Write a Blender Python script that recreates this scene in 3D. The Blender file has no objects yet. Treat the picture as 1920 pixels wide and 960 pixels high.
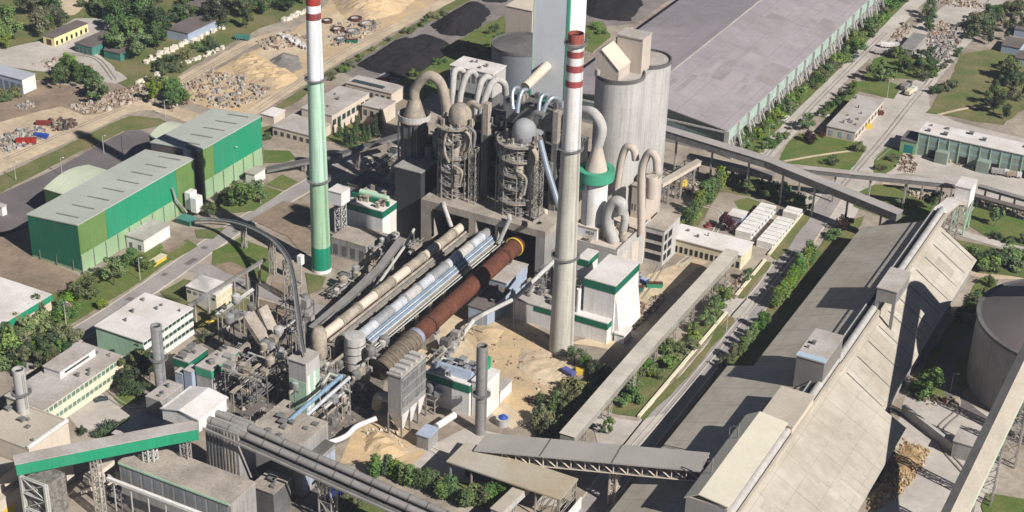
import bpy, bmesh, math, random
from mathutils import Vector, Matrix, noise
random.seed(7)
R = math.radians
# ------------------------------------------------------------------ camera
FPX, TH, RO, AZ, CH = 3050., .4905, -.0307, -.478, 280.
fw = Vector((math.sin(AZ)*math.cos(TH), math.cos(AZ)*math.cos(TH), -math.sin(TH)))
r0 = Vector((math.cos(AZ), -math.sin(AZ), 0)); d0 = fw.cross(r0)
cr = r0*math.cos(RO)+d0*math.sin(RO); cd = -r0*math.sin(RO)+d0*math.cos(RO)
CAM = Vector((0, 0, CH))
S = bpy.context.scene
C = S.collection
cam = bpy.data.objects.new('camera', bpy.data.cameras.new('camera')); C.objects.link(cam)
cam.matrix_world = Matrix(((cr.x, -cd.x, -fw.x, 0), (cr.y, -cd.y, -fw.y, 0), (cr.z, -cd.z, -fw.z, CH), (0, 0, 0, 1)))
cam.data.sensor_width = 36; cam.data.lens = FPX/1920*36; cam.data.clip_start = 1; cam.data.clip_end = 9000
S.camera = cam
# ------------------------------------------------------------------ light
SUN_EL, SUN_AZ = 38., 107.      # azimuth clockwise from +Y
w = bpy.data.worlds.new('World'); S.world = w; w.use_nodes = True
nt = w.node_tree; bg = nt.nodes['Background']
sky = nt.nodes.new('ShaderNodeTexSky'); sky.sky_type = 'NISHITA'; sky.sun_disc = False
sky.sun_elevation = R(SUN_EL); sky.sun_rotation = R(SUN_AZ); sky.air_density = .38; sky.dust_density = 0; sky.ozone_density = 1.5; sky.altitude = 1500
nt.links.new(sky.outputs[0], bg.inputs[0]); bg.inputs[1].default_value = .05
sl = bpy.data.lights.new('sun', 'SUN'); sl.energy = 5.; sl.angle = R(.5); sl.color = (1, .955, .88)
so = bpy.data.objects.new('sun', sl); C.objects.link(so); so.location = (0, 0, 400)
sd = Vector((math.sin(R(SUN_AZ))*math.cos(R(SUN_EL)), math.cos(R(SUN_AZ))*math.cos(R(SUN_EL)), math.sin(R(SUN_EL))))
so.rotation_euler = sd.to_track_quat('Z', 'Y').to_euler()
S.view_settings.view_transform = 'Standard'; S.view_settings.look = 'None'
S.view_settings.exposure = .5; S.view_settings.gamma = 1
# ------------------------------------------------------------------ where a sight line of the survey meets a level or an upright plane
def ray(x, y): return cr*((x-960)/FPX)+cd*((y-480)/FPX)+fw
def G(x, y, z=0.):
    v = ray(x, y); return CAM+v*((z-CH)/v.z)
def F(x, y, Y):
    v = ray(x, y); return CAM+v*(Y/v.y)
def E(x, y, X):
    v = ray(x, y); return CAM+v*(X/v.x)
# ------------------------------------------------------------------ materials
MATS = {}
def mat(name, col, rough=.85, metal=0., var=.3, scale=.08, col2=None, streak=0., seam=None, island=None, bump=0., fine=1.2, spec=.3):
    if name in MATS: return MATS[name]
    m = bpy.data.materials.new(name); m.use_nodes = True; t = m.node_tree; N = t.nodes; L = t.links
    b = N['Principled BSDF']; b.inputs['Roughness'].default_value = rough; b.inputs['Metallic'].default_value = metal
    b.inputs['Specular IOR Level'].default_value = spec
    g = N.new('ShaderNodeNewGeometry')
    def noi(sc, det=4, vec=None, rgh=.6):
        n = N.new('ShaderNodeTexNoise'); n.inputs['Scale'].default_value = sc; n.inputs['Detail'].default_value = det
        n.inputs['Roughness'].default_value = rgh
        L.new(vec or g.outputs['Position'], n.inputs['Vector']); return n.outputs['Fac']
    def mr(fac, a, c, lo, hi):
        n = N.new('ShaderNodeMapRange'); L.new(fac, n.inputs[0])
        for i, q in enumerate((a, c, lo, hi)): n.inputs[i+1].default_value = q
        return n.outputs[0]
    def mix(fac, a, c, bt='MIX'):
        n = N.new('ShaderNodeMix'); n.data_type = 'RGBA'; n.blend_type = bt
        if isinstance(fac, float): n.inputs[0].default_value = fac
        else: L.new(fac, n.inputs[0])
        for i, q in ((6, a), (7, c)):
            if isinstance(q, tuple): n.inputs[i].default_value = q+(1,)
            else: L.new(q, n.inputs[i])
        return n.outputs[2]
    c2 = col2 or tuple(x*(1-var) for x in col)
    c = mix(mr(noi(scale, 6), .38, .62, 0, 1), col, c2)
    k = 1-var*.6
    c = mix(mr(noi(fine, 3), .35, .65, 0, 1), c, mix(1., c, (k, k, k), 'MULTIPLY'))
    if island:
        rr = N.new('ShaderNodeValToRGB'); L.new(g.outputs['Random Per Island'], rr.inputs[0])
        rr.color_ramp.interpolation = 'CONSTANT'
        e = rr.color_ramp.elements; n_ = len(island)
        for i, q in enumerate(island):
            el = e[i] if i < 2 else e.new(i/n_)
            el.position = i/n_; el.color = q+(1,)
        c = mix(.68, c, rr.outputs[0])
    if streak:
        mp = N.new('ShaderNodeMapping'); mp.inputs['Scale'].default_value = (1.3, 1.3, .06); L.new(g.outputs['Position'], mp.inputs[0])
        c = mix(mr(noi(1., 4, mp.outputs[0]), .48, .72, 0, streak), c, mix(1., c, (.52, .49, .45), 'MULTIPLY'))
    if seam:
        sx = N.new('ShaderNodeSeparateXYZ'); L.new(g.outputs['Position'], sx.inputs[0])
        for ax, per, wd, dk in seam:
            q = N.new('ShaderNodeMath'); q.operation = 'PINGPONG'; L.new(sx.outputs['XYZ'.index(ax)], q.inputs[0]); q.inputs[1].default_value = per/2
            c = mix(mr(q.outputs[0], wd*.5, wd, dk, 0), c, mix(1., c, (.45, .44, .43), 'MULTIPLY'))
    L.new(c, b.inputs['Base Color'])
    if bump:
        bn = N.new('ShaderNodeBump'); bn.inputs['Strength'].default_value = bump; bn.inputs['Distance'].default_value = .5
        L.new(noi(1.6, 5), bn.inputs['Height']); L.new(bn.outputs[0], b.inputs['Normal'])
    MATS[name] = m; return m
m_ground = mat('dusty_ground', (.40, .345, .285), .95, var=.4, scale=.035, col2=(.25, .205, .165), bump=.3, fine=.35)
m_conc = mat('concrete_paving', (.44, .405, .38), .9, var=.2, scale=.05, fine=.5, seam=[('X', 12, .12, .35), ('Y', 9, .12, .35)])
m_conc2 = mat('dusty_concrete_yard', (.50, .455, .415), .9, var=.22, scale=.06, fine=.5)
m_asph = mat('worn_asphalt', (.33, .30, .295), .9, var=.18, scale=.08, fine=.8)
m_asph2 = mat('purple_grey_asphalt', (.155, .135, .14), .9, var=.2, scale=.06, fine=.8)
m_grass = mat('grass', (.105, .14, .038), .95, var=.4, scale=.07, col2=(.20, .175, .08), bump=.6, fine=1.)
m_lawn = mat('lawn', (.085, .145, .026), .95, var=.4, scale=.09, col2=(.15, .165, .05), bump=.5, fine=1.)
m_soil = mat('brown_soil', (.30, .225, .165), .95, var=.35, scale=.09, col2=(.20, .155, .115), bump=.6, fine=.6)
m_sand = mat('yellow_sand', (.56, .41, .24), .95, var=.25, scale=.07, col2=(.43, .33, .22), bump=.4, fine=.5)
m_sand2 = mat('pale_sand', (.58, .47, .33), .95, var=.25, scale=.05, col2=(.44, .35, .25), bump=.6, fine=.4)
m_kerb = mat('pale_kerb', (.55, .50, .42), .9, var=.15)
m_coal = mat('coal', (.019, .016, .019), .9, var=.5, scale=.3, bump=1., fine=1.)
m_rub = mat('rubble', (.3, .26, .21), .9, island=[(.40, .33, .26), (.20, .13, .09), (.46, .40, .33), (.13, .10, .08), (.32, .25, .19), (.50, .45, .39), (.24, .11, .07), (.36, .29, .22)])
m_blk = mat('stone_blocks', (.5, .45, .38), .9, island=[(.62, .56, .45), (.5, .42, .33), (.7, .64, .55), (.36, .3, .24)])
m_met = mat('scrap_metal', (.3, .28, .26), .75, island=[(.30, .29, .29), (.17, .16, .15), (.38, .37, .37), (.20, .11, .07), (.12, .11, .11), (.44, .41, .38), (.33, .27, .21)])
m_white = mat('white_sheet', (.74, .73, .73), .65, var=.18, streak=.4, scale=.12, col2=(.66, .63, .60), seam=[('Z', 5, .06, .25)])
m_whiteroof = mat('white_roofing', (.69, .66, .65), .8, var=.2, scale=.09, col2=(.56, .52, .49), seam=[('Y', 7, .1, .25)])
m_greyroof = mat('grey_roofing', (.46, .43, .41), .85, var=.3, scale=.1, col2=(.36, .32, .29), seam=[('X', 5, .08, .25)])
m_darkroof = mat('brown_grey_roofing', (.16, .135, .13), .85, var=.25, scale=.1)
m_beigeroof = mat('beige_roofing', (.47, .42, .35), .85, var=.2, scale=.06)
m_hallroof = mat('hall_roof', (.33, .29, .31), .8, var=.16, scale=.03, col2=(.26, .235, .25), seam=[('Y', 24, .35, .3), ('X', 10, .3, .25), ('X', 2.5, .2, .1)], fine=.22)
m_storroof = mat('storage_roof', (.44, .405, .35), .8, var=.22, scale=.05, col2=(.36, .325, .27), seam=[('Y', 11, .16, .6), ('Y', 2.2, .08, .12), ('X', 6.5, .12, .35)], fine=.35)
m_green = mat('bright_green_sheet', (.014, .26, .135), .55, var=.14, scale=.08, col2=(.03, .25, .14), streak=.3, seam=[('Y', 3, .05, .3)])
m_dgreen = mat('deep_green_sheet', (.010, .145, .085), .55, var=.16, streak=.35, seam=[('X', 3, .05, .3)])
m_olive = mat('olive_green_sheet', (.14, .24, .075), .6, var=.15, streak=.35, seam=[('Y', 3, .05, .3)])
m_pgreen = mat('pale_green_sheet', (.29, .42, .25), .6, var=.12, streak=.3)
m_mint = mat('mint_paint', (.40, .60, .44), .55, var=.12, streak=.4)
m_teal = mat('teal_paint', (.07, .24, .20), .7, var=.3, streak=.3)
m_dust = mat('dusty_concrete', (.42, .37, .32), .95, var=.3, scale=.12, streak=.55, bump=.3)
m_dust2 = mat('dust_caked_steel', (.40, .345, .285), .9, var=.35, scale=.25, streak=.4)
m_cgrey = mat('grey_concrete', (.33, .32, .31), .9, var=.22, scale=.1, streak=.6)
m_cdark = mat('dark_concrete', (.15, .145, .145), .9, var=.3, scale=.1, streak=.5)
m_silo = mat('silo_concrete', (.46, .445, .43), .85, var=.16, scale=.06, streak=.6, seam=[('Z', 3, .07, .18)])
m_beige = mat('beige_plaster', (.58, .50, .42), .9, var=.12, scale=.1, streak=.2)
m_cream = mat('cream_plaster', (.62, .55, .40), .9, var=.12, streak=.3)
m_pyell = mat('pale_yellow_plaster', (.70, .65, .50), .9, var=.12, streak=.3)
m_yell = mat('yellow_paint', (.65, .45, .06), .6, var=.15)
m_red = mat('red_paint', (.42, .045, .035), .6, var=.25, streak=.3)
m_redw = mat('faded_red_paint', (.33, .07, .07), .7, var=.3, streak=.4)
m_rust = mat('rusty_shell', (.15, .052, .030), .85, var=.4, scale=.25, col2=(.10, .035, .022), streak=.4)
m_ringr = mat('rusty_iron', (.11, .045, .03), .8, var=.4, scale=.5)
m_steel = mat('galvanised_steel', (.55, .56, .58), .42, .55, var=.2, scale=.3, streak=.3)
m_silver = mat('silver_cladding', (.60, .62, .66), .5, .25, var=.2, scale=.3)
m_blue = mat('pale_blue_cladding', (.26, .38, .52), .5, .2, var=.25, scale=.3)
m_grst = mat('grey_steel', (.24, .235, .23), .7, .2, var=.3, scale=.3, streak=.3)
m_lat = mat('painted_lattice_steel', (.40, .37, .33), .75, .1, var=.3)
m_rail = mat('pale_rail', (.55, .55, .52), .6, .2, var=.2)
m_dark = mat('dark_opening', (.02, .02, .022), .9, var=.2)
m_glass = mat('window_glass', (.05, .075, .075), .18, .0, var=.3, spec=.6)
m_gwin = mat('green_window_band', (.17, .27, .22), .35, var=.35, scale=.5)
m_tube = mat('grey_brown_tube', (.27, .255, .245), .7, .1, var=.2, scale=.2)
m_trunk = mat('bark', (.09, .065, .045), .95)
m_blueh = mat('blue_paint', (.03, .08, .40), .6)
m_cont = mat('container_paint', (.76, .74, .71), .65, var=.15, scale=.3, streak=.4)
m_tyre = mat('rubber', (.02, .02, .02), .9)
m_bw = mat('blue_white_sheet', (.35, .41, .52), .6, var=.15, streak=.3)
def leafm(n, c1, c2):
    m = mat(n, c1, .75, var=.45, scale=.35, col2=c2, fine=1.6, spec=.2); t = m.node_tree; b = t.nodes['Principled BSDF']
    src = b.inputs['Base Color'].links[0].from_socket; oi = t.nodes.new('ShaderNodeObjectInfo'); hs = t.nodes.new('ShaderNodeHueSaturation')
    for out, lo, hi in (('Value', .9, 1.8), ('Hue', .475, .53), ('Saturation', .7, 1.1)):
        q = t.nodes.new('ShaderNodeMapRange'); q.inputs[3].default_value = lo; q.inputs[4].default_value = hi
        if out == 'Value': t.links.new(oi.outputs['Random'], q.inputs[0])
        else:
            mm = t.nodes.new('ShaderNodeMath'); mm.operation = 'MULTIPLY'; mm.inputs[1].default_value = 7.3 if out == 'Hue' else 13.7; t.links.new(oi.outputs['Random'], mm.inputs[0])
            fr = t.nodes.new('ShaderNodeMath'); fr.operation = 'FRACT'; t.links.new(mm.outputs[0], fr.inputs[0]); t.links.new(fr.outputs[0], q.inputs[0])
        t.links.new(q.outputs[0], hs.inputs[out])
    t.links.new(src, hs.inputs['Color']); t.links.new(hs.outputs[0], b.inputs['Base Color']); return m
m_leaf = [leafm('leaf_green', (.085, .14, .032), (.045, .085, .022)), leafm('leaf_bright', (.135, .185, .032), (.07, .115, .022)),
          leafm('leaf_dark', (.055, .085, .03), (.025, .048, .02)), leafm('leaf_olive', (.13, .135, .06), (.07, .08, .035)),
          leafm('leaf_purple', (.045, .012, .016), (.03, .01, .012))]
# ------------------------------------------------------------------ mesh helpers
class MB:
    def __init__(s): s.v = []; s.f = []
    def add(s, vs, fs):
        o = len(s.v); s.v += [tuple(q) for q in vs]; s.f += [tuple(i+o for i in f) for f in fs]; return s
    def hexa(s, b, t):
        return s.add(list(b)+list(t), [(3, 2, 1, 0), (4, 5, 6, 7), (0, 1, 5, 4), (1, 2, 6, 5), (2, 3, 7, 6), (3, 0, 4, 7)])
    def box(s, x0, x1, y0, y1, z0, z1):
        return s.hexa([(x0, y0, z0), (x1, y0, z0), (x1, y1, z0), (x0, y1, z0)], [(x0, y0, z1), (x1, y0, z1), (x1, y1, z1), (x0, y1, z1)])
    def prism(s, poly, z0, z1):
        n = len(poly); zf = z1 if callable(z1) else (lambda x, y: z1)
        vs = [(p[0], p[1], z0) for p in poly]+[(p[0], p[1], zf(p[0], p[1])) for p in poly]
        return s.add(vs, [tuple(range(n))[::-1], tuple(range(n, 2*n))]+[(i, (i+1) % n, n+(i+1) % n, n+i) for i in range(n)])
    def cyl(s, cx, cy, r0, r1, z0, z1, n=20):
        vs = []
        for r, z in ((r0, z0), (r1, z1)): vs += [(cx+r*math.cos(2*math.pi*i/n), cy+r*math.sin(2*math.pi*i/n), z) for i in range(n)]
        return s.add(vs, [tuple(range(n))[::-1], tuple(range(n, 2*n))]+[(i, (i+1) % n, n+(i+1) % n, n+i) for i in range(n)])
    def ring(s, cx, cy, ri, ro, z0, z1, n=20):
        vs = []
        for r, z in ((ri, z0), (ro, z0), (ro, z1), (ri, z1)): vs += [(cx+r*math.cos(2*math.pi*i/n), cy+r*math.sin(2*math.pi*i/n), z) for i in range(n)]
        fs = []
        for k in range(4):
            for i in range(n): fs.append((k*n+i, k*n+(i+1) % n, ((k+1) % 4)*n+(i+1) % n, ((k+1) % 4)*n+i))
        return s.add(vs, fs)
    def lathe(s, cx, cy, prof, n=20):
        vs = []; fs = []
        for r, z in prof: vs += [(cx+r*math.cos(2*math.pi*i/n), cy+r*math.sin(2*math.pi*i/n), z) for i in range(n)]
        for k in range(len(prof)-1):
            for i in range(n): fs.append((k*n+i, k*n+(i+1) % n, (k+1)*n+(i+1) % n, (k+1)*n+i))
        fs.append(tuple(range(n))[::-1]); fs.append(tuple(range((len(prof)-1)*n, len(prof)*n)))
        return s.add(vs, fs)
    def tube(s, pts, r, n=8, cap=True):
        pts = [Vector(p) for p in pts]; rs = r if isinstance(r, (list, tuple)) else [r]*len(pts)
        vs = []; fs = []; up = Vector((0, 0, 1))
        t0 = (pts[1]-pts[0]).normalized()
        a = t0.cross(up)
        if a.length < .05: a = Vector((1, 0, 0))
        a.normalize()
        for k, p in enumerate(pts):
            t = (pts[min(k+1, len(pts)-1)]-pts[max(k-1, 0)]).normalized()
            a = (a-t*a.dot(t)).normalized(); b = t.cross(a)
            vs += [p+(a*math.cos(2*math.pi*i/n)+b*math.sin(2*math.pi*i/n))*rs[k] for i in range(n)]
        for k in range(len(pts)-1):
            for i in range(n): fs.append((k*n+i, k*n+(i+1) % n, (k+1)*n+(i+1) % n, (k+1)*n+i))
        if cap: fs.append(tuple(range(n))[::-1]); fs.append(tuple(range((len(pts)-1)*n, len(pts)*n)))
        return s.add(vs, fs)
    def beam(s, p, q, wd, ht):       # rectangular member, p-q on its bottom centre line
        p = Vector(p); q = Vector(q); t = (q-p).normalized(); a = t.cross(Vector((0, 0, 1)))
        if a.length < .05: a = Vector((1, 0, 0)); u = Vector((0, 1, 0)); p = p-u*ht/2; q = q-u*ht/2
        else: a.normalize(); u = Vector((0, 0, 1)) if abs(t.z) < .9 else a.cross(t)
        a = a*wd/2; h = u*ht
        return s.hexa([p-a, p+a, q+a, q-a], [p-a+h, p+a+h, q+a+h, q-a+h])
    def obj(s, name, m, parent=None, smooth=False, tagd=None):
        off = parent.location.copy() if parent and parent.parent is None else (parent.parent.location+parent.location if parent else Vector((0, 0, 0)))
        if parent and parent.type == 'MESH' and parent.parent is None: off = parent.location.copy()
        me = bpy.data.meshes.new(name)
        me.from_pydata([(v[0]-off[0], v[1]-off[1], v[2]-off[2]) for v in s.v], [], s.f)
        bm = bmesh.new(); bm.from_mesh(me); bmesh.ops.recalc_face_normals(bm, faces=bm.faces); bm.to_mesh(me); bm.free()
        if smooth:
            me.polygons.foreach_set('use_smooth', [True]*len(me.polygons)); me.set_sharp_from_angle(angle=R(38))
        me.materials.append(m); o = bpy.data.objects.new(name, me); C.objects.link(o)
        if parent: o.parent = parent
        return o
def rebase(o, loc):
    loc = Vector(loc); o.data.transform(Matrix.Translation(-loc)); o.location = loc; return o
def tag(o, label=None, cat=None, group=None, kind=None):
    if label: o['label'] = label
    if cat: o['category'] = cat
    if group: o['group'] = group
    if kind: o['kind'] = kind
    return o
def thing(name, label, cat, loc, group=None):
    o = bpy.data.objects.new(name, None); C.objects.link(o); o.location = loc; o.empty_display_size = 2
    return tag(o, label, cat, group)
def copytree(o, loc, label=None, rz=0., sc=None):
    r = o.copy(); C.objects.link(r); r.location = loc; r.rotation_euler = (0, 0, rz)
    if sc: r.scale = sc
    if label: r['label'] = label
    for ch in o.children:
        c = ch.copy(); C.objects.link(c); c.parent = r
        for g in ch.children:
            d = g.copy(); C.objects.link(d); d.parent = c
    return r
def arc(ctrl, n=8):             # smooth line through control points
    P = [Vector(c) for c in ctrl]; P = [P[0]*2-P[1]]+P+[P[-1]*2-P[-2]]; out = []
    for i in range(1, len(P)-2):
        for k in range(n):
            t = k/n; a, b, c, d = P[i-1:i+3]
            out.append(.5*((2*b)+(c-a)*t+(2*a-5*b+4*c-d)*t*t+(3*b-a-3*c+d)*t**3))
    out.append(P[-2]); return out
# ------------------------------------------------------------------ ground sheets
def sheet(name, pts, z, m, jit=0., step=4., kind='structure', world=False):
    P = [Vector((p[0], p[1], 0)) if world else G(*p) for p in pts]; Q = []
    for i, p in enumerate(P):
        q = P[(i+1) % len(P)]; n = max(1, int((q-p).length/step)) if jit else 1
        for k in range(n):
            v = p.lerp(q, k/n)
            if jit:
                d = (q-p).normalized(); nn = Vector((-d.y, d.x, 0))
                v = v+nn*jit*2*noise.noise(Vector((v.x*.13, v.y*.13, z*50)))+nn*jit*noise.noise(Vector((v.x*.5, v.y*.5, 3)))
            Q.append(v)
    c = sum(Q, Vector())/len(Q)
    me = bpy.data.meshes.new(name); bm = bmesh.new()
    f = bm.faces.new([bm.verts.new((v.x-c.x, v.y-c.y, 0)) for v in Q]); bm.normal_update()
    if f.normal.z < 0: f.normal_flip()
    bmesh.ops.triangulate(bm, faces=bm.faces); bm.to_mesh(me); bm.free(); me.materials.append(m)
    o = bpy.data.objects.new(name, me); C.objects.link(o); o.location = (c.x, c.y, z); o['kind'] = kind; return o
def strip(name, pts, wd, z, m, thick=0, jit=0., world=False):
    P = [Vector((p[0], p[1], 0)) if world else G(*p) for p in pts]; A = []; B = []
    P = arc(P, 5) if len(P) > 2 else P
    for k, p in enumerate(P):
        t = (P[min(k+1, len(P)-1)]-P[max(k-1, 0)]).normalized(); n = Vector((-t.y, t.x, 0))*wd/2
        A.append(p+n); B.append(p-n)
    if thick:
        mb = MB()
        for i in range(len(P)-1): mb.prism([B[i], B[i+1], A[i+1], A[i]], -.2, z+thick)
        o = mb.obj(name, m); o['kind'] = 'structure'; return o
    return sheet(name, [(v.x, v.y) for v in A+B[::-1]], z, m, jit, world=True)
def road(name, pts, wd, z, m, kerbs=True, world=False):
    strip(name, pts, wd, z, m, world=world)
    if kerbs:
        P = [Vector((p[0], p[1], 0)) if world else G(*p) for p in pts]; P = arc(P, 5) if len(P) > 2 else P
        for s in (-1, 1):
            Q = []
            for k, p in enumerate(P):
                t = (P[min(k+1, len(P)-1)]-P[max(k-1, 0)]).normalized(); Q.append(p+Vector((-t.y, t.x, 0))*s*(wd/2+.25))
            mb = MB()
            for i in range(len(Q)-1): mb.beam((Q[i].x, Q[i].y, -.1), (Q[i+1].x, Q[i+1].y, -.1), .5, .25)
            o = mb.obj('kerb', m_kerb); o['kind'] = 'structure'
gp = MB(); 
gp.box(-4000, 4000, -500, 7000, -1, 0); o = gp.obj('ground', m_ground); o['kind'] = 'structure'
# ------------------------------------------------------------------ building helper: roof corners left / near / right of the flat roof at height h
class Bld: pass
def frame3(L, N, Rr, h, z=None):
    n = G(N[0], N[1], h); l = G(L[0], L[1], h); r = G(Rr[0], Rr[1], h)
    return l.x, n.x, n.y, r.y
def bld(name, label, cat, h, ext=None, px=None, wall=m_white, roof=m_greyroof, over=.25, rt=.35, z0=-.3, group=None, rf=None):
    if px: x0, x1, y0, y1 = frame3(*px, h)
    else: x0, x1, y0, y1 = ext
    if x1 < x0: x0, x1 = x1, x0
    t = thing(name, label, cat, ((x0+x1)/2, (y0+y1)/2, max(z0, 0)), group)
    MB().box(x0, x1, y0, y1, z0, h-rt).obj('wall', wall, t)
    b = Bld(); b.roof = MB().box(x0-over, x1+over, y0-over, y1+over, h-rt, h).obj('roof', roof, t)
    b.t = t; b.x0, b.x1, b.y0, b.y1, b.h = x0, x1, y0, y1, h
    return b
def panel(b, name, side, a, c, z0, z1, m, d=.08):     # a,c metres along the face
    if side == 'y': mb = MB().box(b.x0+a, b.x0+c, b.y0-d, b.y0-.002, z0, z1)
    elif side == 'x': mb = MB().box(b.x1+.002, b.x1+d, b.y0+a, b.y0+c, z0, z1)
    return mb.obj(name, m, b.t)
def grid(b, side, n, z0, z1, wf=.6, m=m_glass, name='window', a=0, c=None, d=.09):
    Lh = (b.x1-b.x0) if side == 'y' else (b.y1-b.y0); c = c or Lh; st = (c-a)/n
    for i in range(n): panel(b, name, side, a+st*(i+.5-wf/2), a+st*(i+.5+wf/2), z0, z1, m, d)
def vents(b, n, s=.7, z=None, m=m_grst, hh=.9):
    rnd = random.Random(int(abs(b.x0*13+b.y0)))
    for i in range(n):
        x = rnd.uniform(b.x0+1, b.x1-1); y = rnd.uniform(b.y0+1, b.y1-1); q = s*rnd.uniform(.6, 1.3)
        zz = b.h if z is None else z
        mb = MB().box(x-q/2, x+q/2, y-q/2, y+q/2, zz, zz+hh*rnd.uniform(.5, 1.2)); mb.box(x-q*.7, x+q*.7, y-q*.7, y+q*.7, zz+hh*1.2, zz+hh*1.2+.12) if i % 2 else None
        mb.obj('roof_vent', m, b.roof)
def skylights(b, n, wf=.6, m=m_tube, axis='x', th=.12):
    for i in range(n):
        y = b.y0+(b.y1-b.y0)*(i+.5)/n; dx = (b.x1-b.x0)
        MB().box(b.x0+dx*(1-wf)*.5, b.x1-dx*(1-wf)*.5, y-.35, y+.35, b.h, b.h+th).obj('roof_light', m, b.roof)
def lattice(x, y, wx, wy, z0, z1, nb=None, r=.16):
    mb = MB(); hx, hy = wx/2, wy/2; cs = [(x-hx, y-hy), (x+hx, y-hy), (x+hx, y+hy), (x-hx, y+hy)]
    nb = nb or max(1, round((z1-z0)/max(wx, wy, 2.5)))
    for c in cs: mb.box(c[0]-r, c[0]+r, c[1]-r, c[1]+r, z0, z1)
    for k in range(nb):
        za = z0+(z1-z0)*k/nb; zb = z0+(z1-z0)*(k+1)/nb
        for i in range(4):
            p, q = cs[i], cs[(i+1) % 4]
            if abs(p[0]-q[0])+abs(p[1]-q[1]) < .2: continue
            mb.tube([(p[0], p[1], zb-.1), (q[0], q[1], zb-.1)], r*.7, 4)
            mb.tube([(p[0], p[1], za), (q[0], q[1], zb)], r*.5, 4)
            if (i+k) % 2: mb.tube([(q[0], q[1], za), (p[0], p[1], zb)], r*.5, 4)
    return mb
def rnd_rot(p, c, a):
    x, y = p[0]-c[0], p[1]-c[1]; return (c[0]+x*math.cos(a)-y*math.sin(a), c[1]+x*math.sin(a)+y*math.cos(a))
def inpoly(x, y, P):
    c = False; j = len(P)-1
    for i in range(len(P)):
        if (P[i][1] > y) != (P[j][1] > y) and x < (P[j][0]-P[i][0])*(y-P[i][1])/(P[j][1]-P[i][1])+P[i][0]: c = not c
        j = i
    return c
def scatter(poly, n, rnd):
    xs = [p[0] for p in poly]; ys = [p[1] for p in poly]; out = []
    while len(out) < n:
        x = rnd.uniform(min(xs), max(xs)); y = rnd.uniform(min(ys), max(ys))
        if inpoly(x, y, poly): out.append((x, y))
    return out
def rocks(name, label, cat, poly, n, s0, s1, m, seed=1, stack=0.):
    rnd = random.Random(seed); P = [G(*p) for p in poly]; P = [(p.x, p.y) for p in P]; mb = MB(); n = int(n*1.7)
    cx = sum(p[0] for p in P)/len(P); cy = sum(p[1] for p in P)/len(P)
    for x, y in scatter(P, n, rnd):
        s = (s0*.7+(s1-s0*.7)*rnd.random()**2.6)*rnd.uniform(.7, 1.15); a = rnd.uniform(0, 3.14)
        z = 0 if not stack else max(0, stack*(1-1.3*math.hypot(x-cx, y-cy)/(1+max(math.hypot(p[0]-cx, p[1]-cy) for p in P)))*rnd.uniform(.2, 1))
        wx, wy, wz = s*rnd.uniform(.5, 1.3), s*rnd.uniform(.4, 1), s*rnd.uniform(.3, .8)
        vs = []
        for zz in (z-.1, z+wz):
            k = 1 if zz < z else rnd.uniform(.5, .95)
            for sx, sy in ((-1, -1), (1, -1), (1, 1), (-1, 1)):
                q = rnd_rot((x+sx*wx/2*k*rnd.uniform(.8, 1.1), y+sy*wy/2*k), (x, y), a); vs.append((q[0], q[1], zz+rnd.uniform(-.12, .12)*s))
        mb.hexa(vs[:4], vs[4:])
    o = mb.obj(name, m); rebase(o, (cx, cy, 0)); return tag(o, label, cat, kind='stuff')
def mound(name, label, cat, poly, h, m, seed=1, rough=.35, res=1.6, kind='stuff', fall=7., wpoly=None):
    P = wpoly or [(G(*p).x, G(*p).y) for p in poly]
    xs = [p[0] for p in P]; ys = [p[1] for p in P]; nx = int((max(xs)-min(xs))/res)+2; ny = int((max(ys)-min(ys))/res)+2
    def dist(x, y):
        d = 1e9
        for i in range(len(P)):
            a = Vector(P[i]); b = Vector(P[(i+1) % len(P)]); q = Vector((x, y)); ab = b-a; t = max(0, min(1, (q-a).dot(ab)/ab.length_squared)); d = min(d, (q-a-ab*t).length)
        return d
    vs = []; ok = []
    for j in range(ny):
        for i in range(nx):
            x = min(xs)+i*res; y = min(ys)+j*res; x += rough*noise.noise(Vector((x, y, seed)))*2
            if inpoly(x, y, P):
                d = min(1, dist(x, y)/fall); z = h*(d**.8)*(.75+.5*noise.noise(Vector((x*.07, y*.07, seed))))+rough*noise.noise(Vector((x*.35, y*.35, seed+5)))*2*d+.05; ok.append(True)
            else: z = -.4; ok.append(False)
            vs.append((x, y, z))
    fs = []
    for j in range(ny-1):
        for i in range(nx-1):
            q = (j*nx+i, j*nx+i+1, (j+1)*nx+i+1, (j+1)*nx+i)
            if any(ok[k] for k in q): fs.append(q)
    mb = MB(); mb.add(vs, fs); o = mb.obj(name, m, smooth=False); c = (sum(xs)/len(xs), sum(ys)/len(ys), 0); rebase(o, c)
    if kind == 'structure': o['kind'] = kind; return o
    return tag(o, label, cat, kind=kind)
# ================================================================== GROUND
sheet('grass_ground', [(-150,-90),(480,-90),(600,8),(560,30),(470,62),(340,135),(290,185),(200,150),(100,150),(-60,150)], .03, m_grass, 1.)
sheet('dirt_track', [(105,-20),(150,-10),(172,2),(140,28),(118,30)], .06, m_sand2, .6)
sheet('yard', [(-30,118),(0,92),(70,78),(140,35),(210,33),(205,60),(180,100),(240,148),(215,158),(150,140),(60,132)], .06, m_conc2, .6)
sheet('scrub_ground', [(-30,190),(60,150),(150,165),(215,195),(240,205),(60,235),(-30,250)], .05, m_soil, .8)
sheet('sandy_ground', [(-30,236),(60,214),(112,200),(160,216),(215,212),(120,258),(-30,318)], .07, m_sand2, .6)
strip('dirt_road', [(-30,326),(120,258),(225,210),(290,200),(375,226)], 9, .09, m_sand2, jit=.3)
strip('dirt_road', [(230,210),(320,163),(420,108),(470,80),(535,60)], 7, .10, m_sand2, jit=.3)
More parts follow.
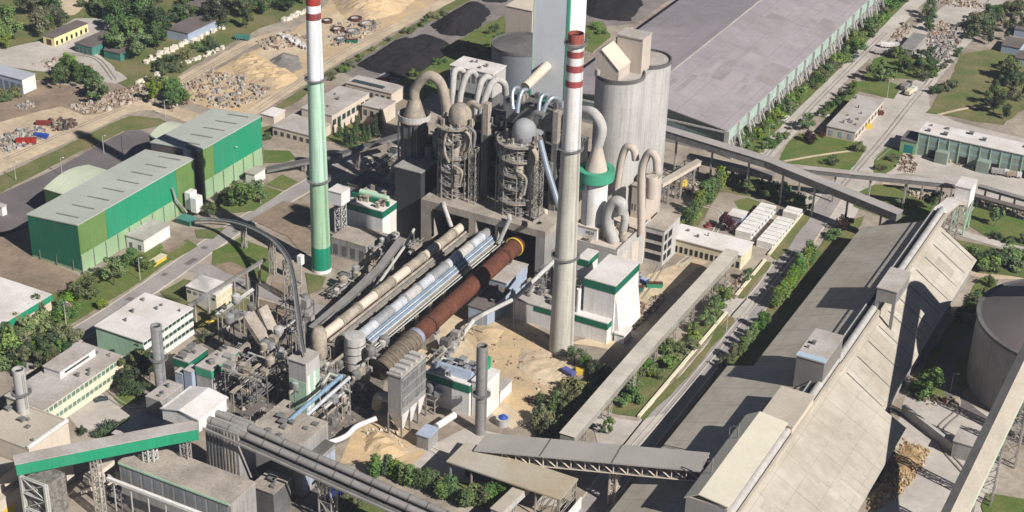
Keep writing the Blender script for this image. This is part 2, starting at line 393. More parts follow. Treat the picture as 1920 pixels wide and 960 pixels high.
sheet('sandy_ground', [(330,188),(400,135),(470,97),(540,66),(600,20),(640,-40),(900,-40),(735,52),(640,102),(575,146),(500,182),(455,214),(400,207)], .07, m_sand, .8)
sheet('sandy_ground', [(480,98),(560,62),(640,20),(660,60),(560,110),(500,130)], .11, m_sand2, .8)
strip('dirt_road', [(455,222),(580,143),(645,102),(735,55),(830,5),(900,-30)], 6.5, .13, m_sand2, jit=.3)
sheet('grass_ground', [(555,172),(640,118),(740,66),(842,6),(900,-25),(905,-12),(795,48),(705,92),(640,130),(560,190),(500,222),(470,226)], .12, m_grass, .8)
sheet('coal_yard_ground', [(635,132),(730,78),(850,12),(950,-30),(1300,-30),(1190,45),(1000,60),(860,78),(800,112),(745,150),(700,162)], .08, mat('coal_dusty_ground', (.25, .22, .21), .95, var=.35, scale=.07), .6)
sheet('grass_ground', [(735,158),(850,80),(945,28),(965,100),(850,130),(830,170),(775,195)], .10, m_lawn, .8)
sheet('grass_ground', [(1090,50),(1130,40),(1145,70),(1110,100),(1090,90)], .10, m_lawn, .5)
sheet('asphalt_lot', [(-30,380),(0,364),(100,319),(200,264),(235,246),(262,244),(300,258),(340,285),(200,400),(60,424),(-30,455)], .06, m_asph2)
sheet('grass_strip', [(-30,343),(0,330),(120,275),(200,235),(245,217),(300,222),(318,232),(262,243),(232,246),(150,285),(0,362),(-30,378)], .08, m_grass, .35)
sheet('bare_soil', [(-20,440),(60,424),(66,478),(150,517),(130,545),(90,550),(-20,512)], .06, m_soil, .5)
sheet('lawn', [(92,550),(130,536),(150,519),(200,500),(240,470),(300,455),(325,488),(84,640),(-30,706),(-30,600)], .05, m_lawn, .4)
road('left_road', [(20,700),(84,663),(205,590),(335,502),(400,455),(470,410),(545,366),(600,335),(680,290)], 7.5, .12, m_asph)
road('branch_road', [(352,500),(395,508),(450,533),(520,556),(585,578),(680,605)], 6.5, .14, m_asph, kerbs=False)
for nm, m, j, P in (('lawn', m_lawn, .3, [(283,480),(350,449),(372,462),(325,488)]), ('bare_soil', m_soil, .3, [(300,468),(335,450),(350,455),(318,476)]),
    ('lawn', m_lawn, .3, [(491,281),(543,283),(556,298),(530,306),(495,306)]), ('lawn', m_lawn, .3, [(395,383),(440,352),(482,345),(530,360),(478,396),(440,400)]),
    ('lawn', m_lawn, .2, [(500,346),(528,328),(558,341),(535,357)]), ('lawn', m_grass, .2, [(365,432),(425,426),(400,449),(370,447)]),
    ('lawn', m_lawn, .3, [(400,472),(450,446),(505,468),(512,500),(498,532),(440,510),(396,496)]), ('bare_soil', m_soil, .3, [(400,497),(432,492),(465,506),(460,524),(430,514)]),
    ('lawn', m_grass, .3, [(300,548),(345,524),(400,532),(472,556),(475,575),(425,600),(388,628),(352,603)]), ('bare_soil', m_soil, .2, [(487,562),(520,571),(537,588),(530,602),(505,594),(487,582)]),
    ('lawn', m_grass, .2, [(572,512),(612,520),(602,545),(580,552)]), ('bare_soil', m_soil, .3, [(510,528),(540,535),(549,555),(525,557),(505,545)]),
    ('bare_soil', m_soil, .3, [(470,412),(530,378),(600,385),(605,480),(565,475),(540,445)]), ('lawn', m_lawn, .2, [(213,748),(228,735),(258,737),(262,752),(230,763)]),
    ('grass_ground', m_grass, .3, [(480,262),(520,248),(600,262),(640,270),(690,270),(720,245),(690,235),(560,225),(490,240)])):
    zz_ = globals().get('zz_', .16)+.006; sheet(nm, P, zz_, m, j)
sheet('yard', [(110,760),(180,735),(260,760),(300,745),(280,790),(150,810)], .08, m_conc2, .4)
# right-hand side
sheet('grass_strip', [(1375,290),(1400,262),(1500,165),(1600,62),(1690,-30),(1735,-30),(1605,106),(1482,226),(1418,292)], .06, m_lawn, .6)
strip('dirt_road', [(1420,305),(1478,243),(1540,180),(1607,114),(1665,57),(1740,-20)], 8, .09, m_conc2, jit=.2)
sheet('yard', [(1655,186),(1690,165),(1735,140),(1745,205),(1790,228),(1930,262),(1930,420),(1800,345),(1700,325),(1650,330),(1600,410),(1500,385),(1560,340),(1600,300),(1580,262)], .05, m_conc2, .3)
strip('concrete_road', [(1530,410),(1600,332),(1650,265),(1700,200),(1742,148),(1790,92),(1850,25),(1890,-20)], 8, .09, m_conc2, jit=.2)
sheet('yard', [(1640,90),(1700,60),(1760,20),(1800,-10),(1860,-10),(1780,80),(1745,120),(1700,110)], .07, m_conc2, .4)
for nm, m, j, P in (('lawn', m_lawn, .4, [(1458,303),(1480,266),(1500,250),(1600,262),(1627,277),(1592,323),(1545,321)]), ('wild_grass', m_grass, .6, [(1737,212),(1782,150),(1800,102),(1860,92),(1940,100),(1940,190),(1882,234),(1830,228),(1765,216)]),
    ('grass_ground', m_lawn, .4, [(1530,216),(1560,190),(1600,160),(1612,170),(1556,226)]), ('grass_ground', m_lawn, .4, [(1615,148),(1640,110),(1690,96),(1740,110),(1752,130),(1735,151),(1690,147),(1640,152)]),
    ('grass_ground', m_lawn, .3, [(1600,153),(1660,150),(1690,162),(1676,186),(1655,182),(1600,168)]), ('lawn', m_lawn, .3, [(1638,302),(1665,275),(1697,280),(1682,312),(1660,328),(1638,330)]),
    ('lawn', m_lawn, .4, [(1598,368),(1640,346),(1700,350),(1762,380),(1732,412),(1690,420),(1640,402),(1600,388)]), ('lawn', m_lawn, .4, [(1812,420),(1830,388),(1940,418),(1940,468),(1850,444)]),
    ('wild_grass', m_grass, .5, [(1760,436),(1800,450),(1940,482),(1940,524),(1830,512),(1812,490)]), ('lawn', m_lawn, .5, [(1795,585),(1840,520),(1872,526),(1860,560),(1860,700),(1780,752),(1715,748),(1700,732),(1745,660)]),
    ('bare_soil', m_ground, .4, [(1312,425),(1345,362),(1430,356),(1455,380),(1385,432),(1340,430)]), ('lawn', m_lawn, .3, [(1375,378),(1400,372),(1428,380),(1410,398),(1385,392)]),
    ('grass_strip', m_grass, .3, [(1444,480),(1450,466),(1512,396),(1522,404),(1475,470),(1458,490)]), ('grass_strip', m_grass, .4, [(1380,556),(1432,490),(1446,492),(1440,505),(1392,562)]),
    ('wild_grass', m_grass, .5, [(1130,770),(1200,705),(1290,625),(1345,578),(1365,590),(1282,688),(1196,784),(1160,778)]), ('grass_strip', m_grass, .3, [(1370,592),(1377,602),(1290,708),(1207,790),(1200,783),(1290,690)]),
    ('planted_strip', m_grass, .5, [(1500,506),(1560,430),(1620,405),(1600,460),(1450,665),(1385,725),(1300,840),(1200,960),(1168,955),(1250,825),(1400,628)]), ('grass_ground', m_grass, .5, [(1275,430),(1290,395),(1350,335),(1400,325),(1510,372),(1500,392),(1440,376),(1350,360),(1310,425)]),
    ('wild_grass', m_grass, .5, [(1000,840),(1010,780),(1090,715),(1130,690),(1150,700),(1110,770),(1060,850)]), ('grass_ground', m_grass, .5, [(640,990),(642,930),(662,905),(720,930),(800,962),(840,990)]),
    ('grass_ground', m_grass, .5, [(690,885),(700,865),(780,880),(900,915),(950,925),(940,945),(820,925)]), ('lawn', m_lawn, .3, [(1840,950),(1850,925),(1940,940),(1940,1000),(1850,985)])):
    zy_ = globals().get('zy_', .13)+.006; sheet(nm, P, zy_, m, j)
m_gshade = mat('shaded_dark_ground', (.13, .115, .10), .95, var=.5, scale=.15, col2=(.24, .21, .18), bump=.5, fine=.8)  # dark colour paints in the shade of the structures above this ground
sheet('pale_dust_ground', [(1068,645),(1140,655),(1200,600),(1262,540),(1330,490),(1300,485),(1215,515),(1190,570),(1150,625)], .1, m_sand2, .6)
sheet('process_shade', [(400,620),(470,585),(560,600),(600,600),(745,475),(800,440),(900,400),(985,470),(930,520),(780,640),(720,720),(700,790),(600,860),(500,900),(430,850),(380,790),(300,760),(330,700)], .12, m_gshade, .8)
sheet('process_shade', [(500,900),(600,860),(640,900),(560,1000),(200,1000),(180,900),(300,850)], .12, m_gshade, .6)
strip('footpath', [(1470,303),(1540,291),(1628,279)], 1.6, .16, m_sand2)
strip('footpath', [(1758,216),(1810,204),(1862,199)], 1.8, .16, m_sand2)
strip('footpath', [(1662,343),(1652,362),(1640,380)], 3, .16, m_sand2)
strip('footpath', [(1765,425),(1830,446),(1940,476)], 5, .16, m_conc2)
strip('footpath', [(1812,508),(1850,518),(1940,518)], 4.5, .17, m_sand2)
road('main_road', [(1560,368),(1490,472),(1443,540),(1390,602),(1337,665),(1290,722),(1235,790),(1180,860),(1120,940),(1050,1050)], 8.2, .11, m_asph)
sheet('apron', [(1488,385),(1505,360),(1600,395),(1580,425),(1540,415)], .10, m_conc2)
sheet('apron', [(1105,775),(1195,790),(1250,775),(1215,835),(1120,835)], .15, m_conc2, .2)
sheet('apron', [(1350,560),(1420,560),(1400,600),(1352,592)], .15, m_conc2, .2)
sheet('silo_yard', [(1700,735),(1725,725),(1800,752),(1890,790),(1860,960),(1640,990),(1660,860)], .04, m_conc2, .4)
sheet('excavated_sand', [(740,690),(780,640),(862,572),(960,556),(1042,652),(1078,690),(1052,765),(960,805),(850,720)], .06, m_sand2, .8)
sheet('excavated_sand', [(870,620),(950,600),(1040,680),(1060,740),(980,780),(930,740),(900,680)], .09, m_sand, .8)
sheet('sandy_ground', [(635,870),(660,800),(700,775),(770,800),(800,850),(760,882),(690,870)], .07, m_sand, .6)
sheet('yard', [(760,860),(880,800),(1010,830),(1050,950),(900,930),(790,895)], .05, m_conc2, .3)
for i, (a, c) in enumerate((((1435, 489), (1380, 556)), ((1362, 588), (1197, 784)), ((1512, 392), (1441, 480)))):
    p, q = G(*a), G(*c); mb = MB(); mb.beam((p.x, p.y, 0), (q.x, q.y, 0), .9, .9)
    o = rebase(mb.obj('low_wall', m_pyell), (p.x, p.y, 0))
    tag(o, ['pale low concrete wall along the main road behind the cream long shed', 'longest pale low concrete wall between the main road and the inclined gallery', 'pale low concrete wall beside the white container row'][i], 'low wall')
# round drive by the big silo
c0 = (-47, 477)
mb = MB(); mb.ring(c0[0], c0[1], 33, 38.5, -.1, .2, 64); o = mb.obj('ring_road', m_asph2); o['kind'] = 'structure'
# ================================================================== TREES
def crown_mesh(kind, seed):
    rnd = random.Random(seed); vs = []; fs = []
    blobs = []
    if kind == 'tall':        # columnar, height 1, crown from .12
        for i in range(9): z = .18+.085*i; blobs.append((rnd.uniform(-.05, .05), rnd.uniform(-.05, .05), z, .17*(1-.55*abs(z-.45))))
    elif kind == 'cone':
        for i in range(10): z = .1+.085*i; blobs.append((rnd.uniform(-.03, .03), rnd.uniform(-.03, .03), z, .21*(1.02-z)+.02))
    elif kind == 'bush':
        for i in range(9): a = rnd.uniform(0, 6.28); q = rnd.uniform(0, .42); blobs.append((q*1.15*math.cos(a), q*1.15*math.sin(a), rnd.uniform(.15, .66), rnd.uniform(.13, .27)))
    else:
        for i in range(12): a = rnd.uniform(0, 6.28); q = rnd.uniform(.02, .4); z = rnd.uniform(.3, .86); q *= 1.2-abs(z-.5)*1.2; blobs.append((q*math.cos(a), q*math.sin(a), z, rnd.uniform(.08, .19)))
    tot = {'tall': 900, 'cone': 800, 'bush': 1200, 'round': 1700}[kind]; ls = {'tall': .034, 'cone': .032, 'bush': .05, 'round': .034}[kind]
    for i in range(tot):
        b = rnd.choice(blobs); d = Vector((rnd.gauss(0, 1), rnd.gauss(0, 1), rnd.gauss(0, 1))).normalized(); rr = b[3]*rnd.uniform(.55, 1.12)
        p = Vector(b[:3])+d*rr
        n = (d+Vector((rnd.uniform(-.8, .8), rnd.uniform(-.8, .8), rnd.uniform(-.3, 1.)))).normalized()
        a = n.cross(Vector((rnd.random(), rnd.random(), rnd.random()))).normalized(); c = n.cross(a); s = ls*rnd.uniform(.5, 1.25)
        o = len(vs); vs += [tuple(p+a*s), tuple(p+c*s*.8), tuple(p-a*s*.9), tuple(p-c*s)]; fs.append((o, o+1, o+2, o+3))
    me = bpy.data.meshes.new('crown'); me.from_pydata(vs, [], fs); return me
def trunk_mesh(kind, seed):
    rnd = random.Random(seed); mb = MB()
    top = {'tall': .8, 'cone': .9, 'bush': .4, 'round': .6}[kind]; r = .022
    mb.tube([(0, 0, -.02), (.01, 0, top*.4), (0, .01, top)], [r, r*.8, r*.3], 6)
    for i in range({'tall': 5, 'cone': 5, 'bush': 5, 'round': 7}[kind]):
        a = rnd.uniform(0, 6.28); z = top*rnd.uniform(.3, .8); q = .1 if kind in ('tall', 'cone') else .26
        mb.tube([(0, 0, z), (q*.5*math.cos(a), q*.5*math.sin(a), z+.09), (q*math.cos(a), q*math.sin(a), z+.2)], [r*.5, r*.35, r*.12], 4)
    me = bpy.data.meshes.new('trunk'); me.from_pydata(mb.v, [], mb.f); me.materials.append(m_trunk); return me
CR = {}; TK = {}
def tree(p, h, leaf, kind, label, group=None, wide=1., world=False):
    rnd = random.Random(int(p[0]*31+p[1]*17)); v = rnd.randrange(5)
    if (kind, leaf, v) not in CR:
        me = crown_mesh(kind, v*7+leaf); me.materials.append(m_leaf[leaf]); CR[(kind, leaf, v)] = me
    if (kind, v) not in TK: TK[(kind, v)] = trunk_mesh(kind, v)
    g = Vector((p[0], p[1], 0)) if world else G(*p)
    nm = {'tall': 'slender_tree', 'cone': 'conifer_tree', 'bush': 'shrub', 'round': 'broadleaf_tree'}[kind]
    t = thing(nm, label, 'shrub' if kind == 'bush' else 'tree', g, group); t.rotation_euler = (0, 0, rnd.uniform(0, 6.28))
    w_ = h*wide*rnd.uniform(.75, 1.25); t.scale = (w_, w_, h*rnd.uniform(.88, 1.12))
    c = bpy.data.objects.new('crown', CR[(kind, leaf, v)]); C.objects.link(c); c.parent = t
    k = bpy.data.objects.new('trunk', TK[(kind, v)]); C.objects.link(k); k.parent = t
def row(a, c, n, h, leaf, kind, label, group, jit=2., wide=1.):
    jit *= 1.5
    rnd = random.Random(int(a[0]+a[1])); lf = leaf if isinstance(leaf, tuple) else (leaf,)
    for i in range(n):
        t = i/(n-1) if n > 1 else .5
        tree((a[0]+(c[0]-a[0])*t+rnd.uniform(-jit, jit), a[1]+(c[1]-a[1])*t+rnd.uniform(-jit, jit)*.6), h*rnd.uniform(.75, 1.2), rnd.choice(lf), kind, label, group, wide)
def grove(poly, n, h, leaf, kind, label, group, wide=1.):
    rnd = random.Random(int(poly[0][0]*3+poly[0][1])); lf = leaf if isinstance(leaf, tuple) else (leaf,)
    for x, y in scatter(poly, n, rnd): tree((x, y), h*rnd.uniform(.65, 1.25), rnd.choice(lf), kind, label, group, wide)
g_ = grove; r_ = row
g_([(330,-5),(590,-5),(560,22),(470,55),(400,60),(330,40)], 44, 11, (0, 2, 3), 'round', 'dense woodland tree at the top edge behind the sandy scrap yard', 'woodland at the top left')
g_([(215,40),(300,5),(330,20),(345,60),(290,95),(250,118),(225,110),(210,80)], 20, 15, (0, 0, 2), 'round', 'tall green tree in the clump between the dark low sheds', 'trees between the dark sheds')
g_([(35,62),(60,20),(115,8),(122,50),(90,72)], 12, 13, (2, 0, 3), 'round', 'dark green tree in the clump behind the yellow walled shed', 'trees behind the yellow walled shed')
g_([(-10,60),(20,40),(25,90),(-5,95)], 5, 13, (0, 1), 'round', 'bright green tree at the left edge of the upper yard', 'trees at the upper left edge')
g_([(140,25),(180,8),(190,28),(150,34)], 5, 7, 0, 'bush', 'shrub behind the green and yellow shed', 'shrubs behind the green and yellow shed', 1.2)
g_([(100,168),(105,150),(140,138),(195,160),(208,185),(190,196),(140,185)], 12, 11, (0, 1, 0), 'round', 'leafy tree in the oval clump below the concrete yard', 'oval clump below the concrete yard')
g_([(283,198),(300,180),(340,190),(375,185),(385,205),(365,220),(330,212)], 8, 10, (0, 1), 'round', 'round green tree behind the tall green hall', 'trees behind the tall green hall')
g_([(270,140),(330,105),(400,75),(420,85),(350,125),(290,160)], 16, 5, (0, 3, 2), 'bush', 'low shrub among the rows of stone blocks', 'shrubs among the stone blocks', 1.2)
g_([(-10,180),(30,175),(60,160),(65,172),(20,195),(-10,200)], 8, 5, (0, 3), 'bush', 'shrub beside the blue and white shed', 'shrubs beside the blue and white shed', 1.1)
for p, h, lf, k, lb in (((168, 160), 10, 3, 'round', ''), ):
    pass
one = [((214, 535), 12, 1, 'round', 'big bright green tree in front of the low green hall', 1.15), ((165, 562), 9, 1, 'round', 'smaller bright tree to the left of the big tree by the green hall', 1.1),
    ((248, 500), 8, 0, 'round', 'tree beside the white shed of the green hall', 1.1), ((455, 388), 11, 1, 'round', 'wide green tree on the lawn before the tall green hall', 1.25), ((480, 380), 10, 0, 'round', 'green tree right beside the wide one on the lawn', 1.2),
    ((428, 388), 8, 0, 'round', 'tree left of the wide tree on the lawn', 1.2), ((401, 410), 7, 1, 'round', 'small bright tree next to the foot of the curved conveyor', 1.1), ((270, 505), 6, 0, 'bush', 'shrub by the yellow bench of the left road', 1.2),
    ((1645, 152), 11, 0, 'round', 'big tree at the corner of the concrete roads', 1.3), ((1515, 245), 9, 0, 'round', 'round green tree next to the purple leaved tree', 1.2), ((1524, 266), 7.5, 4, 'bush', 'dark purple leaved tree by the flat roofed workshop', 1.1),
    ((1366, 432), 8, 4, 'bush', 'dark purple leaved tree beside the white containers', 1.0), ((1582, 432), 7, 4, 'bush', 'reddish purple shrub by the main road bend', 1.0), ((1563, 445), 6, 0, 'bush', 'green shrub beside the reddish shrub at the road bend', 1.3),
    ((1740, 745), 11, 1, 'round', 'bright green tree between the storage hall and the big silo', 1.1), ((1718, 742), 7, 0, 'bush', 'shrub at the foot of the storage hall near the silo', 1.2), ((1865, 425), 9, 1, 'round', 'tree on the lawn right of the transfer tower', 1.0),
    ((1745, 392), 9, 2, 'round', 'dark tree under the gallery before the transfer tower', 1.1), ((1700, 388), 5, 0, 'bush', 'shrub under the gallery left of the dark tree', 1.3), ((1735, 150), 5, 3, 'bush', 'shrub at the tip of the planted island', 1.2),
    ((1141, 815), 6, 0, 'round', 'lone small tree right of the inclined gallery', 1.1), ((1605, 100), 8, 0, 'round', 'tree beside the hall at its upper road', 1.2), ((1560, 310), 4.5, 2, 'bush', 'round dark shrub at the edge of the lawn', 1.3), ((1608, 285), 5, 3, 'bush', 'olive shrub at the end of the footpath', 1.2),
    ((1402, 530), 6, 0, 'round', 'small tree at the end of the cream long shed', 1.0), ((1480, 160), 4, 0, 'bush', 'shrub against the side of the great hall', 1.2), ((700, 215), 5, 1, 'bush', 'bright shrub between the coal yard and the white tubes', 1.2),
    ((500, 262), 4.5, 0, 'bush', 'shrub by the beige low building', 1.1), ((385, 640), 5, 3, 'bush', 'shrub in the steam behind the white office', 1.2), ((1900, 505), 7, 0, 'bush', 'shrub above the big silo', 1.5)]
for p, h, lf, k, lb, wd in one: tree(p, h, lf, k, lb, None, wd)
g_([(-10,650),(0,600),(60,585),(95,590),(90,640),(30,690),(-10,700)], 26, 7.5, (0, 3, 1), 'bush', 'bush in the thicket beside the low green roofed hall', 'thicket at the left edge', 1.2)
g_([(95,580),(150,540),(200,550),(210,580),(150,600),(100,630)], 7, 5, (1, 0), 'bush', 'bush on the grass bank above the left road', 'bushes on the bank of the left road', 1.1)
g_([(20,690),(60,660),(140,650),(120,690),(60,705),(30,715)], 14, 8, (0, 2, 3), 'round', 'tree between the left road and the long office', 'trees behind the long office')
g_([(225,745),(235,690),(262,660),(285,680),(280,750),(255,760)], 14, 9, (2, 3, 2), 'round', 'dark tree in the courtyard between office and stack', 'courtyard trees beside the office')
g_([(140,812),(170,800),(230,800),(240,815),(180,825)], 6, 5, 2, 'bush', 'dark shrub below the courtyard road', 'dark shrubs below the courtyard')
g_([(625,270),(640,235),(690,235),(735,215),(735,240),(690,285)], 13, 10, 2, 'cone', 'dark conifer beside the flat roofed annex', 'conifers beside the annex', .9)
r_((1519, 488), (1452, 578), 15, 7.5, (1, 0), 'tall', 'slender green tree in the row beside the dark slope of the storage hall', 'roadside row beside the storage hall', 1.5, 1.5)
r_((1434, 610), (1390, 660), 6, 6.5, (1, 0), 'tall', 'slender green tree in the short row south of the junction', 'short roadside row south of the junction', 2, 1.4)
r_((1384, 668), (1350, 690), 6, 5, 3, 'tall', 'thin half bare young tree at the end of the roadside row', 'half bare young trees by the road', 2, 1.)
r_((1285, 425), (1350, 350), 13, 9, (0, 1), 'tall', 'tall green tree in the hedge above the yard', 'hedge between yard and container lot', 3, 1.3)
r_((1355, 345), (1505, 392), 20, 7.5, (0, 2), 'round', 'dark green tree in the row under the long gallery', 'row under the long gallery', 4, 1.)
r_((1275, 432), (1300, 410), 4, 6, 1, 'bush', 'bush at the low end of the hedge', 'bushes at the end of the hedge', 3, 1.1)
r_((1353, 580), (1322, 606), 5, 7, (0, 1), 'round', 'tree between the inclined gallery and the junction', 'trees by the junction', 2, 1.)
g_([(1150,765),(1170,725),(1250,650),(1310,610),(1320,625),(1290,660),(1200,745),(1170,772)], 34, 4.6, (0, 3, 1), 'bush', 'bush on the slope between inclined gallery and low wall', 'bushes along the inclined gallery', 1.1)
for q in ((1077, 683), (1100, 694), (1112, 703), (1128, 712), (1140, 722), (1122, 735), (1093, 690)): tree(q, 6, 2 if q[0] > 1100 else 0, 'round', 'small dark tree right of the foot of the concrete chimney', 'small trees at the concrete chimney', 1.1)
g_([(1000,815),(1012,775),(1050,745),(1095,735),(1110,750),(1080,790),(1050,825)], 20, 6.5, (3, 0, 3), 'bush', 'olive bush beside the excavated sand', 'bushes beside the excavated sand', 1.)
for q in ((250, 692), (340, 695), (405, 705), (460, 745), (525, 765), (590, 790), (670, 785), (755, 862), (842, 865), (920, 925), (990, 905), (1070, 925), (1115, 918), (1195, 880), (800, 850), (640, 800)): tree((640+q[0]/4, 720+q[1]/4), 7.2, 0 if q[0] % 3 else 1, 'tall', 'trimmed green tree in the row between twin tubes and canopy', 'row between twin tubes and canopy', 1.5)
g_([(640,965),(645,925),(680,925),(690,965)], 7, 4, (3, 0), 'bush', 'bush below the twin tubes', 'bushes below the twin tubes', 1.1)
r_((1392, 278), (1600, 92), 36, 5.5, (0, 1, 3), 'bush', 'bush on the bank along the long side of the great hall', 'bank along the great hall', 5, 1.2)
r_((1600, 88), (1700, -8), 14, 6.5, (0, 1), 'bush', 'bush on the upper bank beside the great hall', 'upper bank of the great hall', 6, 1.2)
r_((1420, 292), (1470, 262), 5, 5, (1, 0), 'bush', 'bush between great hall road and lawn', 'bushes by the lawn', 3, 1.)
r_((1540, 215), (1600, 168), 8, 4, (0, 2), 'bush', 'bush behind the flat roofed workshop', 'bushes behind the workshop', 2, 1.1)
g_([(1665,145),(1680,105),(1735,105),(1752,130),(1730,150)], 12, 6.5, (0, 2, 1), 'round', 'tree on the planted island inside the road loop', 'island trees inside the road loop')
g_([(1720,40),(1740,20),(1760,35),(1745,65)], 5, 8, 0, 'round', 'tree beside the grey scrap yard shed', 'trees beside the scrap yard shed')
g_([(1805,85),(1830,55),(1870,20),(1925,0),(1925,60),(1880,90),(1830,98)], 26, 8.5, (0, 2, 3), 'round', 'tree in the wood at the upper right', 'wood at the upper right')
g_([(1850,215),(1860,170),(1880,130),(1925,110),(1925,190),(1890,230)], 16, 9.5, (2, 3, 0), 'round', 'dark tree on the meadow at the right edge', 'trees on the meadow at the right edge')
g_([(1745,185),(1760,165),(1790,155),(1795,175),(1760,188)], 6, 5, (2, 3), 'bush', 'dark bush at the corner of the meadow', 'bushes at the corner of the meadow', 1.2)
r_((1735, 150), (1800, 100), 7, 3.5, (3, 0), 'bush', 'low bush along the meadow road', 'low bushes along the meadow road', 3, 1.2)
g_([(1810,510),(1830,470),(1920,485),(1925,515),(1850,512)], 16, 6, (0, 1, 2), 'bush', 'bush above the footpath to the big silo', 'bushes above the silo footpath', 1.3)
g_([(1790,630),(1810,580),(1845,535),(1870,530),(1835,580),(1815,620)], 12, 4.5, (1, 3, 0), 'bush', 'bush on the bank between hall and silo', 'bank between hall and silo', 1.3)
g_([(1860,445),(1920,455),(1925,475),(1850,450)], 5, 4, (0, 2), 'bush', 'bush on the lawn near the right edge', 'bushes near the right edge', 1.2)
g_([(1655,330),(1640,318),(1660,300),(1680,300)], 4, 4, 3, 'bush', 'greyish bush beside the concrete road', 'greyish bushes beside the concrete road', 1.2)
g_([(745,160),(840,95),(930,50),(950,90),(850,125),(800,175)], 18, 4, (1, 0), 'bush', 'bright bush between coal yard and silos', 'bushes between coal yard and silos', 1.2)
g_([(560,180),(640,125),(740,72),(830,20),(835,30),(720,88),(600,170)], 34, 3.4, (0, 1, 3), 'bush', 'bush on the verge between dirt road and coal yard', 'verge between dirt road and coal yard', 1.2)
g_([(655,275),(690,265),(700,290),(660,300)], 3, 4, 0, 'bush', 'bush behind the green chimney', 'bushes behind the green chimney', 1.2)
g_([(1095,90),(1100,55),(1130,50),(1140,75)], 5, 4, 1, 'bush', 'bush behind the white stair tower', 'bushes behind the white tower', 1.2)
# ================================================================== LEFT GREEN HALLS
gH = 19.3
pL = G(61, 402, 17.5); pN = G(146, 419, gH)
gx1 = G(155, 512).x; gy0 = G(155, 512).y; gx0 = G(65, 480).x; gym = E(362, 290, gx1).y; gy1 = E(487, 225, gx1).y
def green_hall(name, label, y0, y1, x0, x1, h1, h0, split, endm):
    t = thing(name, label, 'hall', ((x0+x1)/2, (y0+y1)/2, 0))
    zf = lambda x, y: h1 if x > (x0+x1)/2 else h0
    MB().prism([(x0, y0), (x1, y0), (x1, y1), (x0, y1)], -.3, lambda x, y: zf(x, y)-.4).obj('wall', m_pgreen, t)
    o = .35; MB().hexa([(x0-o, y0-o, h0-.4), (x1+o, y0-o, h1-.4), (x1+o, y1+o, h1-.4), (x0-o, y1+o, h0-.4)], [(x0-o, y0-o, h0), (x1+o, y0-o, h1), (x1+o, y1+o, h1), (x0-o, y1+o, h0)]).obj('roof', m_groof, t)
    e = MB(); e.hexa([(x0, y0-.1, 1.2), (x1, y0-.1, 1.2), (x1, y0-.003, 1.2), (x0, y0-.003, 1.2)], [(x0, y0-.1, h0-.42), (x1, y0-.1, h1-.42), (x1, y0-.003, h1-.42), (x0, y0-.003, h0-.42)]); e.obj('end_cladding', endm, t)
    for a, c, m, zb in split: MB().box(x1+.003, x1+.12, y0+(y1-y0)*a, y0+(y1-y0)*c, h1*zb, h1-.42).obj('cladding', m, t)
    n = int((y1-y0)/6)
    for i in range(n+1): yy = y0+(y1-y0)*i/n; MB().box(x1+.003, x1+.3, yy-.12, yy+.12, 0, h1*.36).obj('post', m_grst, t)
    for i in range(3): xx = x0+(x1-x0)*(i+.5)/3; MB().box(xx-.12, xx+.12, y0-.3, y0-.1, 0, 4).obj('post', m_grst, t)
    n = int((y1-y0)/7.2)
    for i in range(n):
        yy = y0+(y1-y0)*(i+.55)/n; xa = x0+(x1-x0)*.42; xb = x0+(x1-x0)*.86; sl_ = lambda x: h0+(h1-h0)*(x-x0)/(x1-x0)
        MB().hexa([(xa, yy-.28, sl_(xa)), (xb, yy-.28, sl_(xb)), (xb, yy+.28, sl_(xb)), (xa, yy+.28, sl_(xa))], [(xa, yy-.28, sl_(xa)+.25), (xb, yy-.28, sl_(xb)+.25), (xb, yy+.28, sl_(xb)+.25), (xa, yy+.28, sl_(xa)+.25)]).obj('ridge_vent', m_tube, t)
    return t
m_groof = mat('hall_grey_roof', (.43, .455, .41), .8, var=.12, scale=.05, seam=[('Y', 7.2, .12, .3)])
low = green_hall('green_hall', 'long low green hall with olive and bright green front nearest the left edge', gy0, gym, gx0, gx1, gH, 17.3, [(0, .22, m_olive, .37), (.222, .83, m_green, .37), (.832, 1, m_olive, 0.)], m_dgreen)
t2 = green_hall('green_hall', 'taller far green hall adjoining the long one, white lamp mast before it', gym+3.5, gy1, gx0, gx1+.6, gH+2.2, 19.3, [(0, .2, m_olive, .37), (.202, 1, m_green, .37)], m_darkroof)
t = thing('stair_shaft', 'narrow dark blue shaft in the gap between the two green halls', 'shaft', (gx1-2, gym+1.75, 0)); MB().box(gx1-5, gx1-1, gym+.35, gym+3.1, 0, gH+3).obj('wall', mat('dark_blue_sheet', (.03, .045, .09), .5), t)
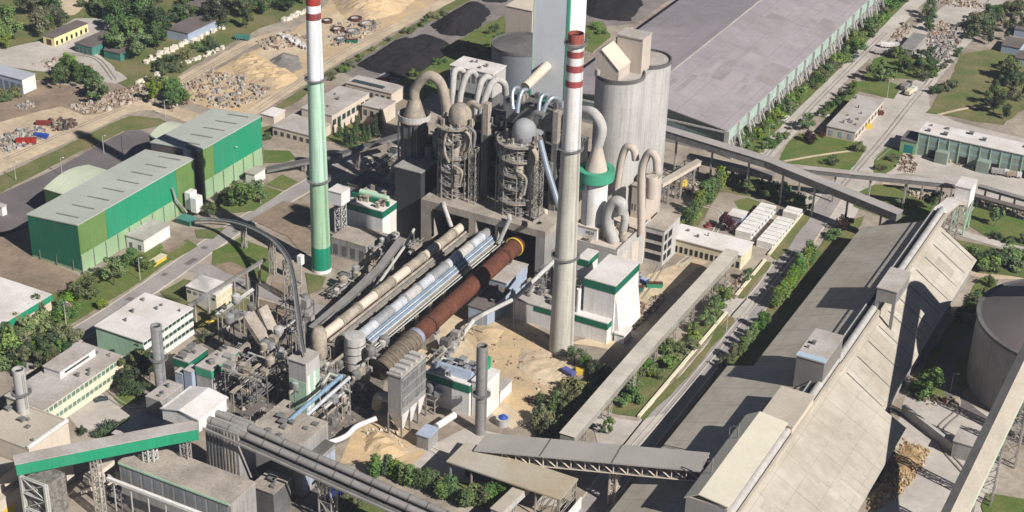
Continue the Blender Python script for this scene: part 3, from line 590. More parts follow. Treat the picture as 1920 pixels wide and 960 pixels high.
for i, (L, N_, Rr, F_, h) in enumerate((((83, 354), (118, 367), (205, 320), (165, 308), 12), ((280, 256), (318, 270), (365, 243), (325, 227), 15))):
    a = G(*L, h); e = G(*Rr, h); x0 = a.x; x1 = gx0-.5 if i == 0 else gx0-.5; y0 = a.y; y1 = e.y if i == 0 else G(*F_, h).y
    t = thing('green_annex', ['low dark green annex with pale arched roof behind the near green hall', 'smaller arched roof annex behind the junction of the green halls'][i], 'annex', ((x0+x1)/2, (y0+y1)/2, 0))
    MB().box(x0, x1, y0, y1, -.3, h-.2).obj('wall', mat('dark_olive_sheet', (.06, .12, .045), .6), t)
    mb = MB(); n = 10
    for k in range(n):
        a0 = y0+(y1-y0)*k/n; a1 = y0+(y1-y0)*(k+1)/n; z = lambda q: h-.2+2.2*math.sin(math.pi*q/n)
        mb.hexa([(x0-.4, a0, z(k)-.1), (x1, a0, z(k)-.1), (x1, a1, z(k+1)-.1), (x0-.4, a1, z(k+1)-.1)], [(x0-.4, a0, z(k)+.25), (x1, a0, z(k)+.25), (x1, a1, z(k+1)+.25), (x0-.4, a1, z(k+1)+.25)])
    mb.obj('roof', mat('pale_green_roof', (.50, .54, .42), .8, var=.12, seam=[('X', 5, .12, .4)]), t)
b = bld('gate_shed', 'white shed with grey roof against the front of the green hall', 'shed', 5.2, px=((239, 438), (269, 450), (316, 420)), wall=m_white); grid(b, 'y', 2, .5, 2.6, .35, m_grst, 'door')
b = bld('small_shed', 'little white shed at the foot of the taller green hall', 'shed', 4.5, px=((461, 322), (477, 327), (497, 315)), wall=m_white)
b = bld('gate_kiosk', 'small white kiosk on the asphalt lot at the left edge', 'kiosk', 4, px=((-14, 384), (3, 388), (9, 383)), wall=m_white)
t = thing('dust_filter', 'pair of white filter cabinets with a sloping pipe against the green hall', 'filter', G(360, 398))
for (x, y, w_, z) in ((0, 0, 2.6, 9), (3.4, -1, 2.6, 8)):
    l = t.location; MB().box(l.x+x-w_/2, l.x+x+w_/2, l.y+y-2, l.y+y+2, 2, z).obj('cabinet', m_white, t); MB().cyl(l.x+x, l.y+y, .3, 1.2, .4, 2, 12).obj('hopper', m_grst, t)
l = t.location; MB().tube([(l.x-.5, l.y-2.5, 1), (l.x-1.5, l.y-7, 8), (l.x-1.9, l.y-8, 13)], .45).obj('duct', m_steel, t)
x0 = G(94, 552, 6).x; y1 = G(94, 552, 6).y
b = bld('low_hall', 'low hall with pale roof and green fascia cut by the left edge', 'hall', 6, ext=(x0-32, x0, y1-60, y1), wall=m_beige, roof=m_whiteroof, over=.5); panel(b, 'fascia', 'x', -.4, 60.4, 3.7, 5.95, m_green, .6); panel(b, 'fascia', 'y', 0, 32, 4, 5.6, m_green, .6)
# ------------------------------------------------------------------ offices on the left
b = bld('substation_house', 'small cream house with white flat roof on the road island', 'house', 6.5, px=((354, 532), (405, 553), (431, 532)), wall=m_pyell, roof=m_whiteroof)
grid(b, 'x', 3, .6, 2.8, .6, m_cream, 'door'); grid(b, 'x', 3, 3.6, 5.4, .6, m_cream, 'window'); grid(b, 'y', 5, 4, 5, .6)
b = bld('office_block', 'white three storey office with large white flat roof beside the left road', 'office', 10, px=((184, 607), (268, 640), (352, 575)), wall=m_mint, roof=m_whiteroof, over=.4)
for k in range(3):
    panel(b, 'balcony_band', 'x', 0, b.y1-b.y0, .2+k*3.2, 1.75+k*3.2, m_white, .35)
    n = 12
    for i in range(n): st = (b.y1-b.y0)/n; panel(b, 'window', 'x', st*(i+.1), st*(i+.9), 1.9+k*3.2, 3.15+k*3.2, m_glass, .1)
vents(b, 6)
b = bld('long_office', 'long lower office wing with grey roof and green ribbon windows', 'office', 8.2, px=((12, 740), (82, 767), (224, 666)), wall=m_pyell, roof=m_greyroof, over=.4)
x_, y_ = b.x1, b.y1
for k in range(2):
    panel(b, 'balcony_band', 'x', 0, b.y1-b.y0, .4+k*3.6, 2.2+k*3.6, m_pyell, .4); n = 18; st = (b.y1-b.y0)/n
    for i in range(n): panel(b, 'window', 'x', st*(i+.1), st*(i+.9), 2.3+k*3.6, 3.7+k*3.6, m_gwin, .1)
vents(b, 10)
py = E(75, 735, b.x0+6).y
t = thing('roof_penthouse', 'white penthouse with a slit window on the roof of the long office wing', 'penthouse', (b.x0+5, b.y0+24, b.h)); l = t.location
MB().box(l.x-3.5, l.x+3, l.y-9, l.y+7, l.z, l.z+2.6).obj('wall', m_white, t); MB().box(l.x+3.003, l.x+3.1, l.y-7, l.y+4, l.z+1, l.z+1.7).obj('window', m_glass, t); MB().box(l.x-3.8, l.x+3.3, l.y-9.3, l.y+7.3, l.z+2.6, l.z+2.85).obj('roof', m_greyroof, t)
b = bld('raw_material_building', 'large beige block with flat roof at the lower left edge', 'building', 20, px=((-40, 798), (54, 842), (132, 792)), wall=m_beige, roof=m_beigeroof, over=.1); vents(b, 5, 1.1)
MB().box(b.x1-.6, b.x1+.15, b.y0-.15, b.y1+.15, b.h+.002, b.h+.8).obj('parapet', m_white, b.t); MB().box(b.x0, b.x1-.61, b.y1-.3, b.y1+.1, b.h+.002, b.h+.6).obj('parapet', m_beige, b.t)
panel(b, 'window', 'x', 4, 7, 13, 16, m_dark); rb = b
b = bld('low_block', 'beige lower block at the bottom left corner with ochre doorway', 'building', 9, ext=(rb.x0, rb.x1-2, rb.y0-32, rb.y0-.5), wall=m_beige, roof=m_beigeroof); grid(b, 'x', 2, .5, 5, .3, m_yell, 'door')
b = bld('low_block', 'beige middle block under the green gallery at the left edge', 'building', 14, ext=(rb.x0, rb.x1-4, rb.y0-12, rb.y0-.6), wall=m_beige, roof=m_beigeroof, over=.1)
def chimney(name, label, x, y, r0, r1, z0, z1, m, bands=(), rings=(), n=28, platform=(), extra=None):
    t = thing(name, label, 'chimney', (x, y, z0)); rr = lambda z: r0+(r1-r0)*(z-z0)/(z1-z0)
    zs = sorted(bands, key=lambda q: q[0])
    cur = z0; k = 0
    segs = []
    for a, c, mm in zs:
        if a > cur: segs.append((cur, a, m, 'shaft'))
        segs.append((a, c, mm, 'band')); cur = c
    if cur < z1: segs.append((cur, z1, m, 'shaft'))
    for a, c, mm, nm in segs:
        mb = MB()
        if c >= z1-.01: mb.lathe(x, y, [(rr(a), a), (rr(c), c), (rr(c)-.35, c), (rr(c)-.35, c-2)], n)
        else: mb.cyl(x, y, rr(a), rr(c), a, c, n)
        mb.obj(nm, mm, t, True)
    MB().cyl(x, y, r1*.8, r1*.8, z1-1.5, z1-1, n).obj('flue', m_dark, t)
    for z in platform:
        mb = MB(); q = rr(z); mb.ring(x, y, q+.02, q+1.1, z, z+.15, n); mb.ring(x, y, q+1.02, q+1.1, z+1.05, z+1.12, n); mb.ring(x, y, q+1.02, q+1.1, z+.55, z+.6, n)
        for i in range(16): a = i*math.pi/8; mb.tube([(x+(q+1.06)*math.cos(a), y+(q+1.06)*math.sin(a), z), (x+(q+1.06)*math.cos(a), y+(q+1.06)*math.sin(a), z+1.1)], .04, 4)
        mb.obj('platform', m_grst, t)
    mb = MB(); a = -.25; L_ = []
    for s in (-.25, .25): mb.tube([(x+(r0+.25)*math.cos(a)-s*math.sin(a), y+(r0+.25)*math.sin(a)+s*math.cos(a), z0+2), (x+(rr(z1-1)+.25)*math.cos(a)-s*math.sin(a), y+(rr(z1-1)+.25)*math.sin(a)+s*math.cos(a), z1-1)], .05, 4)
    mb.obj('ladder', m_grst, t)
    return t
# great green and white chimney
q = G(603, 506); cx, cy = q.x, q.y
def zat(py_, x=None, y=None):
    x = cx if x is None else x; y = cy if y is None else y; lo, hi = 0, 240
    for _ in range(40):
        m_ = (lo+hi)/2; v = Vector((x, y, m_))-CAM; yy = 480+FPX*v.dot(cd)/v.dot(fw)
        if yy > py_: lo = m_
        else: hi = m_
    return lo
z1g = 126
m_cmint = mat('chimney_light_green', (.44, .64, .50), .6, var=.08, streak=.6, seam=[('Z', 4, .08, .25)]); m_cwhite = mat('chimney_white', (.80, .82, .84), .6, var=.08, streak=.6, seam=[('Z', 4, .08, .25)]); m_cgreen = mat('chimney_mint_green', (.33, .50, .33), .6, var=.1, streak=.6, seam=[('Z', 4, .08, .25)]); m_cdg = mat('chimney_base_green', (.01, .26, .15), .6, var=.15, streak=.6, seam=[('Z', 4, .08, .25)])
zb = [zat(v) for v in (500, 459, 337, 148, 35, 22, 8)]
chimney('tall_chimney', 'tall chimney in green shades with white top and red bands near the left road', cx, cy, 3.55, 2.15, 0, z1g, m_cwhite,
    [(0, zb[0], m_white), (zb[0], zb[1], m_cdg), (zb[1], zb[2], m_cgreen), (zb[2], zb[3], m_cmint), (zb[4], zb[5], m_redw), (zb[6], zb[6]+6, m_red), (zb[6]+10, zb[6]+15, m_red)], platform=(zb[2], zb[3], 122))
q = G(1052, 655); x2, y2 = q.x, q.y; Z = lambda v: zat(v, x2, y2)
m_chw = mat('chimney_whitewash', (.72, .70, .68), .7, var=.15, streak=.6, seam=[('Z', 4, .08, .25)]); m_chc = mat('chimney_bare_concrete', (.52, .50, .44), .85, var=.15, streak=.6, seam=[('Z', 4, .08, .25)])
chimney('concrete_chimney', 'grey concrete chimney with red and white ringed top in front of the silos', x2, y2, 4.05, 2.45, 0, Z(62), m_chw,
    [(0, Z(278), m_chc), (Z(160), Z(148), m_redw), (Z(132), Z(119), m_redw), (Z(105), Z(93), m_redw), (Z(80), Z(62), mat('faded_bright_red', (.40, .10, .075), .7, var=.3, streak=.5))], platform=(Z(278), Z(82), Z(480)))
def stack(label, top, bot, zb_, r, m, r1=None):
    p = G(*bot, zb_); zt = zat(top[1], p.x, p.y); t = chimney('steel_stack', label, p.x, p.y, r, r1 or r, zb_, zt, m, n=18, platform=(zb_+(zt-zb_)*.45,)); return p, zt
stack('grey steel stack with banded rings rising behind the white transfer house', (297, 610), (302, 722), 4, 1.75, m_steel)
stack('short pale stack on the beige block at the lower left', (42, 692), (45, 772), 20, 1.8, m_silo)
stack('grey brown stack beside the white filter building at lower centre', (903, 648), (901, 812), 0, 1.75, m_tube)
# ================================================================== STORAGE HALL (lower right)
ex0, exr, exl, rx, ze, zr_ = 0, -90.2, -133.4, -107.5, 6.5, 17.9
yf = 539.; ys = 422.; yn = 250.
def shed(name, label, x0, x1, rx, y0, y1, ze, zr, m, wl, zl=8.4):
    t = thing(name, label, 'storage hall', ((x0+x1)/2, (y0+y1)/2, 0))
    MB().prism([(x0+1.2, y0+.6), (x1-1.2, y0+.6), (x1-1.2, y1-.6), (x0+1.2, y1-.6)], -.3, ze).obj('wall', wl, t)
    for yy in (y0+.6, y1-.9): MB().add([(x0+1.2, yy, zl-.3), (x1-1.2, yy, ze-.02), (rx, yy, zr-.5), (x0+1.2, yy+.3, zl-.3), (x1-1.2, yy+.3, ze-.02), (rx, yy+.3, zr-.5)], [(0, 1, 2), (5, 4, 3), (0, 3, 4, 1), (1, 4, 5, 2), (2, 5, 3, 0)]).obj('gable', wl, t)
    MB().box(x0+1.2, x0+1.6, y0+.6, y1-.6, ze, zl-.2).obj('upper_wall', wl, t)
    for a, za, c, zc in ((x0, zl, rx, zr), (rx, zr, x1, ze)): MB().hexa([(a, y0, za-.35), (c, y0, zc-.35), (c, y1, zc-.35), (a, y1, za-.35)], [(a, y0, za), (c, y0, zc), (c, y1, zc), (a, y1, za)]).obj('roof', m, t)
    return t
far_hall = shed('storage_hall', 'long pitched storage hall with pale roof and ridge gallery, far section', exl, exr, rx, ys, yf, ze, zr_, m_storroof, m_cgrey)
near_hall = shed('storage_hall', 'nearer and wider section of the pitched storage hall at the bottom', -140.5, -82.2, rx-.5, yn, ys-.1, ze-1.6, zr_+.9, m_storroof, m_cgrey)
for k in range(11): yy = ys+4+k*11; MB().hexa([(rx+4, yy-.1, zr_-2.5), (exr-1, yy-.1, ze+.72), (exr-1, yy+.1, ze+.72), (rx+4, yy+.1, zr_-2.5)], [(rx+4, yy-.1, zr_-2.25), (exr-1, yy-.1, ze+.86), (exr-1, yy+.1, ze+.86), (rx+4, yy+.1, zr_-2.25)]).obj('roof_seam', m_grst, far_hall)
for (y0, y1, z, nm) in ((yn, ys+2, zr_+.9, 0), (ys+2.2, yf+8, zr_+.2, 1)):
    t = thing('ridge_gallery', ['pale ridge gallery with dark slot along the near storage hall', 'ridge gallery with white tube along the far storage hall'][nm], 'conveyor gallery', (rx, (y0+y1)/2, z))
    mb = MB(); n = 40
    mb.box(rx-1.9, rx+1.9, y0, y1, z-.6, z+1.); mb.obj('deck', m_dark, t)
    MB().tube([(rx+.7, y0, z+1.2), (rx+.7, y1, z+1.2)], 1.15, 14).obj('belt_cover', mat('weathered_silver', (.60, .58, .55), .45, .3, var=.2, scale=.4), t, True)
    MB().box(rx+1.9, rx+2.7, y0, y1, z-1.6, z+.5).obj('walkway', m_beigeroof, t)
    mb = MB()
    for xx in (rx-2.1, rx-1.9): mb.box(xx-.07, xx+.07, y0, y1, z+1.6, z+1.75)
    mb.box(rx-2.7, rx-1.9, y0, y1, z+.1, z+.3)
    y = y0
    while y < y1: mb.box(rx-2.07, rx-1.93, y-.05, y+.05, z, z+1.6); y += 3
    mb.obj('railing', m_rail, t)
# box houses straddling the ridge
def rbox(label, L, N_, Rr, h, z0, wall, roof, name='gallery_house'):
    return bld(name, label, 'gallery house', h, px=(L, N_, Rr), wall=wall, roof=roof, z0=z0)
b = rbox('small grey brown cube house straddling the ridge gallery upslope', (1650, 531), (1682, 547), (1708, 510), 27.5, 22.5, m_tube, m_greyroof); l = b.t.location
MB().box(b.x1-1, b.x1, b.y0, b.y0+.8, 13, 22.5).obj('leg', m_tube, b.t); MB().box(b.x0, b.x0+1, b.y0, b.y0+.8, 13, 22.5).obj('leg', m_tube, b.t)
b = rbox('square grey house with pale blue roof strip beside the middle of the ridge', (1502, 655), (1546, 680), (1590, 632), 28, 15, mat('brown_grey_cladding', (.20, .185, .17), .8, var=.15), m_greyroof)
MB().box(b.x0-.25, b.x1+.25, b.y0-.25, b.y0+2.2, b.h+.003, b.h+.15).obj('blue_strip', mat('pale_blue_sheet', (.42, .55, .66), .6, var=.15), b.t); vents(b, 3, .8); hb = b
b = rbox('small tan roofed block between the grey house and the long block', (1434, 768), (1486, 800), (1528, 742), 22, 12, m_beige, m_beigeroof)
q = G(1430, 767, 26); x_r = G(1472, 790, 25).x; x_l = G(1287, 927, 23).x; y_f = G(1407, 765, 25).y; y_n = G(1287, 927, 23).y
t = thing('long_roof_block', 'long cream block lying on the dark slope of the near storage hall', 'building', ((x_l+x_r)/2, (y_n+y_f)/2, 8))
MB().prism([(x_l, y_n), (x_r, y_n), (x_r, y_f), (x_l, y_f)], 8, 22.3).obj('wall', mat('block_cladding', (.33, .31, .29), .85, var=.15, streak=.3), t)
xm = x_l+(x_r-x_l)*.3
for a, za, c, zc in ((x_l-.4, 22.2, xm, 24.6), (xm, 24.6, x_r+.4, 23.6)): MB().hexa([(a, y_n-.4, za-.3), (c, y_n-.4, zc-.3), (c, y_f+.4, zc-.3), (a, y_f+.4, za-.3)], [(a, y_n-.4, za), (c, y_n-.4, zc), (c, y_f+.4, zc), (a, y_f+.4, za)]).obj('roof', mat('cream_block_roof', (.60, .56, .46), .8, var=.12, scale=.06, streak=.0), t)
MB().prism([(x_l+.01, y_n+.01), (x_r-.01, y_n+.01), (x_r-.01, y_f-.01), (x_l+.01, y_f-.01)], 22.3, lambda x, y: 22.4 if x < xm else 23.2).obj('upper_wall', m_beige, t)
for f_ in (.25, .68):
    yy = y_n+(y_f-y_n)*f_; xx = xm-1; mb = MB(); mb.tube([(xx, yy, 24), (xx, yy, 28.5)], .22, 8); mb.tube([(xx-2.5, yy, 24), (xx-2.5, yy, 26.5), (xx, yy, 28)], .12, 6); mb.obj('vent_pipe', m_grst, t)
# apron, wall and heap beside the silo
p = [G(*q) for q in ((1692, 775), (1792, 852))]
mb = MB(); mb.beam((p[0].x, p[0].y, 0), (p[1].x, p[1].y, 0), 1.2, 3.2); tag(rebase(mb.obj('retaining_wall', m_silo), (p[0].x, p[0].y, 0)), 'pale retaining wall between storage hall and the loose brown heap', 'wall')
b = bld('small_block', 'small grey block under the steep gallery near the silo yard', 'shed', 6, ext=(p[1].x-1, p[1].x+6, p[1].y-2, p[1].y+7), wall=m_cgrey, roof=m_greyroof)
mound('brown_heap', 'lumpy orange brown heap at the foot of the storage hall near the silo', 'heap', [(1695,825),(1740,845),(1725,880),(1690,925),(1650,925),(1660,880)], 1.6, mat('orange_clay', (.50, .34, .18), .95, var=.5, scale=.3, bump=1.), 3, .5, 1.1, fall=7)
rocks('clay_lumps', 'brown lumps of clay lying over the heap near the silo', 'clay lumps', [(1690,820),(1745,845),(1725,890),(1690,930),(1640,960),(1620,960),(1655,880)], 520, .3, 1.2, mat('clay_lump', (.4, .3, .18), .95, island=[(.52, .37, .20), (.40, .27, .14), (.58, .46, .30), (.30, .2, .12)]), 4, .9)
# ================================================================== BIG SILO
t = thing('big_silo', 'huge round concrete silo with dark conical roof at the right edge', 'silo', (c0[0], c0[1], 0))
MB().cyl(c0[0], c0[1], 29.3, 29.3, -.2, 23.6, 96).obj('drum', m_cgrey, t, True)
MB().ring(c0[0], c0[1], 27, 29.8, 23.2, 24.3, 96).obj('rim', m_cdark, t, True)
MB().lathe(c0[0], c0[1], [(28.5, 24.25), (20, 28), (10, 32.5), (3, 35)], 48).obj('roof', mat('silo_dark_roof', (.15, .13, .13), .8, var=.15), t, True)
t = thing('silo_gallery', 'steep pale conveyor gallery climbing from the bottom edge to the top of the big silo', 'conveyor gallery', (-56, 375, 0))
A = Vector((-57.4, 350, 4.6)); B = Vector((-47.8, 476, 54))
dz = Vector((0, 0, 1.1)); A = A+dz; B = B+dz; MB().beam(A, B, 6.2, 2.6).obj('gallery', m_beige, t)
for nm_, xa, za, xb, zb2, mm in (('left_roof', -3.3, 2.5, -.6, 4.2, m_tube), ('right_roof', -.6, 4.2, 3.3, 2.5, m_beigeroof)):  # left slope painted darker, as shade on the side away from the sun
    MB().hexa([A+Vector((xa, 0, za)), A+Vector((xb, 0, zb2)), B+Vector((xb, 0, zb2)), B+Vector((xa, 0, za))], [A+Vector((xa, 0, za+.25)), A+Vector((xb, 0, zb2+.25)), B+Vector((xb, 0, zb2+.25)), B+Vector((xa, 0, za+.25))]).obj(nm_, mm, t)
MB().beam(A+Vector((3.16, 0, -.1)), B+Vector((3.16, 0, -.1)), .1, .6).obj('side_cladding', m_mint, t)
for f_ in (.25, .42, .6, .72):
    q = A.lerp(B, f_)
    lattice(q.x, q.y, 4.5, 2.2, 0, q.z-.1, r=.22).obj('support', m_lat, t)
t = thing('head_house', 'round head house above the roof of the big silo', 'head house', (-47, 477, 35)); MB().cyl(-47, 477, 5.2, 5.2, 33.5, 48, 20).obj('shaft', m_cgrey, t, True); MB().lathe(-47, 477, [(6.3, 48), (6.3, 56), (3, 58)], 28).obj('drum', m_cgrey, t, True)
rocks('yard_clutter', 'bits of machinery and rubble lying on the silo yard', 'rubble', [(1720,740),(1790,745),(1800,765),(1740,760)], 60, .6, 2, m_rub, 8)
# ================================================================== GREAT HALL (top)
hx1, hy0 = -206.3, 588.; hx0, hr_ = -287.5, -247.; he, hz_ = 12., 18.; hy1 = 900.
t = thing('great_hall', 'huge storage hall with flat purple grey roof across the upper right', 'hall', ((hx0+hx1)/2, (hy0+hy1)/2, 0))
MB().box(hx0+1, hx1-1.5, hy0+2, hy1, -.3, he-.5).obj('wall', m_cgrey, t)
for a, za, c, zc in ((hx0, he, hr_, hz_), (hr_, hz_, hx1, he)): MB().hexa([(a, hy0, za-.4), (c, hy0, zc-.4), (c, hy1, zc-.4), (a, hy1, za-.4)], [(a, hy0, za), (c, hy0, zc), (c, hy1, zc), (a, hy1, za)]).obj('roof', m_hallroof, t)
MB().box(hr_-.35, hr_+.35, hy0, hy1, hz_-.3, hz_+.2).obj('ridge_cap', m_greyroof, t)
MB().add([(hx0+1, hy0+1.9, he-.5), (hx1-1.5, hy0+1.9, he-.5), (hr_, hy0+1.9, hz_-.6), (hx0+1, hy0+2.2, he-.5), (hx1-1.5, hy0+2.2, he-.5), (hr_, hy0+2.2, hz_-.6)], [(0, 1, 2), (5, 4, 3), (0, 3, 4, 1), (1, 4, 5, 2), (2, 5, 3, 0)]).obj('gable', mat('hall_gable', (.2, .25, .23), .6, var=.2, streak=.4), t)
MB().box(hx0+1, hx1-1.5, hy0+1.85, hy0+1.99, 2, he-.6).obj('window_band', mat('dusty_green_glazing', (.14, .20, .19), .5, var=.3, seam=[('X', 4, .2, .6)]), t)
MB().box(hx0, hx1, hy0-.3, hy0+.0, he-1.2, he-.4).obj('beam', m_silo, t)
m_band = mat('pale_mint_glazing', (.43, .55, .49), .5, var=.2, scale=.3, streak=.6, seam=[('Y', 2, .08, .4)])
n = 26; st = (hy1-hy0)/n
for i in range(n):
    ya = hy0+st*i; MB().box(hx1-1.4, hx1-.1, ya+.5, ya+st-.5, he-5.6, he-.6).obj('glazed_band', m_band, t)
    mb = MB(); mb.box(hx1-1.2, hx1+.9, ya-.4, ya+.4, he-6.5, he-.2); mb.hexa([(hx1+2.4, ya-.35, -.2), (hx1+3.4, ya-.35, -.2), (hx1+3.4, ya+.35, -.2), (hx1+2.4, ya+.35, -.2)], [(hx1-.2, ya-.35, he-4), (hx1+.7, ya-.35, he-4), (hx1+.7, ya+.35, he-4), (hx1-.2, ya+.35, he-4)]); mb.obj('buttress', m_silo, t)
    mb = MB(); yb = ya+st/2; mb.hexa([(hx1+2.2, yb-.3, -.2), (hx1+3., yb-.3, -.2), (hx1+3., yb+.3, -.2), (hx1+2.2, yb+.3, -.2)], [(hx1-.6, yb-.3, he-6), (hx1+.1, yb-.3, he-6), (hx1+.1, yb+.3, he-6), (hx1-.6, yb+.3, he-6)]); mb.obj('buttress', m_silo, t)
rocks('wall_rubble', 'reddish rubble piled between the buttresses of the great hall', 'rubble', [(1372,283),(1500,165),(1620,50),(1680,-10),(1690,-8),(1625,62),(1505,175),(1378,290)], 420, .6, 2, m_rub, 12)
mb = MB(); 
for k in range(9): a = hy1-400+k*45; 
# ================================================================== SILOS + WHITE TOWER
def cyl_tower(name, label, cat, x, y, r, z0, z1, m, rim=True, n=56, mr_=m_greyroof):
    t = thing(name, label, cat, (x, y, z0)); MB().cyl(x, y, r, r, z0, z1, n).obj('drum', m, t, True)
    if rim: MB().ring(x, y, r-.25, r+.25, z1-.3, z1+1.0, n).obj('rim', m_cdark, t, True)
    MB().cyl(x, y, r-.3, r-.3, z1+.01, z1+.2, n).obj('roof', mr_, t); return t
SY = 494.; sc = F(1163, 140, SY); SR = 8.7; sx, sz = sc.x, sc.z
cyl_tower('concrete_silo', 'tall round silo with tan head houses, nearer of the pair', 'silo', sx, SY, SR, 0, sz, m_silo)
s2x, s2y = sx+2.2, SY+18.5
cyl_tower('concrete_silo', 'tall round silo behind and right of the one with tan head houses', 'silo', s2x, s2y, SR, 0, sz, m_silo)
MB_ = MB(); t = thing('silo_link', 'ribbed wall piece joining the two tall silos', 'silo wall', (sx+6, SY+9, 0)); MB().box(sx-4, sx+7.4, SY+5, SY+13, 0, sz-1).obj('wall', m_silo, t)
m_tan = mat('tan_head_house', (.50, .43, .37), .85, var=.12, streak=.25)
t = thing('head_house', 'tall square tan head house between the two silos', 'head house', (sx+3, SY+6, sz)); 
MB().box(sx-3.5, sx+6.3, SY+3.5, SY+11, sz+.2, sz+13).obj('wall', m_tan, t); MB().box(sx-3.8, sx+6.6, SY+3.2, SY+11.3, sz+13, sz+13.5).obj('roof', m_greyroof, t)
t = thing('elevator_house', 'tan house with a sloping front on the nearer silo', 'head house', (sx-1.5, SY-2, sz)); xa, xb = sx-6.6, sx-1.; 
def slopehouse(t, x0, x1, y0, y1, z0, zl, zr, m, mr_):
    xm = x0+(x1-x0)*.25
    vs = [(x0, z0), (x1, z0), (x1, zr), (xm, zl), (x0, zl-1.5)]
    mb = MB(); n = len(vs); mb.add([(a, y0, c) for a, c in vs]+[(a, y1, c) for a, c in vs], [tuple(range(n)), tuple(range(2*n-1, n-1, -1))]+[(i, i+n, (i+1) % n+n, (i+1) % n) for i in range(n)]); mb.obj('wall', m, t)
    for (a, za), (c, zc) in (((xm, zl), (x1, zr)), ((x0, zl-1.5), (xm, zl))): MB().hexa([(a-.1, y0-.3, za+.01), (c+.1, y0-.3, zc+.01), (c+.1, y1+.3, zc+.01), (a-.1, y1+.3, za+.01)], [(a-.1, y0-.3, za+.3), (c+.1, y0-.3, zc+.3), (c+.1, y1+.3, zc+.3), (a-.1, y1+.3, za+.3)]).obj('roof', mr_, t)
slopehouse(t, sx-7, sx+2.2, SY-6.5, SY+3, sz+.2, sz+10.5, sz+4., m_tan, m_beige)
t = thing('rear_head_house', 'slanted tan roof piece rising behind the square head house', 'head house', (sx-4, SY+12, sz)); slopehouse(t, sx-7.5, sx+1, SY+11.5, SY+20, sz-2, sz+10, sz+6, m_tan, m_beige)
t = thing('roof_drum', 'little pale drum on the edge of the nearer silo roof', 'vent', (sx-6.6, SY-5.2, sz)); MB().cyl(sx-5.8, SY-6, 1, 1, sz+.2, sz+2.8, 16).obj('drum', m_silo, t, True)
# white stair tower
TY = 548.; a = F(997, 120, TY); c = F(1064, 120, TY)
wx0, wx1 = a.x, c.x; d_ = 15
t = thing('white_tower', 'white clad process tower with green corner strips rising out of the picture', 'tower', ((wx0+wx1)/2, TY+d_/2, 0))
wz = F(1062, -45, TY).z
MB().box(wx0, wx1, TY, TY+d_, 0, wz).obj('wall', mat('tower_white', (.76, .79, .83), .6, var=.06, streak=.1, seam=[('Z', 6, .06, .15)]), t)
for xx, y0, y1 in ((wx1-1.1, TY-.12, TY-.003), (wx0, TY-.12, TY-.003)): MB().box(xx, xx+(1.1 if xx > wx0+1 else .4), y0, y1, 0, wz).obj('corner_strip', m_mint if xx < wx0+1 else mat('tower_green', (.10, .42, .27), .55, var=.1), t)
MB().box(wx1+.003, wx1+.1, TY, TY+.9, 0, wz).obj('corner_strip', mat('tower_green', (.1, .42, .27)), t)
MB().box(wx0-.2, wx1+.2, TY-.25, TY+d_+.2, wz, wz+.6).obj('roof', m_dgreen, t)
t = thing('white_gallery', 'fat cream gallery slanting from the preheater area into the white tower', 'conveyor gallery', F(985, 165, TY-12)); p = F(985, 163, TY-16); q = F(1026, 123, TY)
MB().tube([p, q], 2.0, 16).obj('gallery', m_beige, t, True)
# dark silos behind left
for i, (cxp, cyp, rr_, Yp) in enumerate(((980, 84, 13.5, G(980, 84, 27).y),)):
    q = F(cxp, cyp, Yp); cyl_tower('grey_silo', 'wide dark silo half hidden left of the white tower', 'silo', q.x, Yp, rr_, 0, q.z, mat('blue_grey_silo', (.20, .22, .25), .8, var=.15, streak=.2), mr_=m_cdark)
    MB().lathe(q.x, Yp, [(rr_-.4, q.z+.2), (3, q.z+3.5)], 40).obj('cone_roof', m_cdark, bpy.data.objects['grey_silo'], True)
b = bld('beige_bin_house', 'beige house with slanted roof above the dark silo at the top edge', 'building', 36, px=((956, 6), (998, 20), (1010, -10)), wall=m_tan, roof=m_beige, z0=20)
MB().box(b.x0+1, b.x1-1, b.y0+1, b.y1-1, 0, 19.8).obj('shaft', m_cgrey, b.t)
b = bld('vent_house', 'flat roofed white house with four fat vent tubes before it', 'building', 46, px=((846, 120), (924, 139), (927, 118)), wall=m_silo, roof=m_whiteroof, z0=36); vents(b, 4, .8); grid(b, 'y', 8, 40.5, 44, .6, m_grst, 'opening'); MB().box(b.x0+.5, b.x1-.5, b.y0+1, b.y1-.5, 0, 36).obj('base', m_dk if 'm_dk' in globals() else m_cdark, b.t)
# ================================================================== KILN LINE AND PREHEATER BLOCK
KY = 454.
def kiln_x(px, py, z): return G(px, py, z).x
# block of concrete halls under the preheaters
t = thing('kiln_head_building', 'dusty concrete building under the preheater towers with dark kiln openings', 'building', (-250, KY+14, 0))
bx0 = G(790, 372, 20).x; bx1 = G(1005, 434, 20).x+3
MB().box(bx0, bx1+.5, KY+9, KY+34, -.3, 20).obj('block', m_dust, t)
k3 = G(950, 472, 12).x; k2 = G(905, 448, 12).x; k1 = G(862, 428, 12).x
piers = [bx0, bx0+4.5, k1-3.2+8, k1+3.2+4.5, k2+5, k3+4.2, bx1]
MB().box(bx0, bx1, KY, KY+9, 17.2, 20).obj('portal_beam', m_dust, t)
for a, c in ((bx0, bx0+4.6), (k1+4, k2-4.3), (k2+3.6, k2+4.6), (bx1-3.6, bx1)): MB().box(min(a, c), max(a, c), KY, KY+8.98, -.2, 17.19).obj('pier', m_dust if a < bx1-5 else m_cgrey, t)
MB().box(bx0+4.6, bx1-3.6, KY+8.7, KY+8.97, 0, 17.1).obj('opening', m_dark, t)
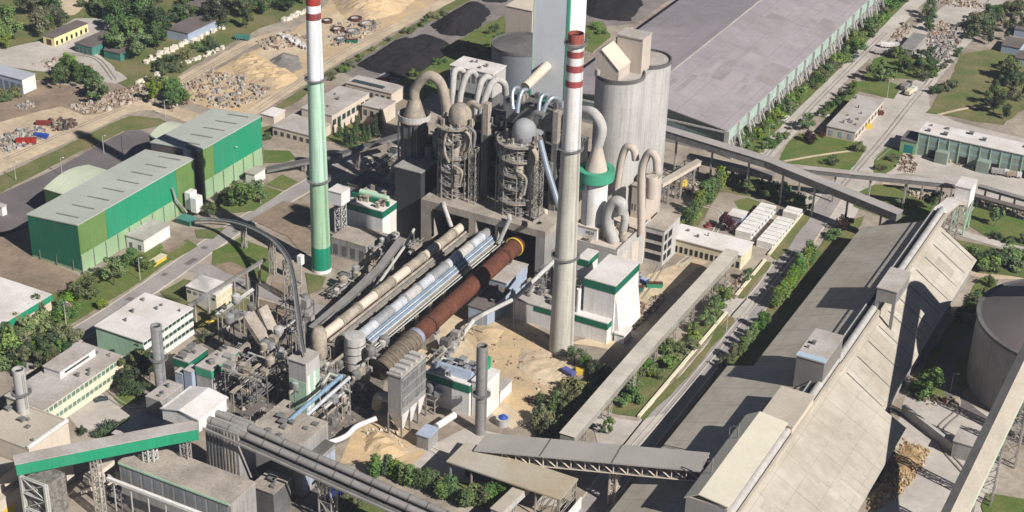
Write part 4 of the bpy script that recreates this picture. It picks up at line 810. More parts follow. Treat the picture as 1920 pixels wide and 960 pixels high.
# rusty kiln
def kiln(name, label, x, ya, yb, za, zb, r, m, tyres=(), cat='kiln', ends=None):
    t = thing(name, label, cat, (x, ya, 0)); L_ = Vector((0, yb-ya, zb-za)).normalized()
    MB().tube([(x, ya, za), (x, yb, zb)], r, 32).obj('shell', m, t, True)
    for f_ in tyres:
        p = Vector((x, ya+(yb-ya)*f_, za+(zb-za)*f_)); MB().tube([p-L_*.7, p+L_*.7], r+.4, 32).obj('tyre', m_ringr, t, True)
        mb = MB(); mb.hexa([(x-r-1, p.y-2, -.2), (x+r+1, p.y-2, -.2), (x+r+1, p.y+2, -.2), (x-r-1, p.y+2, -.2)], [(x-r*.9, p.y-1.4, p.z-r*.9), (x+r*.9, p.y-1.4, p.z-r*.9), (x+r*.9, p.y+1.4, p.z-r*.9), (x-r*.9, p.y+1.4, p.z-r*.9)]); pier = mb.obj('pier', m_dust, t)
        for s in (-1, 1): MB().tube([(x+s*r*.85, p.y-1, p.z-r*.75), (x+s*r*.85, p.y+1, p.z-r*.75)], .7, 12).obj('roller', m_grst, pier)
    n = int((yb-ya)/2.2); mb = MB()
    for i in range(1, n): p = Vector((x, ya+(yb-ya)*i/n, za+(zb-za)*i/n)); mb.tube([p-L_*.06, p+L_*.06], r+.035, 32)
    mb.obj('weld_seam', m_ringr if m is m_rust else m_grst, t)
    return t
KZ = 11.
ka = G(776, 634, 8.5).y
kt = kiln('rotary_kiln', 'rust red rotary kiln running up to the yellow ringed opening', k3, ka, KY+8, 8.8, 11.6, 2.95, m_rust, (.12, .52, .78))
p = Vector((k3, KY-1, 11.4)); MB().ring(0, 0, 2.98, 3.5, -.5, .5, 32)
mb = MB(); 
for rr_ in (3.35,): 
    pts = [(p.x+rr_*math.cos(a*math.pi/16), p.y, p.z+rr_*math.sin(a*math.pi/16)) for a in range(33)]; mb.tube(pts, .32, 6)
mb.obj('yellow_ring', m_yell, kt)
MB().tube([(k3, ka-.6, 8.75), (k3, ka+1.1, 8.85)], 3.25, 32).obj('end_ring', mat('blue_grey_ring', (.25, .27, .36), .6), kt, True)
# dusty hood beyond the kiln mouth
t = thing('kiln_hood', 'dusty tan ribbed hood at the lower mouth of the rust red kiln', 'kiln hood', (k3, ka-8, 0)); mb = MB(); 
P_ = arc([(k3, ka-.7, 8.7), (k3, ka-6, 8.2), (k3-.6, ka-12, 7.2), (k3-1.5, ka-17, 5.5)], 8); mb.tube(P_, [3.5]*len(P_), 24); mb.obj('shell', mat('tan_dust_shell', (.17, .135, .10), .9, var=.4, scale=.3), t, True)
for i in range(2, len(P_)-1, 3): d = (P_[i+1]-P_[i]).normalized(); MB().tube([P_[i]-d*.25, P_[i]+d*.25], 3.7, 24).obj('rib', mat('rib_dust', (.19, .155, .12), .95), t, True)
MB().box(k3-4, k3+4, ka-15, ka-3, -.2, 5).obj('base', m_dust, t)
# beige line and blue white line
def pipeline(name, label, x, ya, yb, z, r, m, segs, racks, rm, nbl=0):
    t = thing(name, label, 'pipeline', (x, (ya+yb)/2, 0)); n = segs; L_ = (yb-ya)/n; rnd = random.Random(int(x))
    for i in range(n):
        rr_ = r*(1 if i % 2 else .93); MB().tube([(x, ya+L_*i+.15, z), (x, ya+L_*(i+1)-.15, z)], rr_, 22).obj('shell', m[i % len(m)], t, True)
        MB().tube([(x, ya+L_*(i+1)-.5, z), (x, ya+L_*(i+1)+.5, z)], r*1.13, 22).obj('collar', m_steel if nbl else m_dust2, t, True)
    MB().box(x-r-.5, x+r+2.6, ya, yb, z-r-.9, z-r-.4).obj('deck', m_dust2, t)
    mb = MB()
    for q in (x-r-.45, x+r+2.5):
        for h in (.5, 1.1): mb.box(q-.04, q+.04, ya, yb, z-r-.4+h, z-r-.34+h)
        y = ya
        while y < yb: mb.box(q-.04, q+.04, y, y+.08, z-r-.4, z-r+.76); y += 2
    mb.obj('railing', m_rail, t)
    for q, rr_, mm in racks: MB().tube([(x+q[0], ya, z+q[1]), (x+q[0], yb, z+q[1])], rr_, 8).obj('side_pipe', mm, t, True)
    y = ya+2
    while y < yb: lattice(x+.8, y, r*2+1.5, 1.2, 0, z-r-.9, r=.2).obj('support', m_dust2, t); y += 9
    return t
y1a = G(600, 636, 12).y; y2a = G(672, 645, 12).y
pipeline('beige_pipeline', 'dusty beige pipeline on trestles, leftmost of the three kiln lines', k1, y1a+2, KY+6, 12, 1.75, [m_beige, m_dust2], 9, [((2.7, -.8), .5, m_dust2), ((3.7, -1.), .35, m_grst)], m_dust2)
pipeline('silver_pipeline', 'silver and pale blue clad pipeline between beige line and rusty kiln', k2, y2a+3, KY+6, 13, 1.9, [m_silver, m_steel, m_silver, m_silo], 10, [((2.6, -.1), .32, m_blue), ((3.2, -.5), .32, m_silver), ((3.8, -.9), .3, m_blue), ((4.4, -1.2), .3, m_silver), ((5.3, -2.2), .28, m_rail), ((6.1, -2.6), .22, m_rail)], m_rail, 1)
t = thing('round_vessel', 'fat round grey vessel at the lower end of the silver pipeline', 'vessel', (k2, y2a, 0))
MB().lathe(k2, y2a, [(3.2, 3), (3.4, 5), (3.4, 14.2), (3.2, 14.8), (.8, 15.2)], 32).obj('drum', m_silo, t, True)
for z in (6, 9, 12): MB().ring(k2, y2a, 3.38, 3.6, z, z+.3, 32).obj('hoop', m_grst, t, True)
for a in range(4): MB().box(k2+2.4*math.cos(a*1.57+.8)-.3, k2+2.4*math.cos(a*1.57+.8)+.3, y2a+2.4*math.sin(a*1.57+.8)-.3, y2a+2.4*math.sin(a*1.57+.8)+.3, -.2, 3.2).obj('leg', m_grst, t)
t = thing('round_vessel', 'dusty beige cone topped vessel at the lower end of the beige pipeline', 'vessel', (k1, y1a, 0)); MB().lathe(k1, y1a, [(.8, 2), (2.6, 6), (2.6, 14), (1.6, 16), (1.2, 16.3)], 28).obj('drum', m_dust2, t, True); lattice(k1, y1a, 5, 5, 0, 9).obj('support', m_lat, t)
# preheater towers
def preheater(label, px, topz, dome_px, r, ducts, W=10.5, Y=None, dm=m_dust2, ph=0.):
    Y = KY+10; x = F(px, 330, Y).x; t = thing('preheater_tower', label, 'preheater tower', (x, Y, 20)); rnd = random.Random(int(x)); H0, H1 = 20, topz
    mb = MB(); n = 8; cs = []
    for i in range(n): a = i*math.pi/4+.39; cs.append((x+W/2*1.12*math.cos(a), Y+W/2*1.12*math.sin(a)))
    for i, c in enumerate(cs):
        mb.box(c[0]-.17, c[0]+.17, c[1]-.17, c[1]+.17, H0, H1); q = cs[(i+1) % n]
        for k in range(14):
            za = H0+(H1-H0)*k/14; zb = H0+(H1-H0)*(k+1)/14
            if rnd.random() < .8: mb.tube([(c[0], c[1], za), (q[0], q[1], zb)], .09, 4)
            if rnd.random() < .8: mb.tube([(q[0], q[1], za), (c[0], c[1], zb)], .09, 4)
            if k % 2 == 0: mb.tube([(c[0], c[1], zb), (q[0], q[1], zb)], .11, 4)
    mb.obj('frame', m_lat, t)
    def wedge(ri, ro, z0, z1, a0, a1, m, nm):
        g = MB(); K = 14
        for i in range(K):
            p, q = a0+(a1-a0)*i/K, a0+(a1-a0)*(i+1)/K; c4 = [(x+r_*math.cos(w_), Y+r_*math.sin(w_)) for r_, w_ in ((ri, p), (ro, p), (ro, q), (ri, q))]; g.hexa([v+(z0,) for v in c4], [v+(z1,) for v in c4])
        return g
    lv = [H0+(H1-H0)*v for v in (0, .2, .4, .58, .79, 1)]
    for k, z in enumerate(lv[1:]):
        top_ = k == 4; ro = W/2*(1.25 if top_ else rnd.uniform(.98, 1.16)); a0 = 0 if top_ else rnd.uniform(2.6, 3.6); a1 = 6.283 if top_ else a0+rnd.uniform(2.2, 3.6)
        plat = wedge(.6 if top_ else ro*.5, ro+.5, z-.3, z+.1, a0, a1, 0, 0).obj('platform', m_dust2, t)
        g = wedge(ro+.42, ro+.5, z+1.05, z+1.15, a0, a1, 0, 0); g2 = wedge(ro+.42, ro+.5, z+.5, z+.6, a0, a1, 0, 0); g.add(g2.v, g2.f)
        for i in range(15):
            a = a0+(a1-a0)*i/14; xx, yy = x+(ro+.45)*math.cos(a), Y+(ro+.45)*math.sin(a); g.box(xx-.05, xx+.05, yy-.05, yy+.05, z, z+1.2)
        g.obj('railing', m_rail, plat)
        sgn = 1 if k % 2 else -1; cxx, cyy = x+sgn*W*.17, Y-W*.24*(1+.2*sgn)
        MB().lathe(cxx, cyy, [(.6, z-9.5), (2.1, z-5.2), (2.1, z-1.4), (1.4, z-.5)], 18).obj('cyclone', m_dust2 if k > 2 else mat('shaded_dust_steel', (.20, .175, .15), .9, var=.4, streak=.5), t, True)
        MB().lathe(x-sgn*W*.24, Y-W*.3, [(.4, z-8), (1.2, z-5), (1.2, z-2)], 14).obj('cyclone', m_grst, t, True)
        MB().tube(arc([(cxx, cyy, z-9), (cxx+sgn*1.3, cyy-.8, z-11), (x-sgn*W*.25, Y-W*.3, z-13)], 4), .45, 8).obj('duct', m_dust2, t, True)
        MB().tube([(cxx, cyy-1, z-.6), (x-sgn*W*.3, Y-W*.4, z+2.5 if not top_ else z+.5)], .55, 8).obj('duct', m_silo, t, True)
        for i in range(7):
            xx, yy = x+rnd.uniform(-.45, .45)*W, Y-rnd.uniform(.15, .5)*W; hh = rnd.uniform(.8, 2.8); q_ = rnd.uniform(.25, .6); MB().box(xx-q_, xx+q_, yy-q_, yy+q_, z+.1, z+hh).obj('machine', rnd.choice((m_dust2, m_grst, m_silo, m_cdark)), t)
    d = F(dome_px[0], dome_px[1], Y); MB().box(x-W*.3, x+W*.3, Y+1, Y+W*.55, H0, H1-1).obj('shade_core', mat('shade_core_dark', (.05, .048, .045), .95, var=.4), t)  # solid dark core added so the tower throws shade on its neighbour
    MB().lathe(d.x, Y, [(r*.75, H1), (r, H1+1.5), (r, d.z), (r*.93, d.z+r*.4), (r*.7, d.z+r*.75), (r*.35, d.z+r*.95), (.1, d.z+r)], 24).obj('dome', dm, t, True)
    for sx_ in (-1, 1): MB().box(d.x+sx_*r*1.3-.5, d.x+sx_*r*1.3+.5, Y-2, Y-1, H1, H1+4).obj('machine', m_dust2, t)
    zz = lv[3]; MB().tube(arc([(x+W*.4, Y-1, H1-1), (x+W*.62, Y-2, H1-4), (x+W*.45, Y-2.5, zz+2)], 5), 1.3, 12).obj('duct', m_dust2, t, True)
    return t, x, Y
z_t1 = F(856, 232, KY+10).z; z_t2 = F(972, 262, KY+10).z
T1, t1x, TYY = preheater('dusty preheater tower with steel platforms and brown dome, left of the two', 852, z_t1, (863, 214), 4.2, 1)
T2, t2x, _ = preheater('dusty preheater tower with grey dome under the silver hoops, right of the two', 972, z_t2, (983, 244), 4.3, 1, W=12, dm=mat('grey_dome', (.33, .34, .35), .7, var=.25))
# vertical concrete slabs between
for i, (px_, w_, yt, Y_, m, lb) in enumerate(((910, 2.4, 195, KY+13, m_dust, 'slim pale concrete shaft between the two preheater towers'), (1042, 2., 210, KY+16, m_dust, 'slim shaft behind the right preheater tower'))):
    q = F(px_, yt, Y_); t = thing('elevator_shaft', lb, 'shaft', (q.x, Y_, 20)); MB().box(q.x-w_/2, q.x+w_/2, Y_, Y_+2.5, q.z-12, q.z).obj('head', m, t); MB().box(q.x-w_/2, q.x+w_/2, Y_, Y_+2.5, 20, q.z-12).obj('wall', m_cdark, t); MB().box(q.x-w_/2-.1, q.x-w_/2+.5, Y_-.12, Y_-.003, 20, q.z-2).obj('rail', m_grst, t)  # wall below the head in darker concrete, shadow put into the colour
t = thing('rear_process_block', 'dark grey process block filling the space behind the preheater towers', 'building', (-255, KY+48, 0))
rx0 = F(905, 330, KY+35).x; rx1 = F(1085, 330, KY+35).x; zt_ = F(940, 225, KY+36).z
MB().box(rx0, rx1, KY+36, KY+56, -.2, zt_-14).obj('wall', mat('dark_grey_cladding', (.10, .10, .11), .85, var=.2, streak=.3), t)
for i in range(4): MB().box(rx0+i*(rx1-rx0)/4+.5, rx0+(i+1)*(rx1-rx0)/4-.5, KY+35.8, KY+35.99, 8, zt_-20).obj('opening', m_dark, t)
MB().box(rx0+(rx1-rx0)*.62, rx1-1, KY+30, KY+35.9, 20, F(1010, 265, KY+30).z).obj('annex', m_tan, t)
lattice((rx0+rx1)/2-6, KY+34.6, 10, 1.8, 20, zt_-6, r=.18).obj('frame', m_lat, t)
# conditioning towers left
def cond(label, px, py, Y, r, zcone, m=m_cgrey, n=28):
    m = m_cdark; q = F(px, py, Y); t = thing('conditioning_tower', label, 'tower', (q.x, Y, 0)); MB().cyl(q.x, Y, r, r, 6, q.z, n).obj('drum', m, t, True); MB().ring(q.x, Y, r-.1, r+.9, q.z-.2, q.z+.2, n).obj('platform', m_dust2, t)  # dark concrete drum paints in the shadow of the preheaters
    MB().ring(q.x, Y, r+.6, r+.9, q.z+.2, q.z+2.2, n).obj('parapet', m_silo, t)
    MB().lathe(q.x, Y, [(r*.85, q.z), (r*.42, q.z+zcone)], n).obj('cone', m_dust2, t, True); return t, q
t, q = cond('fat grey tower with hooked duct on top, left of the preheaters', 777, 222, KY+18, 5.2, 7.5, m_cgrey)
top = F(810, 150, KY+18)
MB().tube(arc([(q.x, KY+18, q.z+7), (q.x+.5, KY+18, q.z+12), (top.x-2.2, KY+18.5, top.z+1), (top.x+2, KY+20, top.z-1), (top.x+4, KY+21, top.z-9), (top.x+4.5, KY+22, top.z-22)], 7), 1.85, 18).obj('duct', m_dust2, t, True)
for k in range(4): MB().box(q.x-4+k*2.6, q.x-3.4+k*2.6, KY+12.6, KY+13, 0, q.z).obj('rib', m_cdark, t)
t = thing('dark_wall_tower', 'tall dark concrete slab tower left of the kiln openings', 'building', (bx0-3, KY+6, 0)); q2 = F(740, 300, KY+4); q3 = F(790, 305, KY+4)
MB().box(q2.x, q3.x-.2, KY+4, KY+16, -.2, F(760, 318, KY+4).z).obj('wall', mat('shaded_concrete', (.045, .044, .048), .95, var=.3, streak=.4), t); MB().box(q2.x-.2, q3.x, KY+3.8, KY+16.2, F(760, 318, KY+4).z, F(760, 318, KY+4).z+.4).obj('roof', m_cgrey, t)  # near black wall colour includes the shade lying on the slab
t = thing('fan_drum', 'rounded grey fan housing in the shade left of the slab tower', 'fan', F(735, 320, KY+22)); l = t.location; MB().tube([(l.x-3, l.y, 8), (l.x+4, l.y, 8)], 5, 20).obj('housing', m_cgrey, t, True); MB().tube(arc([(l.x, l.y, 12), (l.x+2, l.y+2, 18), (l.x+8, l.y+2, 22), (l.x+14, l.y, 26)], 5), 2.2, 12).obj('duct', m_cgrey, t, True); MB().box(l.x-5, l.x+6, l.y-3, l.y+3, -.2, 4).obj('base', m_cgrey, t)
b = bld('service_block', 'low dark grey block in the shade between annex and slab tower', 'building', 12, ext=(q2.x-15, q2.x-1, KY+14, KY+30), wall=m_cgrey, roof=m_darkroof); vents(b, 5, 1.2)
b = bld('service_block', 'lower grey service block behind the white and green filter house', 'building', 8, ext=(q2.x-30, q2.x-16, KY+18, KY+32), wall=m_cgrey, roof=m_darkroof); vents(b, 5, 1.2)
# white tubes above T1 and silver hoops above T2
for i, (pts, Yb, r, m) in enumerate((([(848,190),(850,150),(853,133),(862,129),(870,136)], KY+26, 1.15, m_silo), ([(862,190),(868,160),(876,140),(886,134),(892,142)], KY+26, 1.15, m_silo), ([(893,205),(899,165),(905,150),(914,144),(924,152)], KY+26, 1.2, m_silo), ([(903,208),(915,170),(924,154),(934,149),(946,158),(948,176)], KY+26, 1.25, m_silo))):
    P_ = [F(p[0], p[1], Yb+j*2) for j, p in enumerate(pts)]; b0 = P_[0].copy(); b0.z -= 10
    t = thing('vent_duct', ['leftmost pale arched duct above the brown dome', 'second pale arched duct above the brown dome', 'third pale arched duct, right of the brown dome', 'rightmost and longest pale arched duct beside the shaft'][i], 'duct', b0, 'pale arched ducts'); MB().tube(arc([b0]+P_, 6), r, 14).obj('pipe', m, t, True)
for i, pts in enumerate(([(962,205),(960,180),(964,166),(972,164)], [(970,212),(974,185),(980,170),(988,168)], [(1010,215),(1012,190),(1018,178),(1026,177)], [(1014,222),(1024,197),(1034,184),(1044,183)])):
    P_ = [F(p[0], p[1], KY+12+j*2) for j, p in enumerate(pts)]; t = thing('silver_duct', ['leftmost silver duct above the grey dome', 'second silver duct above the grey dome', 'third silver duct, near the shaft behind the grey dome', 'rightmost silver duct next to the white tower'][i], 'duct', P_[0], 'silver ducts above the grey dome'); MB().tube(arc(P_, 6), .75, 12).obj('pipe', mat('duct_steel', (.40, .45, .52), .35, .5, var=.2), t, True)
t = thing('filter_roof', 'long flat dusty filter house under the silver ducts', 'building', F(1000, 175, KY+22)); l = t.location; a = F(955, 165, KY+20); c = F(1052, 195, KY+20)
MB().box(a.x, c.x, KY+18, KY+27, a.z-12, a.z-4).obj('wall', m_grst, t); MB().box(a.x-.3, c.x+.3, KY+17.7, KY+27.3, a.z-4, a.z-3.6).obj('roof', m_cdark, t)
rnd = random.Random(3)
for k in range(14): xx = rnd.uniform(a.x+1, c.x-1); yy = rnd.uniform(KY+18.5, KY+26); q_ = rnd.uniform(.4, 1.); MB().box(xx-q_, xx+q_, yy-q_, yy+q_, a.z-3.6, a.z-rnd.uniform(.5, 2.6)).obj('roof_machine', rnd.choice((m_dust2, m_steel, m_teal, m_cdark)), t)
for k in range(5): MB().box(a.x+k*(c.x-a.x)/4-.3, a.x+k*(c.x-a.x)/4+.3, KY+18, KY+18.6, 20, a.z-12).obj('leg', m_lat, t)
t = thing('silver_chute', 'long slanting silver pipe between right preheater and concrete chimney', 'pipe', (0, 0, 0)); P_ = [F(1012, 262, KY+5), F(1024, 310, KY+4), F(1052, 400, KY+2)]; t.location = P_[2]; MB().tube(P_, 1.1, 14).obj('pipe', mat('duct_steel', (.40, .45, .52)), t, True)
for (a, c, r, m, lb) in (((832, 385), (846, 425), .8, m_silo, 'short white bent pipe at the beige pipeline opening'), ((956, 410), (935, 455), .8, m_silo, 'white slanting pipe above the rust red kiln mouth'), ((1024, 400), (1002, 416), .8, m_beige, 'short beige pipe on the roof edge of the kiln building')):
    P_ = [F(a[0], a[1], KY-1), F(c[0], c[1], KY-2)]; t = thing('bent_pipe', lb, 'pipe', P_[1]); MB().tube([P_[0]+Vector((-1, 1.5, 0)), P_[0]]+[P_[1]], r, 10).obj('pipe', m, t, True)
# ================================================================== dark steel process building behind the preheaters
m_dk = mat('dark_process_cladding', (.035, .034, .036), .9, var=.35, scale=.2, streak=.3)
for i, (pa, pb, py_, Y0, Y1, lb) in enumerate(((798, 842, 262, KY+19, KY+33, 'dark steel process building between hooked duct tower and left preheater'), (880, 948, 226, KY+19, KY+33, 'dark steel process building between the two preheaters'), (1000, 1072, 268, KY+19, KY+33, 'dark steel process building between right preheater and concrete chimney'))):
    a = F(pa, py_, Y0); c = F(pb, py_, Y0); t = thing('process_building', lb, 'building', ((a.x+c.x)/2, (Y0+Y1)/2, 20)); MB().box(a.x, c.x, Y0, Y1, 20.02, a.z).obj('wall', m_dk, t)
    MB().box(a.x-.2, c.x+.2, Y0-.2, Y1+.2, a.z, a.z+.4).obj('roof', mat('blackish_roof', (.09, .085, .08), .95, var=.4, scale=.4), t)  # blackish roof colour, mottled at random
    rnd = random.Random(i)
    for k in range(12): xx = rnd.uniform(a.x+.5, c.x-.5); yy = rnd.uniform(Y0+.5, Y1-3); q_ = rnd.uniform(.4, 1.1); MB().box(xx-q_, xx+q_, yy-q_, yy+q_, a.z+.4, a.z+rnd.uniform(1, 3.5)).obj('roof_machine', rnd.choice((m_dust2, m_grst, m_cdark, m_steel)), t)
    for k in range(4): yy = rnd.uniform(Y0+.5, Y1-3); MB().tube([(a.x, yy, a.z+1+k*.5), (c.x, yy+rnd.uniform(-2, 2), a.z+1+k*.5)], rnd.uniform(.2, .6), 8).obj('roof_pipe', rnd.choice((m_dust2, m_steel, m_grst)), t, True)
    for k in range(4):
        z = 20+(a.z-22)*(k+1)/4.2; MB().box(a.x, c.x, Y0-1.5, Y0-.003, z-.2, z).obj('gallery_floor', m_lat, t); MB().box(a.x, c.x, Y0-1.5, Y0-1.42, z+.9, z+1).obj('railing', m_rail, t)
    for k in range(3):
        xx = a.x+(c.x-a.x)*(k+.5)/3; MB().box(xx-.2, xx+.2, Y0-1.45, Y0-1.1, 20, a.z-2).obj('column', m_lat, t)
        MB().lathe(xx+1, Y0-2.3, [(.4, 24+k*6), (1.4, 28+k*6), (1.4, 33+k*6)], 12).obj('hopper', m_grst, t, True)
# ================================================================== WHITE FILTER HOUSES
def filter_house(label, L, N_, Rr, h, band=2.2, y0=True, z0=-.3, wall=m_white, hh=None, roofm=m_whiteroof, bm_=None):
    b = bld('filter_house', label, 'filter house', h, px=(L, N_, Rr), wall=wall, roof=roofm, over=.12, z0=z0)
    bm_ = bm_ or m_dgreen
    panel(b, 'green_band', 'y', -.12, b.x1-b.x0+.12, h-.4-band, h-.36, bm_, .14); panel(b, 'green_band', 'x', -.1, b.y1-b.y0+.12, h-.4-band, h-.36, bm_, .14)
    return b
wl = filter_house('long low white filter building with green band at the foot of the concrete chimney', (1066, 575), (1139, 606), (1176, 570), 8.2)
for i in range(1): pass
b = bld('filter_house', 'white filter building left of the concrete chimney foot with junk on its roof', 'filter house', 8, px=((975, 548), (1062, 588), (1085, 560)), wall=m_white, roof=m_greyroof); vents(b, 10, 1.4, hh=1.6); panel(b, 'green_band', 'y', 8, b.x1-b.x0, 5.6, 7.6, m_dgreen, .14)
yb0 = G(1190, 575).y
tb = filter_house('tall white filter house with green roof band right of the concrete chimney', (1106, 511), (1154, 536), (1194, 490), 21, 2.8)
MB().hexa([(tb.x1+.1, tb.y0+1, 0), (tb.x1+2.4, tb.y0+1, 0), (tb.x1+2.4, tb.y1-1, 0), (tb.x1+.1, tb.y1-1, 0)], [(tb.x1+.1, tb.y0+1, 15), (tb.x1+.4, tb.y0+1, 14), (tb.x1+.4, tb.y1-1, 14), (tb.x1+.1, tb.y1-1, 15)]).obj('hopper_skirt', m_white, tb.t)
tb2 = filter_house('narrow white filter house with green band squeezed behind the tall one', (1084, 482), (1103, 488), (1120, 470), 17, 2.2)
t = thing('stair_scaffold', 'steel stair scaffold between chimney and tall white filter house', 'steel frame', (tb.x0-2.5, tb.y0-1, 0)); lattice(tb.x0-2.6, tb.y0+1, 3.2, 4, 0, 18, r=.15).obj('frame', m_lat, t)
for k in range(2): MB().cyl(tb.x0-1.2-k*2.6, tb.y0-1.4, .8, .8, 6, 17, 12).obj('pipe', m_white, t, True)
b = bld('annex_hut', 'small white hut beside the low filter building', 'hut', 3.5, ext=(wl.x1+1.5, wl.x1+5, wl.y0+3, wl.y0+9), wall=m_white, roof=m_whiteroof)
b = bld('compressor_hut', 'small dark green roofed hut beside the rust red kiln', 'hut', 7, px=((880, 570), (914, 582), (946, 540)), wall=m_bw, roof=m_darkroof); vents(b, 5, 1.2)
b = bld('compressor_hut', 'grey roofed hut under the kiln opening, behind the dark green one', 'hut', 9, px=((918, 520), (950, 530), (985, 494)), wall=m_bw, roof=m_greyroof)
b = filter_house('white filter house with green band left of the kiln openings', (650, 376), (717, 396), (745, 360), 14, 2.6); vents(b, 16, 1.5, hh=1.8, m=m_dust2); fh = b
MB().box(b.x0, b.x1, b.y0+4, b.y0+5, b.h, b.h+1.8).obj('duct', m_dgreen, b.t); MB().tube([(b.x0+2, b.y0+7, b.h+1.5), (b.x1-2, b.y0+7, b.h+1.5)], 1.2, 12).obj('duct', m_mint, b.t, True)
b = bld('concrete_bunker', 'low dusty concrete bunker below the left white filter house', 'bunker', 7.5, px=((620, 444), (686, 462), (712, 440)), wall=m_cgrey, roof=m_dust, over=.05); grid(b, 'y', 4, 1, 5, .5, m_cdark, 'panel')
b = bld('deck_block', 'flat dusty deck block behind the concrete bunker', 'bunker', 5.5, ext=(b.x0+4, b.x1+14, b.y1+.5, fh.y0-.5), wall=m_dust, roof=m_dust)
q = G(634, 460, 0); t = thing('stair_tower', 'white stair tower with boxy head beside the green chimney', 'stair tower', (q.x, q.y+2, 0)); lattice(q.x, q.y+2, 3, 3, 0, 17, r=.16).obj('frame', m_rail, t); MB().box(q.x-3, q.x+2.6, q.y-1, q.y+5, 17, 22).obj('head_house', m_white, t); MB().box(q.x-3.2, q.x+2.8, q.y-1.2, q.y+5.2, 22, 22.3).obj('roof', m_whiteroof, t)
b = filter_house('white filter building with dark green band left of the grey brown stack', (805, 692), (880, 722), (915, 690), 11.5, 2.6); vents(b, 26, 1.5, hh=1.7, m=m_steel); fb = b
MB().hexa([(b.x0+2, b.y0+2, b.h), (b.x1-1, b.y0+2, b.h), (b.x1-1, b.y0+5.5, b.h), (b.x0+2, b.y0+5.5, b.h)], [(b.x0+2, b.y0+3, b.h+2.4), (b.x1-1, b.y0+3, b.h+2.4), (b.x1-1, b.y0+4, b.h+2.4), (b.x0+2, b.y0+4, b.h+2.4)]).obj('duct', m_bw, b.t)
b = bld('white_panel_house', 'tall thin white house right behind the grey brown stack', 'house', 13, ext=(fb.x1+.4, fb.x1+5, fb.y0+1, fb.y0+10), wall=m_white, roof=m_whiteroof); MB().box(b.x0+.5, b.x0+1.5, b.y0+6, b.y0+9, b.h, b.h+4).obj('green_box', m_green, b.t)
b = bld('white_hut', 'low white hut on the excavated sand', 'hut', 4.5, px=((925, 728), (938, 733), (960, 712)), wall=m_white, roof=m_greyroof)
# gray bag filter on hoppers
n_ = G(752, 706, 22); l_ = G(727, 698, 22); r_2 = G(806, 668, 22)
t = thing('bag_filter', 'tall grey louvred bag filter on white hoppers at lower centre', 'filter', ((l_.x+n_.x)/2, (n_.y+r_2.y)/2, 0)); X0, X1, Y0, Y1 = l_.x, n_.x, n_.y, r_2.y
MB().box(X0, X1, Y0, Y1, 8, 21.5).obj('casing', m_cgrey, t); MB().box(X0-.3, X1+.3, Y0-.3, Y1+.3, 21.5, 22).obj('roof', m_greyroof, t)
for k in range(5): MB().box(X1+.003, X1+.2, Y0+(Y1-Y0)*k/5+.3, Y0+(Y1-Y0)*(k+1)/5-.2, 10, 21).obj('louvre', m_grst, t)
for k in range(4): MB().box(X1+.21, X1+.35, Y0, Y1, 10+k*3.4, 10.3+k*3.4).obj('rail', m_steel, t)
for k in range(3):
    ya = Y0+(Y1-Y0)*k/3; yb_ = Y0+(Y1-Y0)*(k+1)/3; MB().hexa([((X0+X1)/2-.5, (ya+yb_)/2-.5, 2), ((X0+X1)/2+1.5, (ya+yb_)/2-.5, 2), ((X0+X1)/2+1.5, (ya+yb_)/2+.5, 2), ((X0+X1)/2-.5, (ya+yb_)/2+.5, 2)], [(X0, ya, 8), (X1+.1, ya, 8), (X1+.1, yb_, 8), (X0, yb_, 8)]).obj('hopper', m_white, t)
for xx in (X0, X1):
    for k in range(4): yy = Y0+(Y1-Y0)*k/3; MB().box(xx-.2, xx+.2, yy-.2, yy+.2, -.2, 8).obj('leg', m_grst, t)
for k in range(5): MB().box(X0+.3, X1-.3, Y0+(Y1-Y0)*k/5+.3, Y0+(Y1-Y0)*k/5+1.6, 22.003, 22.9).obj('roof_box', m_silo, t)
t = thing('spiral_duct', 'dark sloping duct left of the grey bag filter', 'duct', (X0-6, Y0+2, 0)); MB().tube(arc([(X0, Y0+2, 12), (X0-5, Y0+3, 10), (X0-8, Y0+6, 4)], 5), 1.6, 12).obj('pipe', m_tube, t, True)
t = thing('white_pipe', 'long white pipe snaking from the lower process area to the bag filter', 'pipe', G(668, 815, 3)); MB().tube(arc([G(560, 845, 6), G(640, 822, 5), G(668, 800, 4.5), G(706, 784, 6)], 6), .8, 10).obj('pipe', m_white, t, True)
t = thing('thin_belt', 'thin bent white belt gallery crossing the sand beside the rusty kiln', 'conveyor', G(862, 635, 2)); P_ = [G(862, 635, 1.5), G(888, 600, 6), G(905, 590, 8), G(965, 560, 12), G(1040, 488, 22)]
MB().tube(P_, .75, 8).obj('gallery', m_rail, t); 
for p in P_[1:4]: MB().tube([(p.x, p.y, -.1), (p.x, p.y, p.z)], .18, 6).obj('support', m_lat, t)
# ================================================================== RIGHT COMPLEX under the silos
b = bld('mill_building', 'wide beige mill building with dusty flat roof below the tall silos', 'building', 15, px=((1075, 448), (1157, 474), (1214, 412)), wall=m_silo, roof=mat('pale_pink_dust', (.60, .52, .45), .95, var=.25, scale=.2, col2=(.48, .41, .35)), over=.05); mb_ = b
for s in ('x', 'y'): panel(b, 'parapet', s, 0, (b.y1-b.y0) if s == 'x' else (b.x1-b.x0), 15.003, 16, m_silo, -.35)
vents(b, 10, 1.6, hh=1.5, m=m_dust2)
for k in range(3): panel(b, 'recess', 'x', 3+k*10, 9+k*10, 1, 12, m_beige, .1)
rm = bld('mill_rear_block', 'tan process block with dark windows between mill roof and silos', 'building', 28, ext=(b.x0+10, b.x1-2, b.y1-1, b.y1+12), wall=m_tan, roof=m_dust); grid(rm, 'y', 5, 18, 20.5, .25, m_dark)
vents(rm, 8, 1.6, hh=2, m=m_dust2)
